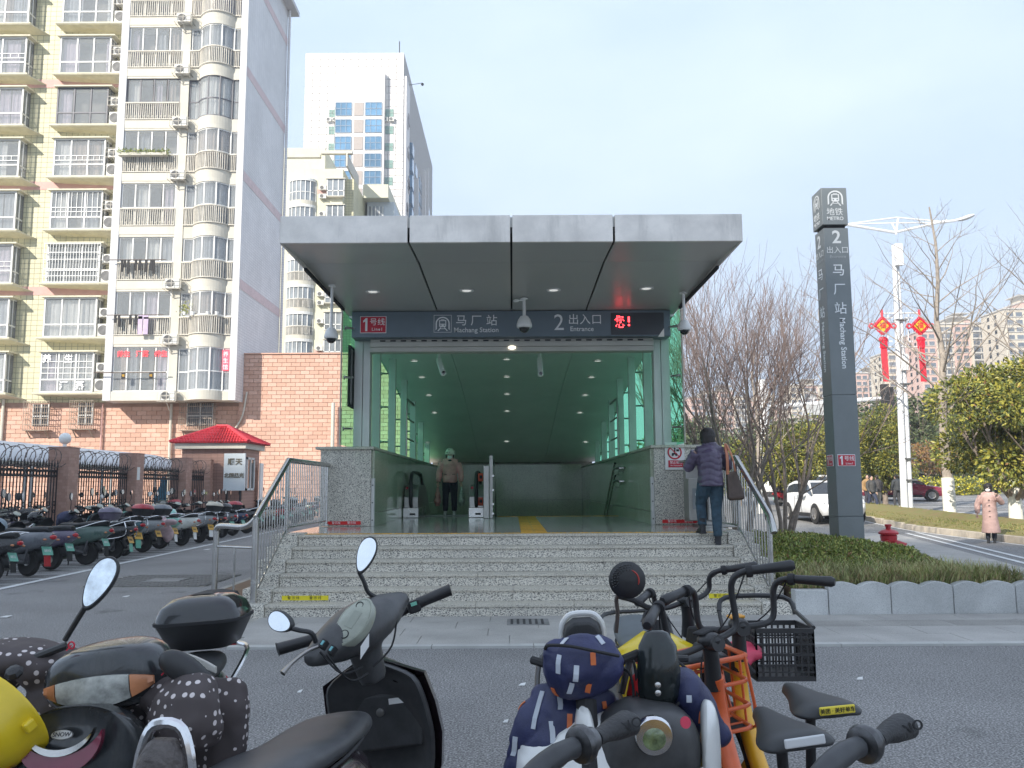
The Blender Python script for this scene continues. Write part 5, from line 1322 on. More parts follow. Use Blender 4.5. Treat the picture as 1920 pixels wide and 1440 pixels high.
# evergreens: spreading limbs, a shell of leaf sprays with gaps
EG=[mat('leaf_sunny',(.36,.33,.055),.5,var=.2,vs=3),mat('leaf_mid',(.20,.22,.045),.5,var=.2,vs=3),mat('leaf_deep',(.075,.105,.03),.55,var=.25),mat('leaf_rust',(.28,.15,.05),.6,var=.2)]
DG=[mat('far_leaf_a',(.11,.145,.055),.6,var=.2),mat('far_leaf_b',(.07,.10,.045),.6,var=.2),mat('far_leaf_c',(.16,.19,.075),.6,var=.2)]
def crown_pts(c,rx,ry,rz,n,rr,lumps=26,shell=.75):
    L=[]
    for i in range(lumps):
        u=Vector((rr.gauss(0,1),rr.gauss(0,1),rr.gauss(0,1))).normalized(); u=Vector((u.x*rx,u.y*ry,u.z*rz*(1 if u.z>0 else .8)))*rr.uniform(.55,.80); L.append((Vector(c)+u,rr.uniform(.24,.42)))
    out=[]
    for i in range(n):
        cc,s=L[rr.randrange(lumps)]; u=Vector((rr.gauss(0,1),rr.gauss(0,1),rr.gauss(0,1))).normalized(); k=rr.uniform(shell,1.06) if rr.random()<.8 else rr.uniform(.3,1)
        out.append((cc+Vector((u.x*rx,u.y*ry,u.z*rz))*s*k, (u+Vector((0,0,-.35))).normalized()))
    return out
def evergreen(lab,x,y,zc,rx,rz,n,size,mts,wts,seed,cat='tree',name='evergreen_tree',group=None,trunk=.14,white=0,z0=None,ry=None):
    rr=random.Random(seed); z0=gh(x,y) if z0 is None else z0; t=thing(name,lab,cat,(x,y,z0),group); ry=ry or rx
    A=[MB(),MB()]; fk=z0+(zc-rz*.75-z0)*.55; fk=max(z0+.6,fk)
    A[0].tube([(x,y,z0-.05),(x+.02,y,(z0+fk)/2),(x,y,fk)],[trunk*1.2,trunk,trunk*.95],9,caps=False)
    for i in range(7):
        a=i*.9+rr.uniform(-.2,.2); e=Vector((x+math.cos(a)*rx*rr.uniform(.3,.75),y+math.sin(a)*ry*rr.uniform(.3,.75),zc+rz*rr.uniform(-.3,.5)))
        s=Vector((x,y,fk-.05)); A[0].tube(cr([s,s.lerp(e,.35)+Vector((0,0,-.15)),e],3),[trunk*.55*(1-.11*k) for k in range(7)],6,caps=False)
        for j in range(3):
            f=e+Vector((rr.gauss(0,.4)*rx*.6,rr.gauss(0,.4)*ry*.6,rr.uniform(.1,.5)*rz)); b=s.lerp(e,rr.uniform(.4,.9)); A[0].tube([b,f],[trunk*.2,trunk*.07],4,caps=False)
    obj('trunk',A[0],BARK,t,smooth='all')
    if white: obj('lime_wash',MB().cyl((x,y,z0-.05),(x,y,z0+white),trunk*1.28,trunk*1.1,12),LIME,t,smooth=True)
    o=bpy.data.objects.new('crown',leafmass('crown',crown_pts((x,y,zc),rx,ry,rz,n,rr),size,mts,wts,seed=seed)); link(o,t); tag(o,kind='stuff'); return t
def eg(px,pyc,Y,wpx,hpx,lab,n,size,mts,wts,seed,**k):
    q=at(px,pyc,Y); return evergreen(lab,q.x,Y,q.z,wpx/2*Y/1606,hpx/2*Y/1606,n,size,mts,wts,seed,**k)
GP='rounded evergreen street trees'
eg(1893,806,31,330,270,'large rounded evergreen with white painted trunk and yellow green leaves, at the right edge',34000,.19,EG,[6,5,3,.3],1,trunk=.19,white=1.25,group=GP,z0=gh(19,31)+.2)
eg(1500,862,44,160,165,'rounded yellow green tree directly left of the grey pylon, behind the white car',15000,.17,EG,[6,5,3,.1],2,group=GP)
eg(1655,855,46,120,165,'rounded yellow green tree directly right of the grey pylon, left of the lamp post',13000,.17,EG,[5,5,4,.1],3,group=GP)
eg(1385,880,46,110,120,'small dark evergreen behind the right stair railing',8000,.18,EG,[2,5,5,.3],4,group=GP)
eg(1600,840,75,260,180,'wide dull green tree mass rising behind the pylon, above the traffic arm',12000,.42,DG,[4,4,3],5,group='dull green background trees')
eg(1720,815,78,200,200,'tall dull green tree behind the white lamp post',12000,.42,DG,[4,4,3],6,group='dull green background trees')
eg(1810,850,72,160,160,'dull green tree behind the trunk of the tallest bare tree',10000,.38,DG,[3,4,4],7,group='dull green background trees')
eg(1460,850,80,190,110,'low dull green tree behind the traffic arm, left of the pylon',9000,.4,DG,[4,4,3],8,group='dull green background trees')
eg(1310,850,85,180,130,'dull green tree glimpsed behind the dense bare tree beside the pillar',8000,.4,DG,[3,5,3],9,group='dull green background trees')
eg(1930,850,85,180,200,'dull green tree at the far right edge behind the large evergreen',8000,.42,DG,[4,4,3],10,group='dull green background trees')
eg(1735,862,62,120,60,'low rust coloured shrub tree between the lamp post and the tall bare tree',4500,.2,[EG[3],EG[1],TWIG],[6,1,2],11,trunk=.06,name='rusty_shrub',cat='shrub')
def hedgebelt(px0,px1,py0,py1,Y,n,size,mts,w,lab,seed,d=2):
    rr=random.Random(seed); a=at(px0,py1,Y); b=at(px1,py0,Y); P=[(Vector((rr.uniform(a.x,b.x),Y+rr.uniform(-d,d),rr.uniform(gh(b.x,Y),b.z+.25*mnoise.noise(Vector((i*.01,0,0)))))),None) for i in range(n)]
    o=bpy.data.objects.new('clipped_hedge',leafmass('clipped_hedge',P,size,mts,w,seed=seed)); link(o); tag(o,lab,'hedge')
hedgebelt(1700,1860,895,920,62,5000,.22,[mat('flower_yellow',(.62,.55,.05),.6),EG[1],EG[2]],[3,3,2],'low yellow flowering hedge across the road between the lamp post and the white car',3)
hedgebelt(1640,1960,880,925,95,9000,.5,DG,[2,5,1],'long dark hedge belt along the far side of the crossing',4)
# far wood that reads as one mass
P=[]; rr=random.Random(77)
for i in range(26000):
    x=rr.uniform(20,230); y=rr.uniform(130,150); h=10+4*mnoise.noise(Vector((x*.06,1,0)))+2*mnoise.noise(Vector((x*.3,2,0)))
    P.append((Vector((x,y,rr.uniform(.8,h))),None))
o=bpy.data.objects.new('distant_trees',leafmass('distant_trees',P,1.1,DG,[4,5,2],seed=5)); link(o); tag(o,kind='stuff')
# ================================================================= PYLON SIGN
X0,X1,Y0,Y1=5.83,6.31,15.5,16.0
py_=thing('metro_pylon','tall grey metro pylon sign rising out of the hedge','pylon sign',(5.83,15.75,.3))
ph_=at(1565,421,15.5).z; pt_=at(1565,352,15.5).z
obj('shaft',MB().box(X0+.02,X1-.0,Y0+.02,Y1-.02,.2,1.0).box(X0+.02,X1,Y0+.02,Y1-.02,1.004,3.20).box(X0+.02,X1,Y0+.02,Y1-.02,3.204,ph_-.06),PYL,py_,bevel=.008)
obj('neck',MB().box(X0+.06,X1-.04,Y0+.06,Y1-.06,ph_-.07,ph_+.02),BLKM,py_)
hd=obj('head_box',MB().box(X0,X1+.0,Y0,Y1,ph_,pt_),PYL,py_,bevel=.008)
obj('top_cap',MB().lathe([(.09,0),(.09,.05),(.03,.07)],(X0+.2,Y0+.25,pt_),n=14),BLKM,py_)
metro_logo(((X0+X1)/2+.02,Y0-.002,pt_-.20),.36,hd,LETG,frame=False)
Lf=Vector((X0-.001,0,0)); 
metro_logo((X0-.002,(Y0+Y1)/2,pt_-.22),.36,hd,LETG,u=Vector((0,-1,0)),nrm=Vector((-1,0,0)),frame=False)
LETG2=None
def pt(body,px,py,size,bold=.0,mt=LETG,rot=0,side=True,par=py_,spacing=1):
    q=at(px,py,Y0); text(body,size,mt,par,(q.x,Y0+(.017 if q.z<ph_ else -.003),q.z),bold=bold,rot=rot,ext=.002,spacing=spacing)
    if side: text(body,size,mt,par,(X0+(.017 if q.z<ph_ else -.003),(Y0+Y1)/2+.03,q.z-.03),rz=-math.pi/2,bold=bold,rot=rot,ext=.002,spacing=spacing)
pt('地铁',1565,398,.155,par=hd); pt('METRO',1566,410,.095,.012,par=hd)
pt('2',1569,445,.34,.02); pt('出入口',1571,469,.14); pt('Entrance',1572,481,.085,.005,mat('letter_faded',(.36,.38,.39),.6))
pt('马',1573,507,.24,mt=LET); pt('厂',1575,543,.24,mt=LET); pt('站',1577,579,.24,mt=LET)
pt('Machang Station',1582,643,.145,.012,LET,rot=-math.pi/2)
for s_ in (0,1):
    q=at(1585,863,Y0); z=q.z
    if s_==0: 
        n0=len(KIDS[py_.name]); badge((X0+X1)/2-.02,z,.20,py_,y=Y0+.02)
        new=[o for o in KIDS[py_.name][n0:]]
    else:
        for o in [o for o in KIDS[py_.name][n0:]]:
            c=o.copy(); c.data=o.data.copy(); C.objects.link(c); KIDS[c.name]=[]; WM[c.name]=WM[o.name]; KIDS[py_.name].append(c)
            c.data.transform(Matrix.Translation((X0+.02,(Y0+Y1)/2,0))@Matrix.Rotation(-math.pi/2,4,'Z')@Matrix.Diagonal((.9,1,1,1))@Matrix.Translation((-((X0+X1)/2-.02),-(Y0+.02),0)))
            for ch in KIDS[o.name]:
                d=ch.copy(); d.data=ch.data.copy(); C.objects.link(d); KIDS[d.name]=[]; WM[d.name]=WM[ch.name]; d.parent=c; KIDS[c.name].append(d)
                d.data.transform(Matrix.Translation((X0+.02,(Y0+Y1)/2,0))@Matrix.Rotation(-math.pi/2,4,'Z')@Matrix.Diagonal((.9,1,1,1))@Matrix.Translation((-((X0+X1)/2-.02),-(Y0+.02),0)))
# ---- hydrant
q=at(1665,985,17.2); hy=thing('fire_hydrant','red fire hydrant standing behind the hedge, right of the pylon','fire hydrant',(q.x,17.2,0))
HR=mat('hydrant_red',(.50,.02,.03),.35,var=.1,coat=.3); zt=q.z
obj('barrel',MB().lathe([(.13,0),(.13,.06),(.09,.07),(.09,zt-.35),(.15,zt-.30),(.16,zt-.20),(.13,zt-.17)],(q.x,17.2,0),n=20),HR,hy,smooth=True)
obj('bonnet',MB().lathe([(.185,zt-.175),(.19,zt-.14),(.15,zt-.10),(.05,zt-.07),(.05,zt-.02),(.065,zt-.02),(.065,zt+.02),(.02,zt+.03)],(q.x,17.2,0),n=20),HR,hy,smooth=True)
obj('outlet',MB().cyl((q.x+.08,17.15,zt-.34),(q.x+.26,17.05,zt-.42),.075,.085,14),HR,hy,smooth=True); obj('outlet',MB().cyl((q.x-.05,17.15,zt-.34),(q.x-.12,17.0,zt-.36),.06,.07,14),HR,hy,smooth=True)
# ---- double lamp post with hanging lanterns
q=at(1700,968,38); lx_,ly=q.x,38; lz=gh(lx_,ly)+.15
lp=thing('street_lamp','tall white twin pole street lamp with a long curved arm','street lamp',(lx_,ly,lz))
LP=mat('lamp_post_white',(.74,.75,.76),.45,var=.05)
def al(px,py): return at(px,py,38)
b0=al(1702,968)
p1=[al(1697,968),al(1686,700),al(1676,460)]; p2=[al(1709,968),al(1697,700),al(1683,470)]
obj('pole',MB().tube([Vector((p.x,38,p.z)) for p in p1],[.16,.13,.10],10),LP,lp,smooth=True); obj('pole',MB().tube([Vector((p.x,38.1,p.z)) for p in p2],[.14,.11,.08],10),LP,lp,smooth=True)
m=MB(); 
for py in (600,720,860,900): a=al(1682+(py-600)*.06,py); m.box(a.x-.1,a.x+.42,37.85,38.2,a.z-.03,a.z+.03)
obj('clamp_band',m,STEELD,lp)
obj('control_box',MB().box(al(1690,690).x,al(1700,690).x,37.75,37.95,al(1690,695).z,al(1690,665).z),LP,lp); 
obj('upper_box',MB().box(al(1680,500).x-.12,al(1680,500).x+.22,37.7,37.9,al(1680,500).z,al(1680,460).z),LP,lp)
m=MB()
for a,b,r_ in (((1678,436),(1775,414),.06),((1678,436),(1587,421),.06),((1681,408),(1770,416),.035),((1681,408),(1590,420),.035),((1672,418),(1681,436),.04),((1684,410),(1680,440),.05),((1590,420),(1770,417),.03)): m.cyl(Vector(al(*a)),Vector(al(*b)),r_,n=6)
m.tube([al(1765,417),al(1790,414),al(1808,408)],.06,6); obj('arm',m,LP,lp,smooth=True)
h0=al(1798,413);h1=al(1827,403); dd=(h1-h0).normalized(); obj('lamp_head',MB().ell((h0+h1)/2,(.42,.18,.10),16,8,rot=Matrix.Rotation(-math.atan2(dd.z,dd.x),3,'Y')),LP,lp,smooth=True)
h0=al(1588,420); obj('lamp_head',MB().ell((h0.x-.7,38,h0.z-.0),(.42,.18,.10),16,8),LP,lp,smooth=True)
br=MB()
for py in (588,651): a=al(1648,py);b=al(1727,py-1); br.cyl(a,b,.035,n=6)
for px in (1665,1703):
    for py in (596,640): a=al(px-6,py);b=al(px+8,py); br.box(a.x,b.x,37.98,38.02,a.z-.03,a.z+.03); br.box(a.x,a.x+.05,37.98,38.02,a.z-.25,a.z)
    a=al(px,590);b=al(px,650); br.cyl(a,b,.02,n=5)
obj('lantern_bracket',br,LP,lp)
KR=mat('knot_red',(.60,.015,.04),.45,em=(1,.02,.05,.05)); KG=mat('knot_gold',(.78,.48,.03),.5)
for i,px in enumerate((1653,1723)):
    ln=thing('chinese_knot_lantern','red knot lantern with long tassel, %s one of the pair on the lamp post'%('left' if i==0 else 'right'),'lantern',tuple(al(px,615)),'red lanterns on the lamp post')
    c=al(px,612); c.y=37.9; s=.50
    obj('cord',MB().cyl((c.x,c.y,c.z+.4),(c.x,c.y,c.z+.75),.05,n=6),KR,ln)
    def dia(s_): return [(c.x-s_,c.y,c.z),(c.x,c.y,c.z+s_),(c.x+s_,c.y,c.z),(c.x,c.y,c.z-s_)]
    obj('diamond_frame',MB().tube([Vector(p) for p in dia(.36)],.055,6,closed=True),KR,ln)
    m=MB()
    for a,b in zip(dia(.38),dia(.38)[1:]+dia(.38)[:1]):
        for k in range(5): p=Vector(a).lerp(Vector(b),(k+.5)/5); m.torus(p,.06,.025,(0,1,0),8,4)
    obj('knot_loops',m,KR,ln)
    obj('gold_face',MB().extr([(x,y-.04,z) for x,y,z in dia(.28)],(0,.06,0)),KG,ln)
    text('福',.30,KR,ln,(c.x,c.y-.05,c.z),bold=.01,ext=.004)
    obj('side_loop',MB().torus((c.x-.50,c.y,c.z),.10,.04,(0,1,0),14,6),KR,ln,smooth=True); obj('side_loop',MB().torus((c.x+.50,c.y,c.z),.10,.04,(0,1,0),14,6),KR,ln,smooth=True)
    e=al(px+7,716); obj('tassel_knot',MB().ell((c.x,c.y,c.z-.62),(.22,.1,.14),12,6).box(c.x-.14,c.x+.14,c.y-.07,c.y+.07,c.z-1.0,c.z-.66),KR,ln,smooth=True)
    m=MB()
    for k in range(6): xx=c.x-.12+k*.048; m.cyl((xx,c.y,c.z-1.0),(xx+.02,c.y,e.z),.024,n=5)
    obj('tassel',m,KR,ln)
# ---- traffic arm
ta=thing('traffic_signal_arm','long white horizontal traffic arm with dark signal boxes, running behind the pylon','traffic signal',(at(1432,900,60).x,60,.9))
a=at(1432,765,60);b=at(1665,746,60)
obj('pole',MB().cyl((a.x,60,.8),(a.x,60,a.z+2),.42,.34,12),LP,ta,smooth=True); obj('arm',MB().cyl(a,b,.20,.13,10),LP,ta,smooth=True)
for px in (1505,1525,1545): c=at(px,757,60); obj('sign_stay',MB().box(c.x-.05,c.x+.05,59.9,60.1,c.z-.8,c.z+.6),LP,ta)
c=at(1505,768,60);d=at(1562,756,60); obj('sign_back',MB().box(c.x,d.x,59.8,59.9,c.z-.4,d.z-.1),ALU,ta)
for px in (1656,): c=at(px,745,60); obj('signal_box',MB().box(c.x-.2,c.x+.28,59.6,60,c.z-1.1,c.z+.9).box(c.x+.35,c.x+.6,59.6,60,c.z-1.1,c.z+.7),BLKM,ta)
# ================================================================= CARS
TYM=RUB; RIM=mat('alloy_rim',(.45,.44,.43),.35,.8,var=.1); CGL=mat('car_glass',(.03,.035,.04),.06,spec=1,var=.1)
HLM=mat('head_lamp',(.6,.62,.64),.1,var=.1); TLM=mat('tail_lamp',(.45,.01,.02),.2,coat=.5); PLG=mat('plate_green',(.35,.62,.40),.5); PLB=mat('plate_blue',(.05,.12,.45),.5)
def car(lab,cat,x,y,rot,paint,kind,name='parked_car',group='cars on the street',L=4.5,W=1.8,H=1.6,plate=PLG):
    z0=gh(x,y); t=lthing(name,lab,cat,(x,y,z0),rot,group)
    # local frame: +X is the nose. side silhouette lofted across the width
    suv=kind=='suv'
    S_=[(-.5,.42,.60),(-.49,.34,.78),(-.46,.30,.88 if suv else .92)]
    xs=[-.50,-.485,-.44,-.38,-.30,-.18,-.02,.10,.22,.33,.42,.475,.50]
    belt=[.50,.62,.66,.66,.655,.65,.645,.64,.62,.60,.56,.48,.38] if suv else [.44,.56,.66,.68,.67,.65,.64,.635,.61,.57,.52,.44,.34]
    low =[.30,.20,.17,.15,.14,.14,.14,.14,.14,.15,.17,.19,.24]
    hw  =[.80,.90,.955,.985,1,1,1,1,.99,.97,.93,.85,.72]
    def ring(x_,zl,zb,h): 
        return [Vector((x_*L,s*W/2*h*f,z)) for s,f,z in ((-1,.86,zl*H),(-1,.98,(zl+.10)*H),(-1,1,(zl+zb)/2*H),(-1,.975,zb*H*.96),(-1,.88,zb*H),(1,.88,zb*H),(1,.975,zb*H*.96),(1,1,(zl+zb)/2*H),(1,.98,(zl+.10)*H),(1,.86,zl*H))]
    body=MB().loft([ring(a,l,b,h) for a,l,b,h in zip(xs,low,belt,hw)])
    # roof
    if suv: R_=[(-.47,.64,.80),(-.40,.93,.74),(-.28,1.0,.72),(-.05,1.0,.72),(.06,.97,.73),(.24,.64,.86)]
    else: R_=[(-.40,.66,.82),(-.26,.93,.72),(-.12,.99,.70),(.0,.98,.70),(.06,.96,.72),(.25,.62,.84)]
    body.loft([[Vector((a*L,s*W/2*w2*f,zz)) for s,f,zz in ((-1,1.12,.60*H),(-1,1.0,z*H*.985),(-1,.88,z*H),(1,.88,z*H),(1,1.0,z*H*.985),(1,1.12,.60*H))] for a,z,w2 in R_])
    bo_=obj('body',body,paint,t,smooth=True,ang=50,sub=0)
    # glass bands laid just proud of the cabin
    def P(i,s,f): 
        a,z,w2=R_[i]; return Vector((a*L,s*W/2*w2*(1.12+(1-1.12)*f)+s*.006,(.60*H)*(1-f)+z*H*.985*f))
    m=MB()
    for s in (-1,1):
        for i in range(0,len(R_)-1):
            a0,a1=(.28,.84); p=[P(i,s,a0),P(i+1,s,a0),P(i+1,s,a1 if i<len(R_)-2 else .30),P(i,s,a1 if i>0 else .5)]
            m.add([tuple(q) for q in p]+[tuple(q-Vector((0,s*.02,0))) for q in p],[(0,1,2,3),(4,5,6,7),(0,1,5,4),(1,2,6,5),(2,3,7,6),(3,0,4,7)])
    obj('side_window',m,CGL,t)
    def scr(i,j,o):
        a,z,w2=R_[i];b,zb,w3=R_[j]; d=Vector((o,0,.004)); 
        pa=Vector((a*L,0,.64*H if i in (0,len(R_)-1) else z*H)); pb=Vector((b*L,0,zb*H))
        q=[(pa+(pb-pa)*.08),(pa+(pb-pa)*.93)]; y1=W/2*w2*1.0; y2=W/2*w3*.92
        v=[q[0]+Vector((0,-y1,0))+d,q[0]+Vector((0,y1,0))+d,q[1]+Vector((0,y2,0))+d,q[1]+Vector((0,-y2,0))+d]
        return MB().add([tuple(k) for k in v]+[tuple(k-d*3) for k in v],[(0,1,2,3),(4,5,6,7),(0,1,5,4),(1,2,6,5),(2,3,7,6),(3,0,4,7)])
    obj('windscreen',scr(len(R_)-1,len(R_)-2,.012),CGL,t); obj('rear_window',scr(0,1,-.012),CGL,t)
    r=.21*H
    for a in (-.31,.31):
        for s in (-1,1):
            wh=obj('wheel',MB().lathe([(r*.62,-.11),(r*.93,-.115),(r,-.07),(r,.07),(r*.93,.115),(r*.62,.11)],(a*L,s*(W/2-.10),r),(0,1,0),n=22),TYM,t,smooth=True)
            m=MB().lathe([(r*.66,0),(r*.66,.02),(r*.55,.0)],(a*L,s*(W/2+.012),r),(0,s,0),n=20)
            for k in range(5):
                an=k*1.2566; m.beam((a*L,s*(W/2+.015),r),(a*L+math.cos(an)*r*.6,s*(W/2+.01),r+math.sin(an)*r*.6),.06,.03,up=(0,1,0))
            obj('rim',m,RIM,wh)
            obj('wheel_arch',MB().lathe([(r*1.16,0),(r*1.16,.02),(.02,.02)],(a*L,s*(W/2-.015),r),(0,s,0),n=22),BLKM,t)
    for s in (-1,1):
        obj('headlight',MB().ell((.455*L,s*W*.34,.46*H),(.14,.20,.07),12,6),HLM,t,smooth=True)
        obj('tail_light',MB().ell((-.475*L,s*W*.36,.54*H),(.07,.18,.08),12,6),TLM,t,smooth=True)
        obj('door_mirror',MB().ell((.12*L,s*(W/2+.10),.64*H),(.08,.12,.07),10,6),paint,t,smooth=True)
        m=MB()
        for a in (-.14,.02): m.box(a*L-.006,a*L+.006,s*(W/2+.0),s*(W/2+.006),.2*H,.62*H)
        obj('door_seam',m,BLKM,t); obj('sill',MB().box(-.2*L,.2*L,s*(W/2-.02),s*(W/2+.004),.13*H,.22*H),BLKM,t)
        m=MB()
        for a in (-.10,.06): m.box(a*L-.08,a*L+.06,s*(W/2+.0),s*(W/2+.02),.56*H,.575*H)
        obj('door_handle',m,paint,t)
    obj('grille',MB().box(.487*L,.503*L,-W*.28,W*.28,.20*H,.30*H),BLKM,t); obj('number_plate',MB().box(.5*L,.508*L,-.22,.22,.31*H,.39*H),plate,t); obj('number_plate',MB().box(-.508*L,-.497*L,-.22,.22,.42*H,.5*H),plate,t)
    return t
CWH=mat('car_white',(.80,.80,.79),.25,var=.03,coat=.5); CMA=mat('car_maroon',(.20,.015,.04),.22,var=.05,coat=.8); CMI=mat('car_pale_green',(.66,.76,.74),.25,var=.03,coat=.5)
q=gz(1553,992,0)
suv=car('white compact SUV parked nose outwards, partly hidden behind the grey pylon','car',12.45,34.6,rad(-87),CWH,'suv',L=4.4,W=1.82,H=1.62)
text('享驾出行',.22,mat('grey_letter',(.2,.25,.25),.6),suv,(0,0,0),M=Matrix.Translation((.1,-.918,.95))@Matrix.Rotation(math.pi/2,4,'X'),ext=.002)
def put(px,py,zg=None):
    Y=50
    for _ in range(30):
        q=at(px,py,Y); 
        zz=gh(q.x,Y); p=gz(px,py,zz); Y=.6*Y+.4*min(95,max(20,p.y))
    return at(px,py,Y)
car('maroon sedan crossing the road behind the lamp post','car',at(1695,935,50).x,50,rad(-22),CMA,'sedan',L=4.6,W=1.8,H=1.45)
car('pale green white sedan on the far road behind the woman in the long coat','car',at(1832,918,72).x,72,rad(192),CMI,'sedan',L=4.7,W=1.8,H=1.5)
car('white car on the far road cut off by the right edge of the picture','car',at(1925,910,80).x,80,rad(178),CWH,'sedan',L=4.7,W=1.8,H=1.5)
car('white car parked behind the rounded tree, left of the white SUV','car',at(1530,918,66).x,66,rad(175),CWH,'sedan',L=4.6,W=1.8,H=1.5)
car('small white car glimpsed between the bars of the right stair railing','car',at(1432,925,60).x,60,rad(150),CWH,'sedan',L=4.4,W=1.8,H=1.5)
car('white car with a roof box behind the maroon sedan','car',at(1683,912,64).x,64,rad(170),CWH,'suv',L=4.6,W=1.8,H=1.7)
# ================================================================= PEOPLE
def V(*a): return Vector(a)
def person(label,loc,rotz,P,cl,group=None,detail=1.0,scale=1.0):
    """P: joints in the figure's own axes (x right, y ahead, z up); cl: clothing colours"""
    t=lthing('person',label,'person',loc,rotz,group); t.scale=(scale,)*3
    vx=.016/detail
    g=P.get
    nk=g('neck',V(0,0,1.36)); hp=g('hips',V(0,0,.90)); hd=g('head',V(0,.02,1.53)); ht=g('headturn',0)
    RT_=Matrix.Rotation(ht,3,'Z')
    b=MB()
    # head with brow, nose, jaw, ears
    b.ell(hd+V(0,0,.02),(.077,.092,.10),16,12); b.ell(hd+RT_@V(0,.030,-.055),(.055,.058,.062),14,10); b.ell(hd+RT_@V(0,.094,-.015),(.012,.018,.022),8,6)
    b.ell(hd+RT_@V(.078,-.005,-.01),(.010,.02,.03),8,6); b.ell(hd+RT_@V(-.078,-.005,-.01),(.010,.02,.03),8,6); b.ell(hd+RT_@V(0,.082,-.062),(.024,.012,.010),8,6)
    b.tube([hd+V(0,-.01,-.08),nk+V(0,0,-.05)],[.05,.06],12)
    sh=g('shw',.175)
    b.tube([nk+V(-sh+.04,0,-.07),nk+V(0,0,-.05),nk+V(sh-.04,0,-.07)],[.055,.08,.055],12); b.tube([nk+V(0,0,-.08),nk.lerp(hp,.5),hp],[.11,.10,.12],14)
    for s,k in ((-1,'l'),(1,'r')):
        S0=nk+V(s*sh,0,-.07); E0=g(k+'el'); W0=g(k+'wr'); K0=g(k+'kn'); A0=g(k+'an'); H0=hp+V(s*.085,0,-.02)
        b.tube([S0,S0.lerp(E0,.5),E0,E0.lerp(W0,.3),W0],[.05,.042,.036,.036,.024],10)
        b.tube([H0,H0.lerp(K0,.4),K0,K0.lerp(A0,.3),A0],[.09,.08,.052,.052,.034],12)
        b.tube([A0,A0+V(0,0,-.05)],[.034,.03],8)
        # hand: palm, four curled fingers, thumb
        d=(W0-E0).normalized(); cur=g(k+'curl',.5); side=d.cross(V(0,1,0)); side=side.normalized() if side.length>.1 else V(1,0,0); fw=side.cross(d).normalized()
        b.tube([W0,W0+d*.045,W0+d*.085],[.022,.034,.032],8,flat=.55)
        for f in range(4):
            o=side*(.027-.018*f); l=(.034,.038,.036,.028)[f]; p0=W0+d*.08+o; p1=p0+d*l+fw*.010*cur; p2=p1+(d*(1-cur)+fw*cur)*l*.8; p3=p2+(d*(.5-cur)+fw*cur).normalized()*l*.6
            b.tube([p0,p1,p2,p3],[.0095,.009,.008,.006],6)
        p0=W0+d*.03+side*.028*(-s if False else 1); b.tube([p0,p0+d*.03+side*.018+fw*.012,p0+d*.055+side*.012+fw*.03],[.011,.010,.008],6)
    obj('body',remeshed(b,max(.010,.010/detail),2),SKIN,t)
    # trousers
    if cl.get('trousers'):
        m=MB(); m.tube([hp+V(0,0,.10),hp+V(0,0,-.02)],[.15,.155],14,flat=.85)
        for s,k in ((-1,'l'),(1,'r')):
            K0=g(k+'kn');A0=g(k+'an');H0=hp+V(s*.085,0,-.02); w_=cl.get('tw',1)
            m.tube([H0,H0.lerp(K0,.4),K0,K0.lerp(A0,.45),A0+V(0,0,.02)],[.105,.095*w_,.070*w_,.066*w_,.058*w_],12)
        wr=cl.get('wrinkle',.006)
        obj('trousers',remeshed(m,vx,3,lambda c:wr*mnoise.noise(Vector((c.x*14,c.y*14,c.z*22)))),cl['trousers'],t)
    # shoes or boots
    m=MB()
    for k in 'lr':
        A0=g(k+'an'); fd=g(k+'foot',V(0,1,0)); q=A0+V(0,0,-.055)
        m.tube([q-fd*.045,q+fd*.03,q+fd*.11,q+fd*.165],[.036,.042,.040,.026],10); m.tube([A0+V(0,0,cl.get('boot',.03)),q],[.052 if cl.get('boot') else .042,.044],10)
        m.obox(q+fd*.055+V(0,0,-.028),(.075,.24,.022),Matrix.Rotation(math.atan2(-fd.x,fd.y),3,'Z'))
    obj('shoes',remeshed(m,vx*.8,2),cl['shoes'],t)
    # jacket
    m=MB(); fat=cl.get('fat',1.25); hem=cl.get('hem',-.08)
    m.tube([nk+V(0,0,.0),nk+V(0,0,-.09),nk.lerp(hp,.35),nk.lerp(hp,.75),hp+V(0,0,0),hp+V(0,0,hem)],[.075*fat,.150*fat,.158*fat,.155*fat,.165*fat,.165*fat*cl.get('flare',1)],18,flat=.80)
    m.tube([nk+V(-sh,0,-.075),nk+V(0,-.01,-.06),nk+V(sh,0,-.075)],[.065*fat,.10*fat,.065*fat],12)
    if cl.get('collar'): m.torus(nk+V(0,.0,.03),.075,.038,(0,.15,1),18,8)
    if hem<-.3: m.tube([hp+V(0,0,hem*.4),hp+V(0,0,hem)],[.17*fat,.19*fat*cl.get('flare',1)],18,flat=.82)
    for s,k in ((-1,'l'),(1,'r')):
        S0=nk+V(s*sh,0,-.075);E0=g(k+'el');W0=g(k+'wr'); m.tube([S0,S0.lerp(E0,.5),E0,E0.lerp(W0,.5),W0],[.066*fat,.062*fat,.056*fat,.053*fat,.040*fat],12)
    q=cl.get('quilt',0)
    def dp(c):
        w_=.006*mnoise.noise(Vector((c.x*9,c.y*9,c.z*12)))
        if q: w_+=.009*abs(math.sin(c.z*math.pi/q+.8*math.sin(c.x*22)))**.6-.005
        return w_
    jk=obj('jacket',remeshed(m,vx,2,dp),cl['jacket'],t)
    if cl.get('zip'): 
        pass
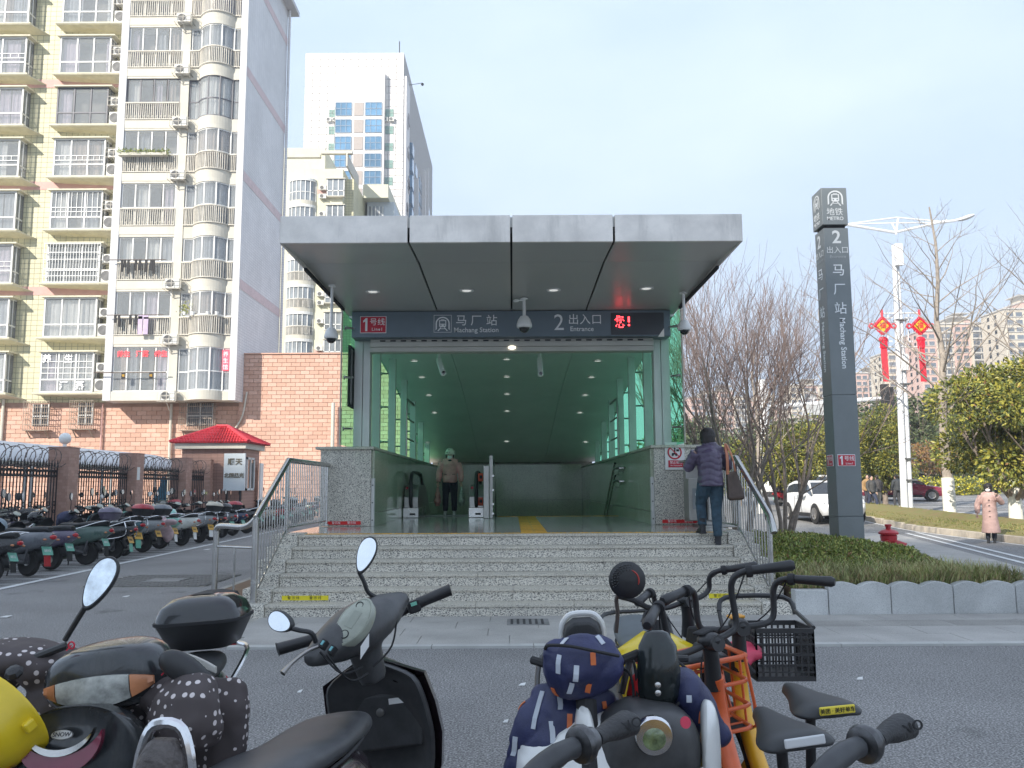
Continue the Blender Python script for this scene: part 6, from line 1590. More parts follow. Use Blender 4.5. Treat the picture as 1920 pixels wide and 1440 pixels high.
    # hair / headgear
    if cl.get('hair')=='bob':
        m=MB(); m.ell(hd+V(0,-.012,.035),(.108,.116,.110),18,12); m.tube([hd+V(0,-.03,.02),hd+V(0,-.035,-.07),hd+V(0,-.035,-.13)],[.108,.106,.085],16,flat=.9); m.ell(hd+RT_@V(.06,.0,-.03),(.04,.06,.09),10,8); m.ell(hd+RT_@V(-.06,.0,-.03),(.04,.06,.09),10,8)
        obj('hair',remeshed(m,.01,1,lambda c:.004*mnoise.noise(Vector((c.x*60,c.y*60,c.z*8)))),HAIR,t)
    elif cl.get('hair')=='cap':
        m=MB(); m.ell(hd+RT_@V(0,-.018,.035),(.088,.098,.098),18,12,zmin=-.55); m.ell(hd+RT_@V(0,-.06,-.03),(.075,.05,.07),12,8)
        obj('hair',remeshed(m,.01,1,lambda c:.004*mnoise.noise(Vector((c.x*60,c.y*60,c.z*8)))),HAIR,t)
    if cl.get('helmet'):
        m=MB().ell(hd+V(0,-.008,.045),(.118,.135,.125),22,12,zmin=-.25)
        hm=obj('helmet',m,cl['helmet'],t,smooth=True); m=MB().lathe([(.121,-.0),(.128,.008),(.121,.016)],hd+V(0,-.008,.012),n=22); obj('helmet_rim',m,WHT,hm,smooth=True)
        rr=random.Random(4); m=MB()
        for i in range(22):
            a=rr.uniform(0,6.28);e=rr.uniform(.0,1.3); d=V(math.cos(a)*math.cos(e),math.sin(a)*math.cos(e),math.sin(e)); m.lathe([(rr.uniform(.009,.018),0),(.002,.003)],hd+V(0,-.008,.045)+V(d.x*.118,d.y*.135,d.z*.125),d,n=7)
        obj('helmet_spots',m,BLKM,hm)
    if cl.get('mask'):
        m=MB().ell(hd+RT_@V(0,.055,-.052),(.060,.058,.050),16,10); obj('face_mask',m,WHT,t,smooth=True)
    m=MB()
    for s in (-1,1): m.ell(hd+RT_@V(s*.032,.086,.012),(.014,.008,.008),10,6)
    obj('eyes',m,HAIR if not cl.get('shades') else BLKG,t,smooth=True)
    if cl.get('shades'): obj('sunglasses',MB().ell(hd+RT_@V(.034,.088,.012),(.032,.014,.022),12,8).ell(hd+RT_@V(-.034,.088,.012),(.032,.014,.022),12,8).tube([hd+RT_@V(-.075,.02,.015),hd+RT_@V(-.05,.085,.018),hd+RT_@V(.05,.085,.018),hd+RT_@V(.075,.02,.015)],.004,5),BLKG,t,smooth=True)
    return t
PUR=mat('puffer_plum',(.085,.065,.115),.38,var=.15,vs=8,coat=.15); JEAN=mat('teal_jeans',(.035,.075,.11),.75,var=.25,vs=12); BOOT=mat('boot_black',(.02,.02,.024),.5)
wl=person('woman in plum puffer jacket with brown shoulder bag climbing the right side of the stairs',(2.76,12.0,.755),rad(3),
  dict(neck=V(0,.0,1.34),head=V(-.01,.03,1.475),headturn=.2,hips=V(0,-.02,.86),shw=.18,lel=V(-.27,.12,1.06),lwr=V(-.20,.36,1.12),rel=V(.28,.10,1.07),rwr=V(.20,.30,1.14),
       lkn=V(-.10,.16,.55),lan=V(-.11,.06,.235),rkn=V(.075,.0,.46),ran=V(.07,-.05,.085),lfoot=V(-.1,1,0).normalized(),rfoot=V(.35,1,0).normalized()),
  dict(jacket=PUR,trousers=JEAN,shoes=BOOT,boot=.12,hair='bob',quilt=.085,fat=1.34,hem=-.06,collar=1,tw=1.05),detail=1.5)
BAGB=mat('bag_brown',(.11,.075,.06),.55,var=.2,vs=10); STR=mat('strap_orange',(.52,.20,.11),.5)
bag=tag(obj('handbag',MB().loft([[V(3.0,11.86,1.35),V(3.20,11.95,1.36),V(3.22,12.07,1.36),V(3.02,12.0,1.35)],[V(2.97,11.82,1.38),V(3.23,11.93,1.40),V(3.25,12.07,1.40),V(2.99,12.0,1.38)],[V(2.97,11.86,1.72),V(3.12,11.93,1.77),V(3.13,12.02,1.77),V(2.98,11.98,1.72)]]),BAGB,bevel=.02,seg=3),'brown handbag with orange straps hanging from the shoulder of the woman in plum','handbag')
obj('strap',MB().tube(cr([(2.98,11.88,1.71),(2.97,11.84,1.95),(2.97,11.90,2.10),(2.99,11.98,2.13),(3.00,12.06,2.0)],4),.011,6,flat=2),STR,bag,smooth=True)
obj('strap',MB().tube(cr([(3.10,11.93,1.76),(3.04,11.84,1.95),(2.99,11.88,2.10),(3.0,11.98,2.13)],4),.011,6,flat=2),STR,bag,smooth=True)
PINK=mat('puffer_pink',(.72,.36,.33),.6,var=.1,vs=9); DKT=mat('trouser_navy',(.03,.035,.05),.8,var=.2); WSH=mat('shoe_white',(.72,.72,.70),.6)
HWT=mat('helmet_cream',(.70,.68,.55),.35,var=.08)
pk=person('person in pink jacket and spotted cream helmet at the top of the escalator',(-1.51,20.75,.90),rad(180),
  dict(neck=V(0,0,1.32),head=V(0,.03,1.44),hips=V(0,0,.84),shw=.18,lel=V(-.26,.0,1.02),lwr=V(-.275,.06,.80),rel=V(.26,.0,1.02),rwr=V(.275,.06,.80),lkn=V(-.10,.02,.46),lan=V(-.11,0,.085),rkn=V(.10,.02,.46),ran=V(.11,0,.085)),
  dict(jacket=PINK,trousers=DKT,shoes=WSH,helmet=HWT,mask=1,hair='cap',quilt=.16,fat=1.32,hem=-.06,collar=1,tw=1.1),detail=1.1)
obj('jacket_zip',MB().tube([V(0,.155,1.24),V(0,.185,1.1),V(0,.19,.95),V(0,.19,.80)],.009,6),BLKM,pk)
obj('jacket_pocket',MB().tube([V(-.13,.16,.98),V(-.06,.185,.97)],.007,5).tube([V(.13,.16,.98),V(.06,.185,.97)],.007,5),BLKM,pk)
obj('dark_scarf',MB().ell(V(0,.075,1.285),(.06,.06,.055),12,8),BLKM,pk,smooth=True)
obj('hair_strands',MB().tube([V(-.085,.03,1.45),V(-.085,.05,1.34)],[.022,.014],8).tube([V(.085,.03,1.45),V(.085,.05,1.34)],[.022,.014],8),HAIR,pk,smooth=True)
for x,c in ((-1.22,(.55,.60,.52)),(-1.80,(.60,.30,.25))):
    m=MB(); m.tube([(x,20.68,1.62),(x,20.66,1.50),(x,20.65,1.38),(x,20.65,1.22),(x,20.65,1.12)],[.012,.05,.10,.125,.07],12,flat=.7)
    tag(obj('carrier_bag',remeshed(m,.014,1,lambda c_:.012*mnoise.noise(c_*18)),mat('carrier_%d'%(x<-1.5),c,.35,var=.3,vs=14)),'thin plastic carrier bag in the %s hand of the person in pink'%('left' if x>-1.5 else 'right'),'bag','carrier bags held by the person in pink')
COAT=mat('coat_pink',(.50,.33,.29),.75,var=.1,vs=7); FUR=mat('fur_cream',(.62,.52,.44),.95,var=.15,vs=30,bump=.8,bs=90)
cx,cy=13.05,23.6
cw=person('woman in long pale pink hooded coat, sunglasses and mask, holding a phone',(cx,cy,0),rad(150),
  dict(neck=V(0,0,1.33),head=V(0,.03,1.47),headturn=-.2,hips=V(0,0,.86),shw=.18,lel=V(-.30,.05,1.08),lwr=V(-.20,.27,1.26),rel=V(.29,.0,1.02),rwr=V(.30,.04,.78),lkn=V(-.08,.03,.46),lan=V(-.07,0,.085),rkn=V(.08,.02,.46),ran=V(.08,.05,.085),lcurl=.9),
  dict(jacket=COAT,trousers=DKT,shoes=BOOT,boot=.28,hair='bob',mask=1,shades=1,quilt=0,fat=1.38,hem=-.60,flare=1.12,tw=1.0),detail=1.0)
obj('fur_hood',MB().torus(V(0,-.035,1.315),.105,.045,(0,.45,1),18,8),FUR,cw,smooth=True)
m=MB()
for z in (1.15,1.0,.85,.7): m.tube([(-.02,.235,z),(.02,.235,z)],.012,6)
obj('coat_toggles',m,BLKM,cw)
_M=Matrix.Rotation(rad(150),3,'Z'); q=_M@V(-.19,.35,1.36)+V(cx,cy,0)
tag(obj('phone',MB().obox(q,(.075,.012,.15),Matrix.Rotation(rad(150),3,'Z')@Matrix.Rotation(-.5,3,'X')),BLKG,bevel=.004),'dark phone held up by the woman in the long pink coat','phone')
q=_M@V(.33,.02,1.0)
# group of pedestrians by the crossing
def std(a=0,st=.0):
    return dict(neck=V(0,0,1.40),head=V(0,.03,1.53),hips=V(0,0,.90),shw=.19,lel=V(-.25,.02,1.10),lwr=V(-.22,.12,.86),rel=V(.25,.02,1.10),rwr=V(.22,.14,.88),lkn=V(-.09,.05+st,.48),lan=V(-.10,st*1.4,.085),rkn=V(.09,.03-st*.4,.48),ran=V(.10,-st*1.6,.085))
for (px,py,Y,rz,jc,tc,lab,st) in ((1635,948,41,200,(.06,.06,.06),(.04,.05,.09),'pedestrian in dark jacket mid stride, nearest the right side of the pylon',.18),
    (1647,946,42,10,(.05,.045,.045),(.42,.37,.30),'pedestrian in black jacket and beige trousers between the pylon and the maroon car',.02),
    (1683,944,43,20,(.04,.045,.05),(.06,.06,.065),'pedestrian in black standing in front of the maroon car, left of the lamp post',.04),
    (1629,946,43,150,(.35,.22,.10),(.05,.05,.07),'pedestrian in tan jacket half hidden by the pylon edge',.03)):
    q=at(px,py,Y); person(lab,(q.x,Y,gh(q.x,Y)),rad(rz),std(0,st),dict(jacket=mat('jacket_%d'%px,jc,.7),trousers=mat('trouser_%d'%px,tc,.8),shoes=WSH if px==1683 else BOOT,hair='cap',fat=1.3,hem=-.06),'pedestrians beside the crossing',detail=.6)
q=at(1462,935,45)
person('rider in dark jacket seated on a red scooter behind the white SUV',(q.x,45,gh(q.x,45)),rad(-60),dict(neck=V(0,.05,1.28),head=V(0,.10,1.42),hips=V(0,-.05,.80),shw=.19,lel=V(-.25,.2,1.02),lwr=V(-.2,.42,1.0),rel=V(.25,.2,1.02),rwr=V(.2,.42,1.0),lkn=V(-.13,.38,.74),lan=V(-.13,.35,.32),rkn=V(.13,.38,.74),ran=V(.13,.35,.32)),
  dict(jacket=mat('jacket_rider',(.12,.11,.10),.7),trousers=DKT,shoes=BOOT,hair='cap',fat=1.35,hem=-.04),detail=.6)
RIDER=(q.x,45,gh(q.x,45))
# ================================================================= FENCE WITH TILED PIERS AND RAZOR WIRE
FBR=[mat('pier_tile_%s'%n,c,.75,var=.08) for n,c in (('a',(.50,.31,.25)),('b',(.45,.27,.215)))]
FXY=[(-12.0,18.8),(-12.0,22.9),(-12.0,27.0),(-12.0,31.1),(-11.75,33.05)]
WAL=['','second brick pier of the fence, carrying a white globe lamp','third brick pier of the fence with a small notice stuck on it','fourth brick pier of the fence, left of the guardhouse','last narrow brick pier beside the name board']
GLB=mat('globe_white',(.82,.82,.80),.3,var=.03)
tl=[mesh(MB().box(0,.155,0,.008,0,.075),m_,'tile') for m_ in FBR]
rr=random.Random(6)
for i,(x,y) in enumerate(FXY):
    if i==0: continue
    h=2.66; w_=.27 if i<4 else .16
    t=thing('fence_pier',WAL[i],'brick pier',(x,y,0),'tiled piers of the fence')
    obj('core',MB().box(x-w_,x+w_,y-w_,y+w_,0,h),MORT,t); obj('cap',MB().box(x-w_-.02,x+w_+.02,y-w_-.02,y+w_+.02,h,h+.03),FBR[1],t)
    m=MB(); n=int(2*w_/.165)
    for r_ in range(int(h/.083)):
        for c_ in range(n+1):
            a=-w_+c_*.165-(.08 if r_%2 else 0); b=min(w_,a+.155); a=max(-w_,a)
            if b-a<.03: continue
            z=r_*.083+.004
            m.box(x+a,x+b,y-w_-.008,y-w_,z,z+.075,rr.randrange(2)); m.box(x+w_,x+w_+.008,y+a,y+b,z,z+.075,rr.randrange(2))
    tag(obj('pier_tiles',m,FBR,t),kind='stuff')
    if i==1: obj('lamp_globe',MB().ell((x,y,h+.26),(.155,.155,.155),18,12).cyl((x,y,h),(x,y,h+.13),.05,n=10),GLB,t,smooth=True)
    if i==2: obj('notice',MB().box(x+w_+.008,x+w_+.012,y-.22,y-.02,1.85,2.25),WHT,t)
def fence(a,b,lab,seed):
    rr=random.Random(seed); a=Vector((*a,0));b=Vector((*b,0)); d=(b-a); L=d.length; u=d/L; a=a+u*.3; b=b-u*.3; L-=.6
    t=thing('iron_fence',lab,'fence',tuple((a+b)/2),'iron fence panels between the piers')
    for z in (.30,2.05,1.90): obj('fence_rail',MB().beam(a+V(0,0,z),b+V(0,0,z),.03,.045),IRON,t)
    br_=MB().box(-.011,.011,-.011,.011,.12,2.16); br_.add([(-.035,0,2.16),(0,-.02,2.16),(.035,0,2.16),(0,.02,2.16),(0,0,2.36)],[(0,1,4),(1,2,4),(2,3,4),(3,0,4),(0,3,2,1)]); br_=mesh(br_,IRON,'bar')
    rg=mesh(MB().torus((0,0,0),.05,.012,(1,0,0),10,4),IRON,'ring')
    n=int(L/.135)
    for i in range(n+1):
        p=a+u*L*i/n; inst(br_,'fence_bar',t,tuple(p))
        if i<n: inst(rg,'ring',t,tuple(p+u*L*.5/n+V(0,0,1.975)))
    scr_=MB()
    for i in range(0,n,2):
        p=a+u*L*(i+.5)/n; scr_.torus(p+V(0,0,1.2),.055,.012,(1,0,0),10,4).torus(p+V(0,0,1.0),.04,.01,(1,0,0),8,4)
    tag(obj('scrolls',scr_,IRON,t),kind='stuff')
    # razor wire coil with little barbs
    w=MB(); pts=[]; turns=int(L/.30); N=turns*14
    for k in range(N):
        ang=k/14*6.283; rr_=.27+.03*math.sin(k*.7); p=a+u*L*k/N+V(0,0,2.36); pts.append(p+V(math.cos(ang)*rr_,math.sin(ang*1.0)*.10,0)+V(0,0,math.sin(ang)*rr_))
    w.tube(pts,.011,4)
    for k in range(0,N,2): p=pts[k]; w.obox(p,(.05,.012,.012),Matrix.Rotation(k,3,'Y'))
    tag(obj('razor_wire',w,RUST,t),kind='stuff'); return t
fence(FXY[0],FXY[1],'black iron fence panel with razor wire, left of the pier with the globe lamp',1)
fence(FXY[1],FXY[2],'black iron fence panel with razor wire between the globe lamp pier and the notice pier',2)
fence(FXY[2],FXY[3],'black iron fence panel with razor wire and a blue sheet behind it',3)
fence(FXY[3],FXY[4],'short rusty brown fence panel beside the guardhouse',4)
# white vaulted shed roof behind the fence
sd_=thing('cycle_shed','long shed with white curved roof behind the iron fence','shed',(-14.2,29,0))
def arc(y,k): return [V(-14.4+1.55*math.cos(a),y,2.30+.62*math.sin(a)*k) for a in [math.pi*i/14 for i in range(15)]]
ysd=[19+i*1.0 for i in range(18)]
obj('roof',MB().loft([arc(y,1 if y<33 else max(.12,1-(y-33)/3.6)) for y in ysd],closed=False,caps=False),mat('shed_white',(.66,.67,.69),.5,var=.05),sd_,smooth=True)
for y in ysd[::2]: obj('post',MB().cyl((-12.9,y,0),(-12.9,y,2.32),.035,n=6),WHT,sd_)
for y in ysd[::3]: obj('post',MB().cyl((-15.9,y,0),(-15.9,y,2.32),.035,n=6),WHT,sd_)
obj('eave_beam',MB().box(-12.93,-12.87,19,36,2.22,2.32),CREAM,sd_)
tag(obj('blue_sheet',remeshed(MB().tube([(-12.35,30.4,2.0),(-12.3,30.3,1.7),(-12.35,30.2,1.3),(-12.3,30.1,.95)],[.10,.13,.2,.24],10,flat=.4),.03,2,lambda c:.03*mnoise.noise(c*7)),mat('sheet_blue',(.05,.22,.34),.6,var=.3,vs=5)),'crumpled blue plastic sheet hanging behind the iron fence','plastic sheet')
# ================================================================= SCOOTERS
CRM=CHR; DASH=mat('dash_lens',(.34,.36,.30),.12,var=.12,vs=10); AMB=mat('amber_lens',(.60,.25,.12),.2,var=.15,vs=14); HLG=mat('headlight_lens',(.50,.50,.45),.12,var=.25,vs=12)
SEATM=mat('seat_vinyl',(.035,.036,.038),.5,var=.25,vs=6,bump=.15,bs=120); PLY=mat('plate_yellow',(.75,.42,.06),.5); PLT=mat('plate_teal',(.18,.50,.38),.5)
def scooter(label,loc,rotz,o,group='scooters parked in the row by the fence'):
    t=lthing('motor_scooter',label,'scooter',loc,rotz,group,0)
    t.rotation_euler=Matrix.Rotation(rotz,4,'Z').__matmul__(Matrix.Rotation(o.get('lean',0),4,'Y')).to_euler()
    B=o['body']; T_=o.get('trim',BLK); hi=o.get('detail',0); n1=28 if hi else 18
    st=o.get('steer',0); ax=V(0,-.36,.93).normalized(); pv=V(0,1.13,.5)
    SM=Matrix.Translation(pv)@Matrix.Rotation(st,4,ax)@Matrix.Translation(-pv)
    def F(): m=MB(); m.M=SM; return m
    # wheels
    for nm,y,mk in (('rear_wheel',0,MB),('front_wheel',1.27,F)):
        m=mk(); m.lathe([(.145,-.035),(.19,-.05),(.218,-.03),(.224,0),(.218,.03),(.19,.05),(.145,.035)],(0,y,.224),(1,0,0),n1); w=obj(nm,m,RUB,t,smooth=True)
        m=mk(); m.lathe([(.15,-.034),(.13,-.03),(.13,.03),(.15,.034)],(0,y,.224),(1,0,0),n1).lathe([(.05,-.06),(.05,.06)],(0,y,.224),(1,0,0),12)
        for k in range(6): a=k*1.0472; m.beam((0,y,.224),(0,y+math.cos(a)*.138,.224+math.sin(a)*.138),.03,.02,up=(1,0,0))
        obj('rim',m,o.get('rim',STEELD),w,smooth=True)
    # front end
    m=F(); 
    for s in (-1,1): m.tube([V(s*.075,1.27,.224),V(s*.07,1.18,.48)],[.018,.024],8)
    m.tube([V(0,1.18,.46),V(0,.99,.93)],.03,8); obj('fork',m,BLKM,t,smooth=True)
    m=F(); R_=[]
    for i in range(9): a=rad(-15+i*20); R_.append([V(x,1.27-math.cos(a)*-.27*(1),.224+math.sin(a)*.275) if False else V(x*(1 if abs(x)<.05 else 1),1.27+math.cos(a)*(.275-.5*x*x/.1),.224+math.sin(a)*(.275-.05*abs(x)/.07)) for x in (-.08,-.06,0,.06,.08)])
    m.loft(R_,closed=False,caps=False); ff=obj('front_fender',m,B,t,smooth=True); md=ff.modifiers.new('sol','SOLIDIFY'); md.thickness=.008
    # leg shield: outer apron and inner panel
    zz=[.30,.42,.55,.68,.80,.88]; hw=[.13,.19,.225,.225,.20,.12]; yc=[1.14,1.17,1.15,1.11,1.07,1.03]
    def rs_(a,t): i=min(len(a)-2,int(t)); f=t-i; f=f*f*(3-2*f)*.5+f*.5; return a[i]*(1-f)+a[i+1]*f
    ts_=[k*.5 for k in range(11)]+[]; zz,hw,yc=[rs_(zz,t) for t in ts_],[rs_([.13,.20,.228,.228,.21,.05],t) for t in ts_],[rs_(yc,t) for t in ts_]
    ring=lambda z,w_,y,th:[V(w_*k,y-.13*k*k-(th if b else 0),z) for b in (0,) for k in (-1,-.75,-.4,0,.4,.75,1)]+[V(w_*k,y-.13*k*k-.035,z) for k in (1,.75,.4,0,-.4,-.75,-1)]
    obj('front_apron',MB().loft([ring(z,w_,y,0) for z,w_,y in zip(zz,hw,yc)]),B,t,smooth=True,ang=50)
    obj('leg_shield',MB().loft([[V(w_*.94*k,y-.13*k*k-.04,z) for k in (-1,-.6,0,.6,1)]+[V(w_*.9*k,y-.10*k*k-.13,z) for k in (1,.6,0,-.6,-1)] for z,w_,y in zip(zz,hw,yc)]),T_,t,smooth=True,ang=60,sub=1 if hi else 0)
    if hi:
        gb=obj('glove_box',MB().loft([[V(x,y,z) for x,z in ((-.15,.52),(-.17,.60),(-.165,.70),(-.10,.735),(.10,.735),(.165,.70),(.17,.60),(.15,.52))] for y in (1.02,.945)]),T_,t,bevel=.012,seg=3)
        obj('lock',MB().lathe([(.016,0),(.016,.008),(.008,.010)],(0,.944,.665),(0,-1,0),n=14),STEELD,gb,smooth=True)
        obj('name_strip',MB().box(.04,.11,.941,.945,.69,.712),WHT,gb)
        obj('ignition',MB().lathe([(.030,0),(.030,.012),(.014,.016)],(.10,.93,.80),(0,-1,.3),n=16),BLKG,t,smooth=True)
    obj('floorboard',MB().box(-.145,.145,.42,1.04,.27,.32),T_,t,bevel=.015)
    # rear body and seat
    RB=[(.50,.12,.34,.66),(.40,.150,.33,.70),(.15,.165,.37,.72),(-.12,.155,.42,.73),(-.33,.11,.50,.735),(-.46,.05,.58,.70)]
    def oval(y,w_,z0,z1,n=14,p=.6): 
        c=(z0+z1)/2;h=(z1-z0)/2; return [V(w_*math.copysign(abs(math.cos(a))**p,math.cos(a)),y,c+h*math.copysign(abs(math.sin(a))**p,math.sin(a))) for a in [2*math.pi*k/n for k in range(n)]]
    obj('body_shell',MB().loft([oval(*r) for r in RB]),B,t,smooth=True,ang=60,sub=1 if hi else 0)
    if o.get('bike')!=1:
        SR=[(.58,.07,.69,.745),(.52,.10,.685,.78),(.38,.125,.69,.79),(.18,.135,.70,.775),(.05,.14,.705,.80),(-.15,.14,.71,.82),(-.32,.115,.715,.82),(-.38,.07,.73,.80)]
        st_=obj('seat',MB().loft([oval(y,w_*o.get('seatw',1),a,b,14,.7) for y,w_,a,b in SR]),o.get('seat',SEATM),t,smooth=True,ang=60,sub=1 if hi else 0)
        if hi: obj('seat_piping',MB().tube([V(.0+.136*math.cos(a)*o.get('seatw',1),.10+.46*math.sin(a),.722) for a in [6.283*k/28 for k in range(28)]],.006,5,closed=True),BLKM,st_,smooth=True)
    m=MB().box(-.07,.07,-.05,.42,.20,.36).cyl(V(.08,0,.224),V(.08,.35,.30),.035,n=8).cyl(V(-.08,0,.224),V(-.08,.35,.30),.035,n=8); 
    for s in (-1,1): m.cyl(V(s*.11,-.02,.26),V(s*.12,-.10,.60),.022,n=8)
    obj('swing_unit',m,mat('engine_grey',(.12,.12,.125),.5,.4,var=.3,vs=9),t,bevel=.01)
    if o.get('exhaust',1): obj('muffler',MB().tube([V(.13,.30,.24),V(.14,.1,.22),V(.15,-.28,.27)],[.03,.055,.05],12),o.get('exm',STEELD),t,smooth=True)
    obj('kick_stand',MB().tube([V(-.10,.28,.25),V(-.20,.22,.01)],.012,6),IRON,t)
    obj('tail_light',MB().ell(V(0,-.455,.64),(.07,.035,.04),14,8),TLM,t,smooth=True)
    obj('rear_fender',MB().loft([[V(x,-.27*math.cos(a)-.0,.224+.27*math.sin(a)) for x in (-.07,-.05,.05,.07)] for a in [rad(q) for q in (80,60,40,20,5)]],closed=False,caps=False),BLKM,t,smooth=True).modifiers.new('sol','SOLIDIFY').thickness=.006
    pl_=obj('number_plate',MB().obox(V(0,-.36,.42),(.20,.006,.15),Matrix.Rotation(rad(-25),3,'X')),o.get('plate',PLT),t)
    text(o.get('num','贵A 2%03d'%(abs(hash(label))%1000) if False else '88%02d'%(len(label)*7%100)),.065,WHT if o.get('plate',PLT) is PLT else BLKM,pl_,(0,0,0),M=Matrix.Translation((0,-.365,.42))@Matrix.Rotation(rad(-25)+math.pi/2,4,'X'),ext=.0008)
    obj('mud_flap',MB().obox(V(0,-.385,.26),(.13,.006,.18),Matrix.Rotation(rad(-10),3,'X')),o.get('flap',RUB),t)
    for s in (-1,1): obj('turn_signal',MB().ell(V(s*.13,-.42,.60),(.035,.025,.018),10,6),AMB,t,smooth=True)
    # rack, box, backrest
    if o.get('rack',1):
        m=MB()
        for s in (-1,1): m.tube(cr([V(s*.17,.30,.62),V(s*.20,.0,.70),V(s*.19,-.35,.80),V(s*.10,-.50,.81)],4),.011,6)
        m.tube([V(-.10,-.50,.81),V(.10,-.50,.81)],.011,6)
        if o.get('sidebars'):
            for s in (-1,1): m.tube(cr([V(s*.21,-.30,.78),V(s*.22,-.36,.60),V(s*.22,-.28,.48),V(s*.21,.10,.42),V(s*.19,.32,.40)],4),.011,6)
        obj('carrier_rack',m,CRM if o.get('rackc',1) else BLK,t,smooth=True)
    if o.get('box'):
        def bx_(z,w_,d,p=.45): return [V(w_*math.copysign(abs(math.cos(a))**p,math.cos(a)),-.40+o.get('boxy',0)+d*math.copysign(abs(math.sin(a))**p,math.sin(a)),z) for a in [2*math.pi*k/24 for k in range(24)]]
        z0=.83; b=obj('top_box',MB().loft([bx_(z0,.12,.10),bx_(z0+.01,.145,.125),bx_(z0+.115,.195,.165),bx_(z0+.125,.20,.17)]),o.get('box2',BLK),t,smooth=True,ang=50)
        obj('box_lid',MB().loft([bx_(z0+.135,.20,.17),bx_(z0+.15,.198,.168),bx_(z0+.20,.175,.15),bx_(z0+.235,.13,.11,.6),bx_(z0+.245,.06,.05,.8)]),o['box'],b,smooth=True,ang=60)
        obj('box_seam',MB().loft([bx_(z0+.124,.206,.176),bx_(z0+.138,.206,.176)]),o.get('seamc',BLKM),b,smooth=True)
        if hi: 
            obj('lid_ridge',MB().loft([[V(x*.12,-.40-.10+.2*k,z0+.238-.10*(x*x)*.2+(.012 if abs(x)<1 else -.004)) for x in (-1,-.9,-.3,.3,.9,1)] for k in (0,.25,.5,.75,1)],closed=False,caps=False),BLKM,b,smooth=True)
            for x in (-.1,.1): obj('latch',MB().box(x-.035,x+.035,-.585,-.57,z0+.095,z0+.125),STEELD,b,bevel=.003)
    if o.get('backrest'):
        def br(y,w_,z0,z1): return [V(x,y,z) for x,z in ((-w_,z0),(w_,z0),(w_*1.02,z0+(z1-z0)*.6),(w_*.85,z0+(z1-z0)*.86),(w_*.45,z1),(-w_*.45,z1),(-w_*.85,z0+(z1-z0)*.86),(-w_*1.02,z0+(z1-z0)*.6))]
        w_=o['backrest']; bh=o.get('brh',1); bk=obj('backrest',MB().loft([br(-.40,w_,.80,.80+.26*bh),br(-.36,w_*1.0,.80,.80+.26*bh),br(-.335,w_*.86,.82,.80+.23*bh)]),o.get('bkm',SEATM),t,smooth=True,ang=50,bevel=.008)
        obj('backrest_hoop',MB().tube(cr([V(-w_*1.08,-.40,.78)]+[V(w_*1.10*x,-.395,.80+(z-.80)*bh) for x,z in ((-1.02,.96),(-.85,1.04),(-.45,1.085),(.45,1.085),(.85,1.04),(1.02,.96))]+[V(w_*1.08,-.40,.78)],3),.013,8),CRM if o.get('hoopc',1)==1 else (o['hoopc'] or BLK),bk,smooth=True)
    # handlebar group
    hz_=1.0
    m=F()
    cow=lambda sx,y0,y1,z0,z1:[V(x*sx,y,z) for x,y,z in ()]
    RC=[]
    for k in range(11):
        u=-1+k*.2; w=math.sqrt(max(.02,1-abs(u)**2.4)); RC.append([V(u*.185,.97+w*.085*math.cos(a)-.0*u,hz_+.0+w*(.065*math.sin(a)+.035*math.cos(a+2.2))) for a in [2*math.pi*q/14 for q in range(14)]])
    if not o.get('nocowl'): cw_=obj('handlebar_cover',F().loft(RC),o.get('cowl',T_),t,smooth=True,ang=60,sub=1 if hi else 0)
    m=F(); wb=.16 if o.get('nogrip') else .34; m.tube(cr([V(-wb,.90,hz_+.035),V(-wb*.6,.94,hz_+.02),V(0,.965,hz_-.02),V(wb*.6,.94,hz_+.02),V(wb,.90,hz_+.035)],3),.013,8); hb=obj('handlebar',m,BLKM,t,smooth=True)
    for s in (() if o.get('nogrip') else (-1,1)):
        m=F(); m.tube([V(s*.215,.932,hz_+.024),V(s*.245,.925,hz_+.027),V(s*.35,.897,hz_+.036),V(s*.355,.896,hz_+.036)],[.024,.022,.024,.027] if hi else [.019,.017,.018,.021],12); obj('grip',m,BLK,hb,smooth=True)
        m=F(); m.tube(cr([V(s*.20,.955,hz_+.02),V(s*.24,.985,hz_+.02),V(s*.35,.955,hz_+.03)],3),[.007]*6+[.009],6,flat=.7); obj('brake_lever',m,STEELD if hi else BLK,hb,smooth=True)
        if hi: 
            m=F(); m.obox(V(s*.195,.925,hz_+.018),(.05,.05,.05)); obj('switch_block',m,BLKM,hb,bevel=.008); m=F(); m.obox(V(s*.195,.90,hz_+.03),(.025,.008,.014)); obj('switch',m,PLT,hb)
    m=F(); q=V(0,.91,hz_+.028); nr=V(0,-.72,.70).normalized()
    m.M=SM@Matrix.Translation(q)@nr.to_track_quat('Z','X').to_matrix().to_4x4()
    m.lathe([(.0001,.024),(.05,.022),(.075,.014),(.08,.0)],(0,0,0),n=24) 
    for i in range(len(m.v)): 
        v=(SM@Matrix.Translation(q)).inverted()@Vector(m.v[i]); v.x*=1.45; v.z*=.75; v.y*=.8; m.v[i]=tuple((SM@Matrix.Translation(q))@v)
    ds=None if o.get('nocowl') else obj('dashboard',m,DASH,t,smooth=True)
    if hi and ds:
        m=MB(); m.M=SM@Matrix.Translation(q+nr*.021)@Matrix.Rotation(rad(-46+90),4,'X') if False else SM@Matrix.Translation(q+V(0,-.012,.014))@Matrix.Rotation(rad(44),4,'X'); m.box(-.045,.035,-.018,.020,0,.003); obj('screen',m,mat('lcd_grey',(.28,.30,.25),.3),ds)
        m2=MB(); m2.M=m.M; m2.lathe([(.016,0),(.016,.003),(.010,.004)],(-.072,-.004,0),n=14); obj('gauge_ring',m2,BLKM,ds)
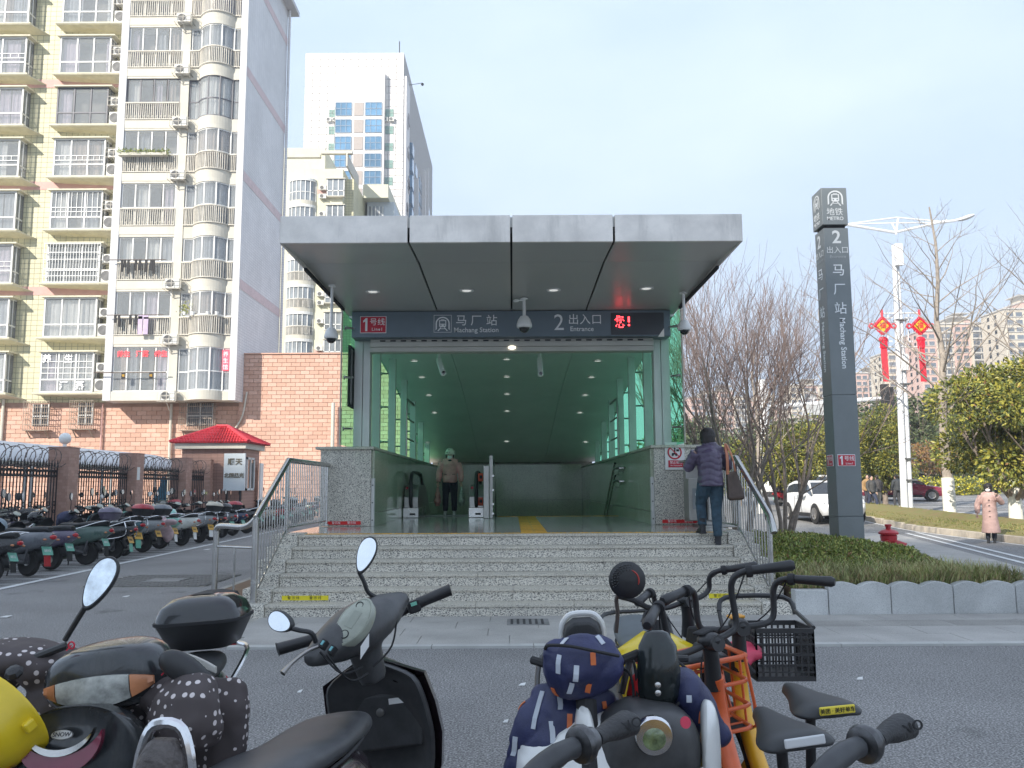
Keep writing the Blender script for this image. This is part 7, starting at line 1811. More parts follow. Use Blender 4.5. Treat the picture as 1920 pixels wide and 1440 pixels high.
    # head light on the handlebar cover or apron
    if o.get('lamp','bar')=='bar':
        m=F(); m.ell(V(0,1.045,hz_-.005),(.085,.035,.05),16,8); obj('headlight',m,HLG,t,smooth=True)
    elif o['lamp']=='round':
        m=F(); m.lathe([(.085,-.04),(.088,.0),(.078,.01)],V(0,1.06,hz_-.09),(0,1,-.1),n=24); hl=obj('headlight_ring',m,BLKG,t,smooth=True); m=F(); m.ell(V(0,1.07,hz_-.09),(.075,.025,.075),18,10); obj('headlight_lens',m,HLG,hl,smooth=True)
    # mirrors
    for s,mt_ in zip((-1,1),o.get('mirrors',('oval','oval'))):
        if not mt_: continue
        p=V(s*.19,.945,hz_+.03); e=V(s*.25,.95,hz_+.27); 
        if isinstance(mt_,tuple): mt_,e=mt_
        m=F(); m.tube(cr([p,p+V(s*.01,.02,.05),p.lerp(e,.6)+V(s*.02,.0,0),e],3),.0075,7); 
        mr=obj('mirror',m,BLK if o.get('stemc',0)==0 else CRM,t,smooth=True)
        tw=o.get('mturn',0)
        for nm,mt2,off,sc in (('mirror_shell',BLK,.012,1.0),('mirror_glass',MIR,-.004,.88)):
            m=F(); rx,rz=(.055,.085) if mt_=='oval' else (.062,.062)
            if mt_=='wide': rx,rz=.085,.055
            m.M=SM@Matrix.Translation(e+V(0,0,rz*.9))@Matrix.Rotation(tw+s*.1,4,'Z')@Matrix.Rotation(o.get('mtilt',{}).get(s,0),4,'Y')
            if nm=='mirror_shell': m.ell(V(0,off,0),(rx,.022,rz),20,10)
            else: m.lathe([(rx*sc,0),(rx*sc,-.002)],V(0,-.0105,0),(0,-1,0),n=24); m.v=[tuple(m.M@(lambda v:V(v.x,v.y,v.z*rz/rx))(m.M.inverted()@Vector(v))) for v in m.v]
            obj(nm,m,mt2,mr,smooth=True)
    return t
SC={k:mat('scooter_'+k,c,.28,var=.10,vs=5,coat=.4,dirt=.25,dcol=(.15,.13,.11)) for k,c in dict(black=(.02,.02,.022),purple=(.13,.11,.17),teal=(.03,.10,.12),mint=(.26,.52,.44),white=(.66,.66,.62),silver=(.32,.33,.34),red=(.42,.015,.03),grey=(.16,.17,.19),navy=(.03,.04,.09),cream=(.55,.50,.40),green=(.10,.16,.14)).items()}
rr=random.Random(12)
row=[(14.55,'black',dict(plate=PLT),'black scooter cut by the left edge of the picture, nearest of the parked row'),
 (15.7,'grey',dict(rack=0,plate=PLT,seatw=.8,flap=TLM),'dark grey scooter with green plate and red mud flap near the left edge'),
 (16.9,'purple',dict(plate=PLT,rack=0),'purple scooter with flat dark seat and angular tail, left part of the parked row'),
 (18.0,'green',dict(plate=PLT,rackc=1,mirrors=(None,None),box=SC['purple'],box2=SC['purple']),'dark green scooter with purple top box in front of the globe lamp pier'),
 (19.3,'black',dict(plate=PLY,sidebars=1,mirrors=('oval',None),flap=PLT),'black motor scooter with chrome side bars and orange plate'),
 (20.4,'teal',dict(plate=PLY,box=SC['red'],sidebars=1,flap=PLT),'dark teal scooter carrying the red lidded top box'),
 (21.5,'silver',dict(plate=PLY,box=SC['grey'],rackc=1),'silver grey scooter with grey rounded top box, left of the mint one'),
 (22.7,'mint',dict(plate=PLY,box=None,flap=WHT,mirrors=('round','round')),'mint green scooter with a mint helmet hung on its back'),
 (23.9,'white',dict(plate=PLY,mirrors=('round','round'),flap=WHT),'white rounded scooter with red tail light right of the mint one'),
 (25.1,'silver',dict(plate=PLY,sidebars=1,box=SC['cream'],flap=WHT),'silver scooter with chrome bars and cream top box right of the white one'),
 (26.4,'black',dict(box=SC['black'],plate=PLY),'black scooter with black top box in front of the short rusty fence panel'),
 (27.7,'grey',dict(box=SC['red'],sidebars=1),'grey scooter with dark red lidded box in front of the guardhouse'),
 (29.0,'navy',dict(mirrors=('round','round')),'navy scooter without box in front of the name board'),
 (30.4,'black',dict(backrest=.12),'black scooter with padded backrest below the vertical notice'),
 (31.8,'white',dict(sidebars=1),'white scooter seen through the lower bars of the left stair railing'),
 (33.2,'cream',dict(box=SC['black']),'cream scooter with black box seen through the left stair railing'),
 (34.8,'red',dict(),'red scooter seen through the middle bars of the left stair railing'),
 (36.6,'black',dict(box=SC['white']),'black scooter with white box seen through the left stair railing'),
 (38.4,'white',dict(backrest=.12),'white scooter with backrest seen through the upper bars of the left stair railing'),
 (40.4,'green',dict(sidebars=1),'dark green scooter seen through the bars close to the left pillar'),
 (42.5,'navy',dict(box=SC['grey']),'navy scooter with grey box, last seen of the row beside the left pillar')]
SCT=[]
for i,(y,c,o,l) in enumerate(row):
    d=dict(body=SC[c],steer=rr.uniform(.1,.5),lean=rad(rr.uniform(3,7))); d.update(o)
    s_=scooter(l,(lx(y)-.62+rr.uniform(-.16,.12),y,0),rad(90-rr.uniform(4,26)),d); k_=rr.uniform(1.04,1.14); s_.scale=(k_,k_,k_); SCT.append(s_)
# second line on the far side of the fence: copies of two of them
for i,(y,src,l) in enumerate(((23.2,0,'dark scooter behind the fence just right of the globe lamp pier'),(24.4,10,'black boxed scooter behind the fence panel right of the globe lamp pier'),(25.7,4,'dark scooter behind the fence close to the notice pier'),(28.3,12,'navy scooter behind the fence below the blue sheet'),(29.4,0,'dark scooter behind the fence right of the blue sheet'),(21.2,10,'black boxed scooter behind the fence left of the globe lamp pier'))):
    copy_tree(SCT[src],(-12.75,y,0),rad(75+rr.uniform(-10,10)),l,'scooters behind the fence')
for y,src,rz,l in ((17.2,6,12,'silver scooter standing lengthwise along the fence left of the globe lamp pier'),(19.9,10,190,'black boxed scooter lengthwise along the fence right of the globe lamp pier'),(22.0,12,8,'navy scooter standing lengthwise against the fence under the razor wire'),(24.2,4,185,'black barred scooter standing lengthwise against the notice pier'),(26.4,8,5,'white scooter standing lengthwise in front of the blue sheet'),(28.6,5,188,'teal red boxed scooter lengthwise by the fourth brick pier'),(31.0,2,4,'purple scooter lengthwise in front of the guardhouse')):
    copy_tree(SCT[src],(-11.25,y,0),rad(rz),l,'scooters standing lengthwise along the fence')
# things lying on the parked scooters
COV=mat('quilt_grey_blue',(.30,.37,.42),.7,var=.2,vs=6)
def blob(name,label,cat,pts,mt,vx=.03,amp=.02,fr=9,par=None,quilt=None,smooth=2):
    m=MB()
    for p,r in pts: m.ell(p,r,12,8)
    me=remeshed(m,vx,smooth,(lambda c:amp*mnoise.noise(c*fr)+(quilt(c) if quilt else 0)))
    o=obj(name,me,mt,par); 
    if par is None: tag(o,label,cat)
    return o
blob('quilted_cover','pale blue grey padded cover with hood lying on the scooters at the left edge','scooter cover',[(V(-9.55,15.0,.86),(.28,.30,.22)),(V(-9.2,15.05,.62),(.14,.25,.32)),(V(-9.75,15.3,1.0),(.18,.2,.18)),(V(-9.45,15.25,.75),(.3,.16,.3))],COV,.035,.035,6)
blob('quilted_cover','pale blue grey padded sleeves bundled over a handlebar left of the purple scooter','scooter cover',[(V(-10.25,16.5,.98),(.20,.26,.15)),(V(-9.95,16.65,.84),(.18,.2,.2)),(V(-10.4,16.3,.9),(.16,.2,.18))],COV,.03,.03,7)
blob('pink_blanket','pale pink blanket draped over the scooter left of the mint one','blanket',[(V(-9.0,22.1,.62),(.22,.16,.26)),(V(-8.85,22.2,.42),(.14,.12,.22)),(V(-8.75,22.05,.72),(.2,.10,.09))],mat('blanket_pink',(.55,.40,.42),.85,var=.12,vs=8),.03,.03,8)
blob('dark_cover','dark blue padded cover on the handlebar of the black scooter with chrome side bars','scooter cover',[(V(-10.05,19.45,.92),(.18,.30,.16)),(V(-10.2,19.6,.78),(.12,.28,.22))],mat('cover_navy',(.04,.045,.09),.8,var=.2),.03,.02,9)
tag(obj('motor_helmet',MB().ell((-9.0,22.85,.86),(.10,.15,.18),18,10),mat('helmet_mint',(.30,.58,.52),.3,var=.05,coat=.4),smooth=True),'mint half helmet hanging behind the seat of the mint scooter','helmet')
tag(obj('motor_helmet',MB().ell((-9.9,17.9,.99),(.15,.16,.13),18,10),BLKG,smooth=True),'black helmet resting on the handlebar behind the purple top box','helmet')
# car behind the fence at the left edge
car('pale car half hidden behind the iron fence at the left edge','car',-15.2,22.8,rad(100),SC['white'],'suv','parked_car',None,4.3,1.8,1.6)
scooter('red scooter under the rider behind the white SUV',(RIDER[0],45,RIDER[2]),rad(-60),dict(body=SC['red']),None)
# ================================================================= SCOOTERS AND BIKES IN THE FOREGROUND
def dotmat(name,base,dot,scale,r=.22):
    m=bpy.data.materials.new(name); m.use_nodes=True; N=m.node_tree.nodes; L=m.node_tree.links; p=N['Principled BSDF']; p.inputs['Roughness'].default_value=.75
    tc=N.new('ShaderNodeTexCoord'); v=N.new('ShaderNodeTexVoronoi'); v.inputs['Scale'].default_value=scale; v.inputs['Randomness'].default_value=.25; L.new(tc.outputs['Object'],v.inputs['Vector'])
    c=N.new('ShaderNodeMath'); c.operation='LESS_THAN'; c.inputs[1].default_value=r; L.new(v.outputs['Distance'],c.inputs[0])
    n=N.new('ShaderNodeTexNoise'); n.inputs['Scale'].default_value=6; L.new(tc.outputs['Object'],n.inputs[0]); mr=N.new('ShaderNodeMapRange'); mr.inputs[3].default_value=.7; mr.inputs[4].default_value=1.25; L.new(n.outputs[0],mr.inputs[0])
    x=N.new('ShaderNodeMix'); x.data_type='RGBA'; x.inputs[6].default_value=(*base,1); x.inputs[7].default_value=(*dot,1); L.new(c.outputs[0],x.inputs[0])
    s=N.new('ShaderNodeVectorMath'); s.operation='SCALE'; L.new(x.outputs[2],s.inputs[0]); L.new(mr.outputs[0],s.inputs[3]); L.new(s.outputs[0],p.inputs['Base Color']); return m
DOT=dotmat('polka_cloth',(.075,.060,.060),(.62,.56,.55),36,.27)
FG='electric scooters parked in the foreground'
def fold(a,f1=14,f2=5): return lambda c:a*(.6*math.sin(c.x*f1+3*mnoise.noise(c*f2))*.5+mnoise.noise(Vector((c.x*f1*.7,c.y*f1*.7,c.z*f2)))+.35*mnoise.noise(c*30))
# ---- F1: dusty black scooter facing the camera, dotted arm warmers, yellow helmet
DB=mat('dusty_black_paint',(.030,.034,.038),.22,var=.3,vs=7,coat=.5,dirt=.55,dcol=(.12,.115,.10))
f1=scooter('black scooter facing the camera at the left with dotted hand covers and top box',(-1.38,3.78,0),rad(181),
   dict(body=DB,cowl=DB,detail=1,nocowl=1,nogrip=1,lean=rad(4),steer=rad(10),box=BLKG,boxy=.06,plate=PLT,rackc=1,lamp='none',mirrors=(None,None),rack=1),FG)
f1.scale=(1.0,1.0,.98)
# its wide handlebar nacelle with the lens set
NM=Matrix.Translation(at(203,1268,2.60))@Matrix.Rotation(rad(-8),4,'Y')@Matrix.Rotation(rad(7),4,'Z')
def loftM(name,rings,mt,par,M,**k):
    m=MB(); m.M=M; m.loft(rings); return obj(name,m,mt,par,**k)
def supe(w_,h,y,n=20,p=.75,cz=0,cx=0): return [V(cx+w_*math.copysign(abs(math.cos(a))**p,math.cos(a)),y,cz+h*math.copysign(abs(math.sin(a))**p,math.sin(a))) for a in [2*math.pi*k/n for k in range(n)]]
WN=bpy.data.objects[f1.name]; WM[f1.name]=f1.matrix_basis.copy()
WM[f1.name]=Matrix.LocRotScale(f1.location,f1.rotation_euler,f1.scale)
loftM('nacelle',[supe(.10,.05,.16,cz=.03),supe(.165,.085,.10,cz=.015),supe(.182,.098,.03),supe(.178,.098,-.02,cz=-.002),supe(.150,.085,-.065,cz=0),supe(.09,.05,-.085,cz=.01)],DB,f1,NM,smooth=True,ang=60,sub=1)
def lens(name,xa,xb,za,zb,mt,par,M,y0=-.092,curve=.35,n=14,sag=0,th=.006):
    m=MB(); m.M=M; R_=[]
    for i in range(n+1):
        x=xa+(xb-xa)*i/n; y=y0+curve*x*x*3; dz=sag*x*x
        R_.append([V(x,y,za(x)+dz),V(x,y-.010,(za(x)*.6+zb(x)*.4)+dz),V(x,y-.006,zb(x)+dz),V(x,y+th,zb(x)+dz),V(x,y+th,za(x)+dz)])
    m.loft(R_); return obj(name,m,mt,par,smooth=True,ang=45)
zt_=lambda x:.018-.9*x*x-.05*x; zb_=lambda x:-.068+1.9*x*x-.03*x
lens('headlight',-.115,.085,zb_,zt_,mat('clear_lens',(.55,.56,.52),.12,var=.3,vs=16),f1,NM,y0=-.094)
lens('indicator_lens',-.150,-.118,zb_,lambda x:.018-.9*x*x-.05*x,AMB,f1,NM,y0=-.094); lens('indicator_lens',.088,.148,zb_,lambda x:.018-.9*x*x-.05*x,AMB,f1,NM,y0=-.094)
m=MB(); m.M=NM@Matrix.Translation((.0,-.062,.062))@Matrix.Rotation(rad(-38),4,'X')
for a,b in (((-.02,0,.018),(.02,0,.018)),((-.028,0,0),(.028,0,0)),((-.012,0,-.02),(-.024,0,.02)),((.012,0,-.02),(.024,0,.02))): m.beam(a,b,.005,.006)
m.torus((0,0,.004),.014,.003,(0,1,0),16,6); obj('badge_emblem',m,STEELD,f1)
# front panel below with oval badge and crescent
PM=Matrix.Translation(at(150,1425,2.48))@Matrix.Rotation(rad(5),4,'Z')@Matrix.Rotation(rad(-4),4,'Y')
loftM('front_panel',[supe(.05,.03,-.02,cz=.13,p=.8)]+[supe(w_,h,y,cz=z,p=.8) for w_,h,y,z in ((.12,.08,-.05,.08),(.185,.15,-.045,.0),(.205,.20,.0,-.05),(.20,.22,.06,-.06))],DB,f1,PM,smooth=True,ang=60,sub=1)
m=MB(); m.M=PM@Matrix.Translation((-.022,-.058,.085))@Matrix.Rotation(rad(-28),4,'X')@Matrix.Rotation(rad(4),4,'Y'); m.loft([supe(.030,.014,0,24,1),supe(.028,.012,-.004,24,1)]); bd=obj('oval_badge',m,STEELD,f1,smooth=True)
text('SNOW',.0155,BLKM,bd,(0,0,0),M=m.M@Matrix.Translation((0,-.0045,0))@Matrix.Rotation(math.pi/2,4,'X'),ext=.0006,bold=.01)
def cresc(mt,nm,ri,ro,par,dy):
    m=MB(); m.M=PM@Matrix.Translation((-.02,-.062+dy,.135))@Matrix.Rotation(rad(-12),4,'X'); R_=[]
    for i in range(17):
        a=rad(205+130*i/16); w_=math.sin(math.pi*i/16); r0=ri; r1=ri+(ro-ri)*w_
        R_.append([V(r0*math.cos(a),0,r0*math.sin(a)*.85),V(r1*math.cos(a),-.004,r1*math.sin(a)*.85),V(r1*math.cos(a),.02,r1*math.sin(a)*.85),V(r0*math.cos(a),.02,r0*math.sin(a)*.85)])
    m.loft(R_); return obj(nm,m,mt,par,smooth=True,ang=40)
cresc(STEEL,'chrome_crescent',.098,.118,f1,-.006); cresc(mat('dark_red_lens',(.20,.02,.05),.2,var=.2,coat=.6),'red_reflector',.119,.175,f1,-.002)
# mirrors: tall leaf mirror on the left, folded one on the right
def mirror(par,base,top,rx,rz,tilt,yaw,glass,nm='mirror',pts=None,gm=MIR,pitch=0,leaf=0):
    mr=obj(nm,MB().tube(cr(pts or [base,base.lerp(top,.5),top],4),.0085,8),BLK,par,smooth=True)
    M=Matrix.Translation(top)@Matrix.Rotation(yaw,4,'Z')@Matrix.Rotation(tilt,4,'Y')@Matrix.Rotation(pitch,4,'X')@Matrix.Translation((0,0,rz*.9))
    def shp(s,y,n=28): 
        out=[]
        for k in range(n):
            a=2*math.pi*k/n; x=math.cos(a); z=math.sin(a); t=(z+1)/2
            out.append(V(rx*s*x*(1-leaf*(1-t)*.45+leaf*.0)-leaf*.15*rx*(t-.5),y,rz*s*z))
        return out
    m=MB(); m.M=M; m.loft([shp(.97,-.008),shp(1.0,-.004),shp(.99,.008),shp(.8,.022),shp(.4,.030),shp(.1,.032)]); obj('mirror_shell',m,BLK,mr,smooth=True,ang=50)
    if glass: m=MB(); m.M=M; m.loft([shp(.90,-.0085),shp(.89,-.0095)]); obj('mirror_glass',m,gm,mr)
    return mr
MIRS=mat('scratched_mirror',(.74,.80,.84),.06,1,var=.18,vs=22)
mirror(f1,at(122,1200,2.62),at(160,1138,2.62),.052,.086,rad(17),rad(-6),1,pts=[at(122,1200,2.64),at(140,1170,2.63),at(160,1138,2.62)],gm=MIRS,leaf=1,pitch=rad(-26))
mirror(f1,at(300,1250,2.62),at(398,1280,2.55),.048,.088,rad(62),rad(190),0,pts=[at(318,1262,2.66),at(350,1252,2.62),at(398,1276,2.56)],leaf=1)
m=MB()
m.tube([at(10,1258,2.62),at(60,1235,2.64),at(125,1210,2.66)],.012,8); obj('grip',m,BLK,f1,smooth=True)
m=MB(); m.M=Matrix.Translation(at(28,1265,2.55)); m.lathe([(.022,0),(.026,.01),(.02,.02),(.006,.024)],(0,0,0),(0,-.6,.8),n=8); obj('knob',m,BLK,f1)
for px,py in ((440,690),(1035,825)): 
    pass
RDC=mat('red_cord',(.60,.02,.05),.6)
for px,py,Y in ((134,1210,2.55),(312,1256,2.55)): m=MB(); q=at(px,py,Y); m.torus(q,.010,.0025,(.2,1,.1),12,5).tube([q,q+V(-.012,-.005,-.014)],.0025,4); obj('cord_tie',m,RDC,f1,smooth=True)
# white cables looped behind
m=MB()
for i in range(5): m.tube(cr([at(292,1246+i*2,2.95),at(310+i,1232+i*3,2.97),at(345,1226+i*3,3.0),at(380,1238+i*3,2.98),at(405,1252+i*2,2.95)],4),.0045,5)
tag(obj('white_cable',m,mat('cable_white',(.60,.58,.53),.5),smooth=True),'bundle of white cable looped in front of the black top box at the left','cable')
def cover(name,label,cat,ells,mt,amp,vx=.012,grp=None,tubes=(),rings=None):
    m=MB()
    for rg in (rings or []): m.loft(rg)
    for p,r in ells: m.ell(p,r,14,10)
    for pts_,rs in tubes: m.tube(pts_,rs,12)
    me=remeshed(m,vx,3,fold(amp)); o=obj(name,me,mt); tag(o,label,cat,grp); return o
def A(px,py,Y): return at(px,py,Y)
cover('hand_cover','brown hand cover with white dots on the right of the left scooter handlebar','hand cover',[(A(310,1300,2.62),(.07,.08,.06))],DOT,.012,.011,rings=[[[A(px,py,2.54+dy) for px,py,dy in r] for r in (((315,1268,0),(345,1262,-.04),(385,1262,-.03),(400,1270,0),(395,1275,.12),(320,1275,.12)),((285,1305,-.04),(325,1312,-.10),(380,1308,-.10),(412,1318,-.03),(408,1318,.16),(295,1310,.16)),((268,1350,-.04),(310,1368,-.12),(370,1370,-.12),(416,1372,-.03),(410,1372,.16),(278,1355,.16)),((290,1385,-.02),(330,1405,-.08),(375,1405,-.08),(405,1395,0),(400,1395,.12),(300,1390,.12)))]])
cover('leg_cover','brown dotted leg cover hanging down beside the black seat at the left','leg cover',[],DOT,.012,.012,rings=[[[A(px,py,2.78+dy) for px,py,dy in r] for r in (((340,1268,0),(400,1262,-.04),(450,1272,-.02),(462,1285,.02),(455,1290,.12),(345,1275,.12)),((350,1330,-.02),(405,1330,-.08),(448,1330,-.06),(464,1335,0),(458,1340,.12),(355,1335,.12)),((345,1400,-.02),(400,1405,-.08),(445,1400,-.06),(460,1405,0),(455,1410,.12),(350,1405,.12)),((340,1500,-.02),(400,1500,-.08),(445,1500,-.06),(462,1500,0),(455,1505,.12),(345,1505,.12)))]])
cover('hand_cover','brown hand cover with white dots at the left edge above the yellow helmet','hand cover',[(A(40,1232,2.72),(.16,.13,.055)),(A(95,1250,2.72),(.10,.12,.07)),(A(-30,1265,2.72),(.12,.12,.08)),(A(120,1330,2.68),(.12,.1,.10)),(A(240,1345,2.70),(.12,.08,.055))],DOT,.009,.011)
HY=mat('helmet_yellow',(.78,.56,.02),.35,var=.08,vs=4,coat=.3,dirt=.3,dcol=(.4,.3,.05))
q=A(6,1342,2.42); hm=lthing('hard_helmet','yellow plastic safety helmet hanging upside down at the left edge','helmet',tuple(q),rad(10))
hm.rotation_euler=V(-.35,-.62,-.45).to_track_quat('Z','Y').to_euler()
obj('shell',MB().lathe([(.001,.155),(.06,.146),(.10,.115),(.125,.06),(.132,0),(.142,-.012),(.142,-.02),(.128,-.018),(.11,.05)],n=32,caps=False),HY,hm,smooth=True,ang=60)
for s in (0,1,2): a=s*2.1; obj('strap_lug',MB().obox(V(.137*math.cos(a),.137*math.sin(a),.012),(.02,.03,.03),Matrix.Rotation(a,3,'Z')),HY,hm,bevel=.005)
m=MB(); m.M=Matrix.Identity(4); obj('sticker',MB().obox(V(.05,-.105,.085),(.06,.002,.035),Matrix.Rotation(rad(25),3,'Z')@Matrix.Rotation(rad(-48),3,'X')),mat('sticker_red',(.75,.12,.03),.5),hm)
# ---- F0: nearest scooter, only its chrome hooped backrest in view
f0=scooter('nearest dark scooter, only its quilted backrest with chrome hoop in view',(-.815,1.62,-.075),rad(176),dict(body=BLK,detail=1,backrest=.056,mirrors=(None,None),rack=0,steer=0,bkm=mat('quilted_vinyl',(.10,.085,.08),.5,var=.15,vs=30,bump=.9,bs=55)),FG)
# ---- F2: black scooter in the middle seen from its seat
f2=scooter('black scooter in the middle seen from behind with tilted instrument dial and two mirrors',(-.575,2.58,0),rad(-9),
   dict(body=mat('plum_black',(.035,.02,.028),.2,var=.2,coat=.6),trim=mat('satin_black',(.070,.071,.074),.40,var=.25,vs=6,dirt=.5,dcol=(.15,.145,.135)),detail=1,lean=rad(-9),steer=rad(24),rack=0,seatw=1.25,
        mirrors=(None,None),nocowl=1,seat=mat('seat_grey_black',(.065,.067,.072),.42,var=.25,vs=7,dirt=.2,dcol=(.12,.12,.12)),mtilt={-1:rad(-62),1:rad(16)},mturn=rad(-12)),FG)
WM[f2.name]=Matrix.LocRotScale(f2.location,f2.rotation_euler,f2.scale)
a=A(578,1240,3.02); b=A(757,1120,3.46); u=(b-a).normalized(); c=(a+b)/2
m=MB(); prof=[(.0,.030),(.10,.055),(.25,.088),(.42,.108),(.58,.108),(.75,.088),(.9,.055),(1.0,.034)]
m.tube([a.lerp(b,t) for t,_ in prof],[r for _,r in prof],18,flat=.80)
m.tube([c,c+V(.02,.03,-.10),c+V(.045,.06,-.20)],[.080,.062,.052],16); m.ell(c+V(0,.03,.0),(.13,.075,.062),16,10)
obj('handlebar_cover',remeshed(m,.012,5),MATS['satin_black'],f2)
nr=V(-.20,-.82,.62).normalized(); uu=(u-nr*u.dot(nr)).normalized(); vv=nr.cross(uu)
def DM(off=0): return Matrix.Translation(A(663,1166,3.115)+nr*(off+.0))@Matrix((uu,vv,nr)).transposed().to_4x4()
m=MB(); m.M=DM(); m.loft([[V(.092*math.copysign(abs(math.cos(q))**1.15,math.cos(q))*s,.055*math.sin(q)*s,z) for q in [2*math.pi*k/36 for k in range(36)]] for s,z in ((1.08,-.03),(1.07,.004),(1.0,.008),(.95,.006),(.9,.009),(.5,.013),(.05,.014))]); dd_=obj('dashboard',m,DASH,f2,smooth=True,ang=50)
m=MB(); m.M=DM(.0125); m.box(-.030,.038,-.018,.016,0,.0025); obj('screen',m,mat('lcd_grey',(.28,.30,.25),.3),dd_,bevel=.001)
m=MB(); m.M=DM(.010); m.torus((-.056,-.004,.002),.015,.0022,(0,0,1),18,6).torus((.06,.012,0),.013,.002,(0,0,1),18,6); obj('gauge_ring',m,BLKM,dd_)
for px,py,Y in ((606,1207,2.97),(622,1218,2.95),(735,1142,3.30)): q=A(px,py,Y); m=MB(); m.M=Matrix.Translation(q)@Matrix((uu,vv,nr)).transposed().to_4x4(); m.box(-.014,.014,-.009,.009,-.02,.006).box(-.008,.008,-.004,.004,.006,.009,1); obj('switch',m,[BLKM,mat('switch_teal',(.15,.42,.45),.4)],f2)
obj('lever',MB().tube(cr([A(598,1212,2.98),A(575,1222,2.94),A(548,1243,2.90),A(530,1263,2.87)],4),[.006]*9+[.0075,.009,.010,.011],7),STEELD,f2,smooth=True)
for i,(a_,b_,c_) in enumerate((((600,1222,3.0),(640,1262,3.02),(680,1250,3.15)),((745,1148,3.3),(735,1210,3.25),(700,1250,3.2)),((612,1228,3.0),(655,1275,3.08),(690,1262,3.18)))): obj('cable',MB().tube(cr([A(*a_),A(*b_),A(*c_)],5),.0038,5),BLKM,f2,smooth=True)
q=A(684,1212,3.02); obj('warning_sticker',MB().obox(q,(.052,.002,.044),Matrix((uu,V(0,1,0),V(0,0,1))).transposed()@Matrix.Rotation(.0,3,'X')),WHT,f2)
mirror(f2,A(588,1200,3.0),A(546,1176,2.98),.040,.057,rad(-72),rad(-4),1,pts=[A(592,1204,3.04),A(584,1187,3.02),A(562,1182,3.0),A(546,1178,2.98)],leaf=.6,pitch=rad(-26))
mirror(f2,A(700,1118,3.3),A(673,1072,3.28),.045,.076,rad(16),rad(-6),1,pts=[A(704,1120,3.32),A(690,1110,3.30),A(682,1090,3.29),A(673,1072,3.28)],leaf=1,pitch=rad(-26))
# ---- F3: white and black scooter facing the camera on the right
WB=mat('gloss_white_paint',(.74,.74,.72),.2,var=.04,coat=.6)
f3=scooter('white and black scooter facing the camera with round headlight and blue quilted leg cover',(.33,3.55,0),rad(176),
   dict(body=WB,cowl=BLK,trim=BLK,detail=1,lean=rad(3),steer=rad(-6),lamp='none',mirrors=(None,None),nocowl=1,nogrip=1,backrest=.085,brh=.62,hoopc=WB,rack=1,rackc=0),FG)
WM[f3.name]=Matrix.LocRotScale(f3.location,f3.rotation_euler,f3.scale)
H=A(1222,1374,2.46)
loftM('front_nacelle',[supe(w_,h,y,cz=z,p=.85,n=24) for w_,h,y,z in ((.06,.04,.16,.02),(.13,.08,.12,-.02),(.16,.12,.05,-.06),(.15,.135,-.01,-.08),(.10,.11,-.04,-.075),(.05,.06,-.05,-.05))],mat('satin_black',()) if False else MATS['satin_black'],f3,Matrix.Translation(H+V(.0,.05,.0)),smooth=True,ang=60,sub=1)
for s in (-1,1): loftM('white_flank',[supe(.012,.06,.10,cz=.02,cx=s*.175,n=14),supe(.03,.12,.05,cz=-.03,cx=s*.185,n=14),supe(.03,.16,.0,cz=-.09,cx=s*.175,n=14),supe(.01,.14,-.03,cz=-.12,cx=s*.16,n=14)],WB,f3,Matrix.Translation(H+V(0,.05,-.02)),smooth=True,ang=60,sub=1)
hl=obj('headlight_ring',MB().lathe([(.034,-.0),(.049,.0),(.054,.010),(.052,.026),(.045,.04)][::-1],H+V(0,-.045,0),(0,1,.12),n=32),CHR,f3,smooth=True)
obj('headlight_lens',MB().ell(H+V(0,-.035,0),(.038,.018,.038),24,12),mat('green_lens',(.20,.26,.12),.05,var=.6,vs=18,coat=1),hl,smooth=True)
obj('lower_dial',MB().lathe([(.001,.012),(.035,.010),(.038,0)],H+V(.02,-.03,-.135),(0,-1,.1),n=24),BLK,f3,smooth=True)
obj('round_sticker',MB().lathe([(.001,.002),(.016,.002),(.016,0)],H+V(.088,-.03,.035),(.35,-1,.25),n=20),mat('sticker_crimson',(.62,.03,.08),.4),f3)
for dx in (-.125,.13): obj('white_stripe',MB().beam(H+V(dx,-.012,-.09),H+V(dx*1.25,-.004,-.20),.016,.006,up=(0,1,0)),WB,f3,bevel=.003)
# smoky fly screen
sc_=A(1237,1260,2.58)
loftM('fly_screen',[[V(x*w_,y+.55*x*x*w_,z) for x in (-1,-.7,-.35,0,.35,.7,1)]+[V(x*w_,y+.55*x*x*w_+.006,z) for x in (1,.7,.35,0,-.35,-.7,-1)] for w_,y,z in ((.042,.02,-.115),(.060,-.01,-.07),(.064,-.02,.0),(.056,-.005,.07),(.035,.02,.105),(.018,.035,.112))],mat('smoked_screen',(.02,.026,.026),.12,var=.2,vs=10),f3,Matrix.Translation(sc_),smooth=True,ang=70)
b=MB()
for z in (-.03,-.052): b.lathe([(.009,0),(.009,.006),(.004,.008)],sc_+V(-.012,-.028,z),(0,-1,0),n=12)
obj('screw',b,STEEL,f3,smooth=True)
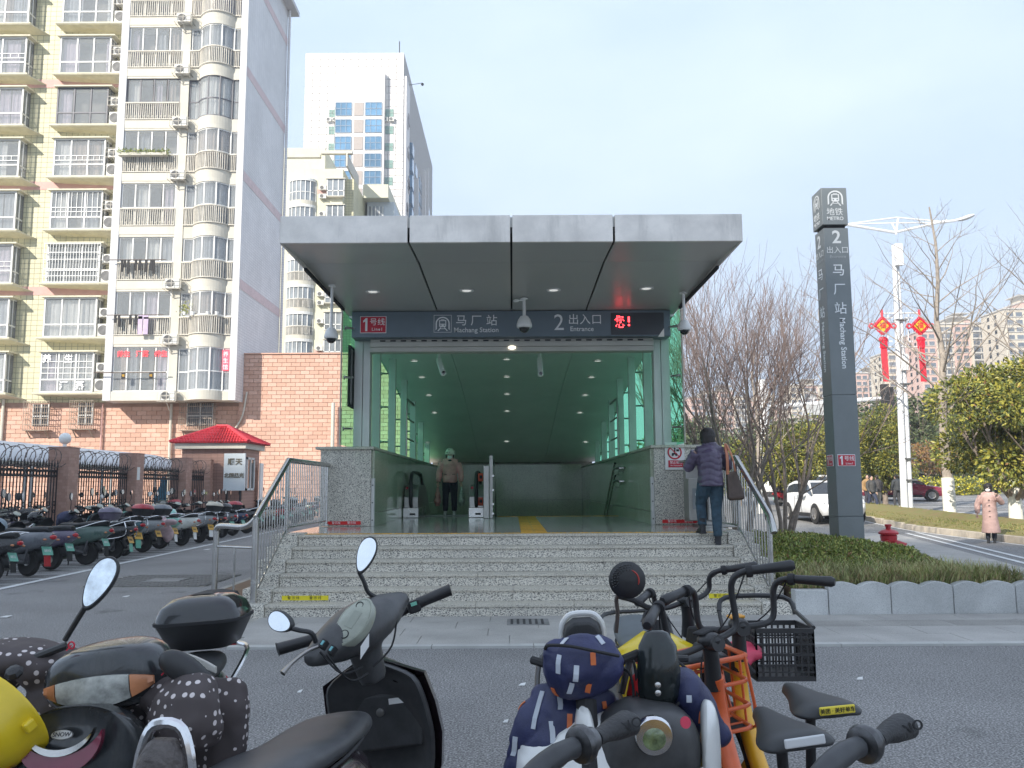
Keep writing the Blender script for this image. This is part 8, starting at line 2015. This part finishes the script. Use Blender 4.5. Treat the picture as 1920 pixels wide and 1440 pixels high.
# handlebar and round mirror of that scooter
obj('steering_bar',MB().tube(cr([A(1165,1300,2.75),A(1178,1250,2.78),A(1190,1235,2.78),A(1290,1235,2.78)],4),.011,8),BLK,f3,smooth=True)
rm=A(1176,1088,2.85)
mr=obj('mirror',MB().tube(cr([A(1155,1186,2.90),A(1158,1150,2.89),A(1156,1122,2.88),A(1166,1106,2.87)],4),.0068,8),mat('bronze_stem',(.16,.13,.11),.4,.6),f3,smooth=True)
obj('mirror_shell',MB().lathe([(.001,-.016),(.03,-.014),(.052,-.008),(.060,0),(.060,.008),(.052,.010)],rm,(.1,1,.05),n=36),BLK,mr,smooth=True)
m=MB()
for r_,n in ((.050,16),(.042,14),(.034,10)):
    for k in range(n):
        a=math.pi*(.15+.95*k/n)+.3; m.ell(rm+V(r_*math.cos(a),-.008-(.06-r_)*.22,r_*math.sin(a)),(.0032,.003,.0032),6,4)
obj('shell_dimples',m,BLKG,mr,smooth=True)
m=MB(); m.tube([rm+V(.036*math.cos(a),-.0145,.036*math.sin(a)) for a in [rad(-20+i*11) for i in range(9)]],[.003,.0055,.006,.006,.006,.006,.006,.005,.002],6,flat=.5); obj('red_arc',m,mat('arc_red',(.45,.05,.04),.5),mr,smooth=True)
# blue quilted covers with reflective tabs
QB=mat('quilt_navy',(.030,.036,.105),.5,var=.2,vs=6,bump=.15,bs=160)
def qd(c): 
    u=(c.x+c.z)*5.2; v=(c.x-c.z)*5.2
    return .014*(abs(math.sin(u*math.pi/1))**.45*abs(math.sin(v*math.pi/1))**.45)-.006+.006*mnoise.noise(c*12)+.003*mnoise.noise(c*40)
def quilt(name,label,ells,tabs,tubes=(),rings=None):
    m=MB()
    for rg in (rings or []): m.loft(rg)
    for p,r in ells: m.ell(p,r,16,12)
    for a,b in tubes: m.tube(a,b,14)
    me=remeshed(m,.011,9,qd); o=obj(name,me,QB); tag(o,label,'leg cover')
    from mathutils.bvhtree import BVHTree
    bv=BVHTree.FromPolygons([v.co for v in me.vertices],[tuple(p.vertices) for p in me.polygons])
    for i,(px,py,l,ang,c) in enumerate(tabs):
        q0=V(0,0,EYE); d=_ray(px,py).normalized(); h=bv.ray_cast(q0,d)
        if h[0] is None: continue
        nrm=h[1]; u=Matrix.Rotation(ang,3,'Y')@V(0,0,1); u=(u-nrm*u.dot(nrm)).normalized(); s=u.cross(nrm).normalized()
        N=4; R_=[]
        for k in range(N+1):
            p=h[0]+u*l*(k/N-.5); hh=bv.find_nearest(p); 
            R_.append([hh[0]-s*.0075+hh[1]*.003,hh[0]+s*.0075+hh[1]*.003,hh[0]+s*.0075+hh[1]*.0005,hh[0]-s*.0075+hh[1]*.0005])
        m2=MB(); m2.loft(R_); obj('reflective_tab',m2,TABG if c else TABO,o)
    return o
TABG=mat('tab_grey',(.52,.56,.62),.3,var=.1); TABO=mat('tab_orange',(.68,.17,.05),.5,var=.1)
big=quilt('quilted_leg_cover','large navy quilted leg cover with grey and orange tabs on the white scooter',[],
  [(1047,1245,.055,.1,1),(1080,1265,.05,.1,1),(1057,1204,.035,-.3,1),(1125,1200,.03,-.3,1),(1112,1235,.035,.0,0),(1103,1290,.03,.2,0),(1070,1290,.04,.15,1),(1040,1298,.03,.1,0)],
  rings=[[[A(px,py,2.62+dy) for px,py,dy in r] for r in (((1022,1203,-.06),(1060,1188,-.07),(1115,1186,-.07),(1150,1200,-.06),(1150,1212,.14),(1022,1215,.14)),((1018,1225,-.10),(1060,1228,-.13),(1120,1226,-.13),(1172,1235,-.08),(1170,1240,.16),(1020,1240,.16)),((1022,1262,-.09),(1062,1275,-.14),(1120,1270,-.13),(1170,1258,-.08),(1165,1260,.16),(1028,1270,.16)),((1040,1300,-.05),(1070,1316,-.09),(1110,1312,-.08),(1140,1290,-.05),(1135,1290,.12),(1045,1300,.12)))]])
obj('piping',MB().tube(cr([A(1022,1216,2.53),A(1030,1210,2.50),A(1070,1212,2.47),(A(1120,1222,2.47)),A(1160,1230,2.52)],4),.005,6),BLKM,big,smooth=True)
quilt('quilted_leg_cover','navy quilted skirt spreading down over the floor of the white scooter',[(A(1120,1345,2.76),(.09,.10,.09))],
  [(1008,1330,.11,.03,1),(1050,1315,.055,.0,1),(1068,1352,.04,.05,0),(1036,1373,.06,.0,1),(965,1400,.06,.1,1),(1005,1425,.04,.0,0),(978,1322,.03,.5,0),(1133,1322,.02,0,0)],
  rings=[[[A(px,py,2.70+dy) for px,py,dy in r] for r in (((1002,1285,-.02),(1050,1278,-.06),(1110,1290,-.06),(1150,1300,-.03),(1145,1305,.14),(1010,1295,.14)),((975,1330,-.05),(1040,1335,-.12),(1110,1345,-.11),(1165,1340,-.04),(1160,1345,.16),(985,1335,.16)),((955,1385,-.06),(1030,1395,-.14),(1090,1400,-.12),(1130,1395,-.04),(1125,1400,.18),(962,1390,.18)),((942,1450,-.06),(1020,1460,-.14),(1080,1460,-.12),(1120,1450,-.04),(1115,1460,.18),(948,1455,.18)))]])
quilt('quilted_leg_cover','navy quilted sleeve on the right handlebar of the white scooter, next to the orange basket',[(A(1288,1300,2.66),(.055,.08,.075)),(A(1305,1335,2.68),(.06,.08,.06)),(A(1335,1370,2.70),(.055,.08,.045))],[(1315,1345,.035,.1,0),(1292,1310,.02,0,1)],tubes=[([A(1265,1275,2.7),A(1290,1300,2.68),A(1345,1382,2.70)],[.05,.065,.035])])
cover('red_cloth','bright red cloth bunched below the small smoky screen','cloth',[(A(1205,1300,2.68),(.05,.06,.075)),(A(1225,1325,2.66),(.07,.05,.035))],mat('cloth_red',(.62,.015,.02),.6,var=.12,vs=9),.008,.009)
# rear part of F3 in view: dark padded backrest with pale rim at its far end is built with it
for a_,b_,c_,d_ in (((1160,1255,2.7),(1185,1235,2.68),(1195,1290,2.64),(1190,1330,2.6)),((1150,1250,2.72),(1180,1262,2.66),(1188,1310,2.62),(1180,1345,2.58)),((1270,1240,2.7),(1292,1262,2.66),(1285,1300,2.62),(1262,1330,2.6))): obj('cable',MB().tube(cr([A(*a_),A(*b_),A(*c_),A(*d_)],5),.0045,6),BLKM,f3,smooth=True)
# ---- F4: yellow scooter behind
f4=scooter('yellow e-bike with grey seat and black grab rail behind the white scooter',(.70,4.62,0),rad(178),dict(body=mat('yellow_paint',(.78,.58,.02),.3,var=.06,coat=.4),detail=1,nocowl=1,nogrip=1,seat=mat('seat_slate',(.12,.14,.15),.55,var=.15),rack=1,rackc=0,mirrors=(None,None),lean=rad(3),lamp='none'),FG)
f4.scale=(.92,.80,1.03)
WM[f4.name]=Matrix.LocRotScale(f4.location,f4.rotation_euler,f4.scale)
obj('grab_rail',MB().tube(cr([A(1195,1235,4.6),A(1203,1175,4.65),A(1215,1153,4.68),A(1243,1152,4.68),A(1254,1175,4.65),A(1250,1215,4.6)],4),.014,8),BLK,f4,smooth=True)
# ================================================================= SHARED BICYCLES
def bike(label,loc,rotz,frame,o,group='shared bicycles parked in the foreground'):
    t=lthing('bicycle',label,'bicycle',loc,rotz,group); t.rotation_euler=Matrix.Rotation(rotz,4,'Z').__matmul__(Matrix.Rotation(o.get('lean',0),4,'Y')).to_euler()
    st=o.get('steer',0); ax=V(0,-.30,.95).normalized(); pv=V(0,.86,.62); SM=Matrix.Translation(pv)@Matrix.Rotation(st,4,ax)@Matrix.Translation(-pv)
    def F(): m=MB(); m.M=SM; return m
    SW=Matrix.Translation(pv)@Matrix.Rotation(st*.25,4,ax)@Matrix.Translation(-pv)
    def W(): m=MB(); m.M=SW; return m
    for nm,y,mk in (('rear_wheel',0,MB),('front_wheel',1.04,W)):
        m=mk(); m.torus((0,y,.31),.285,.024,(1,0,0),36,10); w=obj(nm,m,RUB,t,smooth=True)
        m=mk(); m.torus((0,y,.31),.262,.011,(1,0,0),36,6); obj('rim',m,o.get('rim',frame),w,smooth=True)
        m=mk(); m.cyl((-.05,y,.31),(.05,y,.31),.022,n=10)
        for k in range(5): a=k*1.2566; m.beam((0,y,.31),(0,y+math.cos(a)*.262,.31+math.sin(a)*.262),.03,.012,up=(1,0,0))
        obj('spokes',m,o.get('rim',frame),w)
        m=mk(); m.loft([[V(x,y+math.cos(a)*.325,.31+math.sin(a)*.325) for x in (-.03,-.02,.02,.03)] for a in [rad((20 if nm=='rear_wheel' else 10)+k*14) for k in range(11)]],closed=False,caps=False); fe=obj('mudguard',m,BLK,t,smooth=True); fe.modifiers.new('s','SOLIDIFY').thickness=.006
    m=MB(); m.tube(cr([V(0,.80,.86),V(0,.84,.70),V(0,.72,.50),V(0,.50,.34),V(0,.34,.30)],5),[.030]*4+[.034]*16+[.03],12); m.tube([V(0,.34,.30),V(0,.20,.58)],.024,10)
    for s in (-1,1): m.tube([V(s*.03,.32,.30),V(s*.055,0,.31)],.014,8).tube([V(s*.02,.22,.52),V(s*.055,0,.31)],.011,8)
    obj('frame',m,frame,t,smooth=True)
    m=W(); 
    for s in (-1,1): m.tube([V(s*.05,.90,.58),V(s*.055,1.04,.31)],.014,8)
    m.tube([V(-.05,.90,.58),V(.05,.90,.58)],.016,8).tube([V(0,.90,.58),V(0,.87,.66)],.022,10); obj('fork',m,frame,t,smooth=True)
    m=F(); m.tube([V(0,.82,.82),V(0,.785,.93),V(0,.775,1.0)],[.034,.028,.026],12).tube([V(0,.80,.985),V(0,.72,.99)],[.026,.030],10); m.ell(V(0,.77,1.0),(.038,.055,.028),12,8); obj('stem',m,BLK,t,smooth=True)
    if o.get('lock'): m=F(); m.box(-.03,.03,.76,.82,1.022,1.034); obj('solar_cap',m,o['lock'],t,bevel=.006)
    w_=.29; up=o.get('rise',.12)
    for s in (() if o.get('nobar') else (-1,1)):
        m=F(); m.tube(cr([V(0,.775,.99),V(s*.10,.79,.985),V(s*.155,.79,1.01),V(s*.165,.77,.99+up*.8),V(s*.20,.73,.99+up),V(s*w_,.66,.99+up*.95)],5),.0125,10); hb=obj('handlebar',m,BLK,t,smooth=True)
        m=F(); e0=V(s*.225,.71,.99+up);e1=V(s*.345,.61,.99+up*.92); m.tube([e0,e0.lerp(e1,.15),e0.lerp(e1,.55),e1.lerp(e0,.08),e1],[.017,.0175,.019,.021,.014],12); obj('grip',m,BLK,hb,smooth=True)
        m=F(); m.tube(cr([e0+V(-s*.015,.01,-.004),e0+V(s*.03,.035,-.012),e1+V(-s*.01,.035,-.012)],4),.005,6); m.lathe([(.022,-.012),(.024,0),(.022,.012)],e0+V(-s*.01,0,0),(e1-e0).normalized(),n=14); obj('brake_lever',m,BLKM,hb,smooth=True)
        m=F(); m.tube(cr([e0+V(-s*.02,.01,0),V(s*.16,.83,1.03),V(s*.06,.90,.93),V(0,.90,.80)],5),.003,5); obj('cable',m,BLKM,hb,smooth=True)
    # saddle
    S_=[(.33,.022,.845,.872),(.28,.030,.845,.885),(.20,.045,.84,.885),(.12,.075,.838,.885),(.04,.105,.84,.892),(-.03,.108,.845,.895),(-.07,.07,.855,.885)]
    ov=lambda y,w2,a,b:[V(w2*math.copysign(abs(math.cos(q))**.8,math.cos(q)),y+.0,(a+b)/2+(b-a)/2*math.sin(q)-(.012 if abs(math.cos(q))>.8 else 0)) for q in [2*math.pi*k/14 for k in range(14)]]
    sd=obj('saddle',MB().loft([ov(*r) for r in S_]),mat('saddle_black',(.035,.037,.04),.45,var=.2,vs=9),t,smooth=True,ang=70,sub=1)
    m=MB(); m.loft([[V(x,y,z) for x,z in ((-.055,.868-.000),(.055,.868),(.055,.893),(-.055,.893))] for y in (-.078,-.070)]); m.M=None; lb_=None if o.get('lab')==0 else obj('saddle_label',m,o.get('lab',LETG),sd,bevel=.006)
    if o.get('labt'): text(o['labt'],.016,BLKM,sd,(0,0,0),M=Matrix.Translation((0,-.0795,.880))@Matrix.Rotation(math.pi/2,4,'X'),ext=.0006)
    obj('seat_post',MB().cyl(V(0,.13,.84),V(0,.20,.56),.016,n=10).torus(V(0,.19,.60),.026,.008,(0,.25,-.97),12,6),BLKM,t,smooth=True)
    obj('crank',MB().cyl((-.08,.34,.30),(.08,.34,.30),.02,n=10).beam((.08,.34,.30),(.08,.44,.17),.012,.02).beam((-.08,.34,.30),(-.08,.24,.43),.012,.02).box(.08,.17,.40,.48,.155,.18).box(-.17,-.08,.20,.28,.42,.445),BLKM,t)
    obj('chain_case',MB().extr([V(.045,y,z) for y,z in ((.42,.30),(.40,.38),(.30,.38),(0,.345),(-.03,.31),(0,.28),(.30,.22),(.40,.24))],(.02,0,0)),BLKM,t,bevel=.004)
    obj('kick_stand',MB().tube([V(-.05,.05,.30),V(-.17,-.02,.012)],.009,6),IRON,t)
    bk=o.get('basket')
    if bk:
        m=W(); x0,y0,z0,z1=.18,.92,.62,.88; y1=1.20
        for z,e in ((z1,.0),(z0+.17,-.01),(z0+.08,-.02),(z0,-.03)):
            P=[V(-x0-e,y0,z),V(x0+e,y0,z),V(x0+e,y1+e,z),V(-x0-e,y1+e,z)]; m.tube([a.lerp(b,k) for a,b in zip(P,P[1:]+P[:1]) for k in (.06,.94)],.008 if z<z1 else .0105,8,closed=True)
        for x in (-.17,-.06,.06,.17):
            m.tube(cr([V(x,y0,z1),V(x,y0+.01,z0),V(x,y1-.03,z0),V(x,y1,z1)],3),.0065,6)
        for y in (1.0,1.1): m.tube([V(-x0,y,z1),V(-x0+.02,y,z0),V(x0-.02,y,z0),V(x0,y,z1)],.0065,6)
        obj('basket',m,bk,t,smooth=True); m=W(); m.box(-.14,.14,y0+.02,y1-.05,z0-.008,z0-.002); obj('basket_floor',m,BLKM,t)
    return t
OR=mat('shared_orange',(.72,.13,.035),.35,var=.1,vs=6,coat=.3,dirt=.2,dcol=(.3,.1,.05)); YB=mat('shared_yellow',(.76,.40,.02),.35,var=.08,vs=6,coat=.3,dirt=.25,dcol=(.35,.2,.05)); BLB=mat('ebike_black',(.03,.03,.033),.35,var=.1)
b5=bike('orange shared bicycle with orange wire basket and white labelled saddle',(.87,2.42,0),rad(2),OR,dict(lean=rad(-7),steer=rad(26),basket=OR,lab=mat('label_pale',(.62,.63,.64),.5),rise=.20,rim=OR,lock=BLKM))
text('mobike' if False else '摩拜',.03,LET,b5,(0,0,0),M=Matrix.Translation((-.001,.60,.47))@Matrix.Rotation(rad(-90),4,'Z')@Matrix.Rotation(math.pi/2,4,'X'),ext=.001) if False else None
b6=bike('yellow shared bicycle with yellow labelled saddle and high black handlebar, right of the orange one',(1.02,2.72,0),rad(4),YB,dict(lean=rad(-4),steer=rad(3),lab=mat('label_yellow',(.72,.58,.05),.5),labt='美团 · 美好单车',rise=.17,rim=YB,lock=mat('lock_amber',(.75,.35,.04),.4)))
b6.scale=(1.0,1.0,1.0)
b7=bike('black bicycle with black crate basket behind the orange and yellow bicycles',(.82,3.5,0),rad(-8),BLB,dict(lab=0,lean=rad(-4),steer=rad(30),rim=STEELD,rise=.10,basket=None))
WM[b7.name]=Matrix.LocRotScale(b7.location,b7.rotation_euler,b7.scale)
# crate of the black bicycle
c0=A(1398,1268,4.05); c1=A(1500,1268,3.9)
def crate(x0,x1,y0,y1,z0,z1,par):
    m=MB(); n=9
    for (a,b) in (((x0,y0),(x1,y0)),((x1,y0),(x1,y1)),((x1,y1),(x0,y1)),((x0,y1),(x0,y0))):
        for z,h in ((z1,.022),(z0,.022),(z0+(z1-z0)*.5,.012),(z0+(z1-z0)*.28,.008),(z0+(z1-z0)*.72,.008),(z0+(z1-z0)*.14,.006),(z0+(z1-z0)*.86,.006)): m.beam((*a,z),(*b,z),.01,h)
        for k in range(n+1): x=a[0]+(b[0]-a[0])*k/n;y=a[1]+(b[1]-a[1])*k/n; m.beam((x,y,z0),(x,y,z1),.008,.008)
    m.box(x0,x1,y0,y1,z0,z0+.006); return obj('crate_basket',m,BLK,par)
crate(1.10,1.36,3.98,4.22,.68,.89,b7)
obj('front_rack',MB().tube(cr([V(1.0,4.25,.94),V(1.05,4.3,1.0),V(1.33,4.3,1.0),V(1.37,4.25,.93)],4),.012,8).tube([V(1.0,4.0,.66),V(1.0,4.25,.94)],.01,6).tube([V(1.37,4.0,.9),V(1.37,4.25,.94)],.01,6),BLK,b7,smooth=True)
tag(obj('rain_bag',remeshed(MB().ell(A(1395,1222,4.05),(.10,.10,.045),14,8).ell(A(1375,1240,4.0),(.08,.1,.05),12,8),.014,2,fold(.01)),mat('bag_pink',(.62,.06,.12),.45,var=.1)),'glossy pink red bag lying in front of the black crate basket','bag')
tag(obj('side_screen',MB().extr([A(1290,1175,3.9),A(1345,1175,3.9),A(1420,1262,3.9),A(1380,1290,3.9),A(1282,1235,3.9)],(.0,.02,0)),BLKM,bevel=.01),'dark folded plastic wind board behind the orange basket','wind board')
# ---- the two nearest shared e-bikes: right grips in view
for (px,py,lab,yaw) in ((1150,1368,'nearest bicycle below the white scooter, only its right grip reaching into view',-46),(1672,1372,'nearest bicycle at the right, only its bar and thick right grip in view',-46)):
    e1=A(px,py,1.72)
    g_=bike(lab,(0,0,0),0,YB,dict(rise=.08,rim=YB,steer=0,lab=LETG,nobar=1))
    R0=Matrix.Rotation(rad(-yaw),4,'Z'); tip=R0@V(.32,.63,1.07); g_.rotation_euler=(0,0,rad(-yaw)); g_.location=(e1.x-tip.x,e1.y-tip.y,e1.z-tip.z if e1.z-tip.z>-.2 else 0); g_.location.z=max(-.0,e1.z-1.07) if e1.z<1.07 else e1.z-1.07
    WM[g_.name]=Matrix.LocRotScale(g_.location,g_.rotation_euler,g_.scale)
    d=(A(px+60,py-30,1.80)-A(px-60,py+25,1.66)).normalized(); c=e1
    obj('thick_grip',MB().tube([c-d*.055,c-d*.03,c+d*.0,c+d*.045,c+d*.062],[.020,.019,.026,.031,.020],16,flat=.8),mat('grip_rubber',(.040,.040,.042),.6,var=.2,vs=20,bump=.3,bs=140),g_,smooth=True)
    obj('grip_collar',MB().lathe([(.022,0),(.033,.004),(.036,.012),(.034,.022),(.026,.028),(.023,.045)],c-d*.108,d,n=24),mat('collar_metal',(.16,.16,.165),.3,.8,var=.3,vs=20),g_,smooth=True)
    obj('bar_sleeve',MB().tube(cr([c-d*.115,c-d*.16,c-d*.24-V(0,0,.02),c-d*.36-V(0,.02,.09)],4),[.019]*4+[.021]*9,12),mat('bar_grey',(.055,.057,.062),.45,var=.2,vs=9),g_,smooth=True)
    st0=c-d*.36-V(0,.02,.09); obj('far_bar',MB().tube(cr([st0,st0-V(.05,.05,.02),st0-d*.28+V(0,0,.06),st0-d*.42+V(0,-.02,.07)],4),.016,10),BLK,g_,smooth=True)
    tx=text('MONO',.026,BLKM,g_,(0,0,0),M=Matrix.Translation(c+d*.02+V(0,-.026,.004))@Matrix.Rotation(math.atan2(-d.z,d.x)*-1*0+rad(-0),4,'Y')@Matrix.Rotation(rad(80),4,'X')@Matrix.Rotation(rad(18),4,'Z'),ext=.002,bold=.01)
bpy.data.scenes.remove(TMP)
# ================================================================= THE AIR
hb=obj('haze',MB().box(-150,330,-160,520,-6.5,108),bpy.data.materials.new('haze_air')); tag(hb,kind='stuff')
hm_=hb.data.materials[0]; hm_.use_nodes=True; N=hm_.node_tree.nodes; N.remove(N['Principled BSDF']); pv_=N.new('ShaderNodeVolumePrincipled')
pv_.inputs['Color'].default_value=(.93,.96,1,1); pv_.inputs['Density'].default_value=.0009; pv_.inputs['Anisotropy'].default_value=.2
hm_.node_tree.links.new(pv_.outputs[0],N['Material Output'].inputs['Volume'])
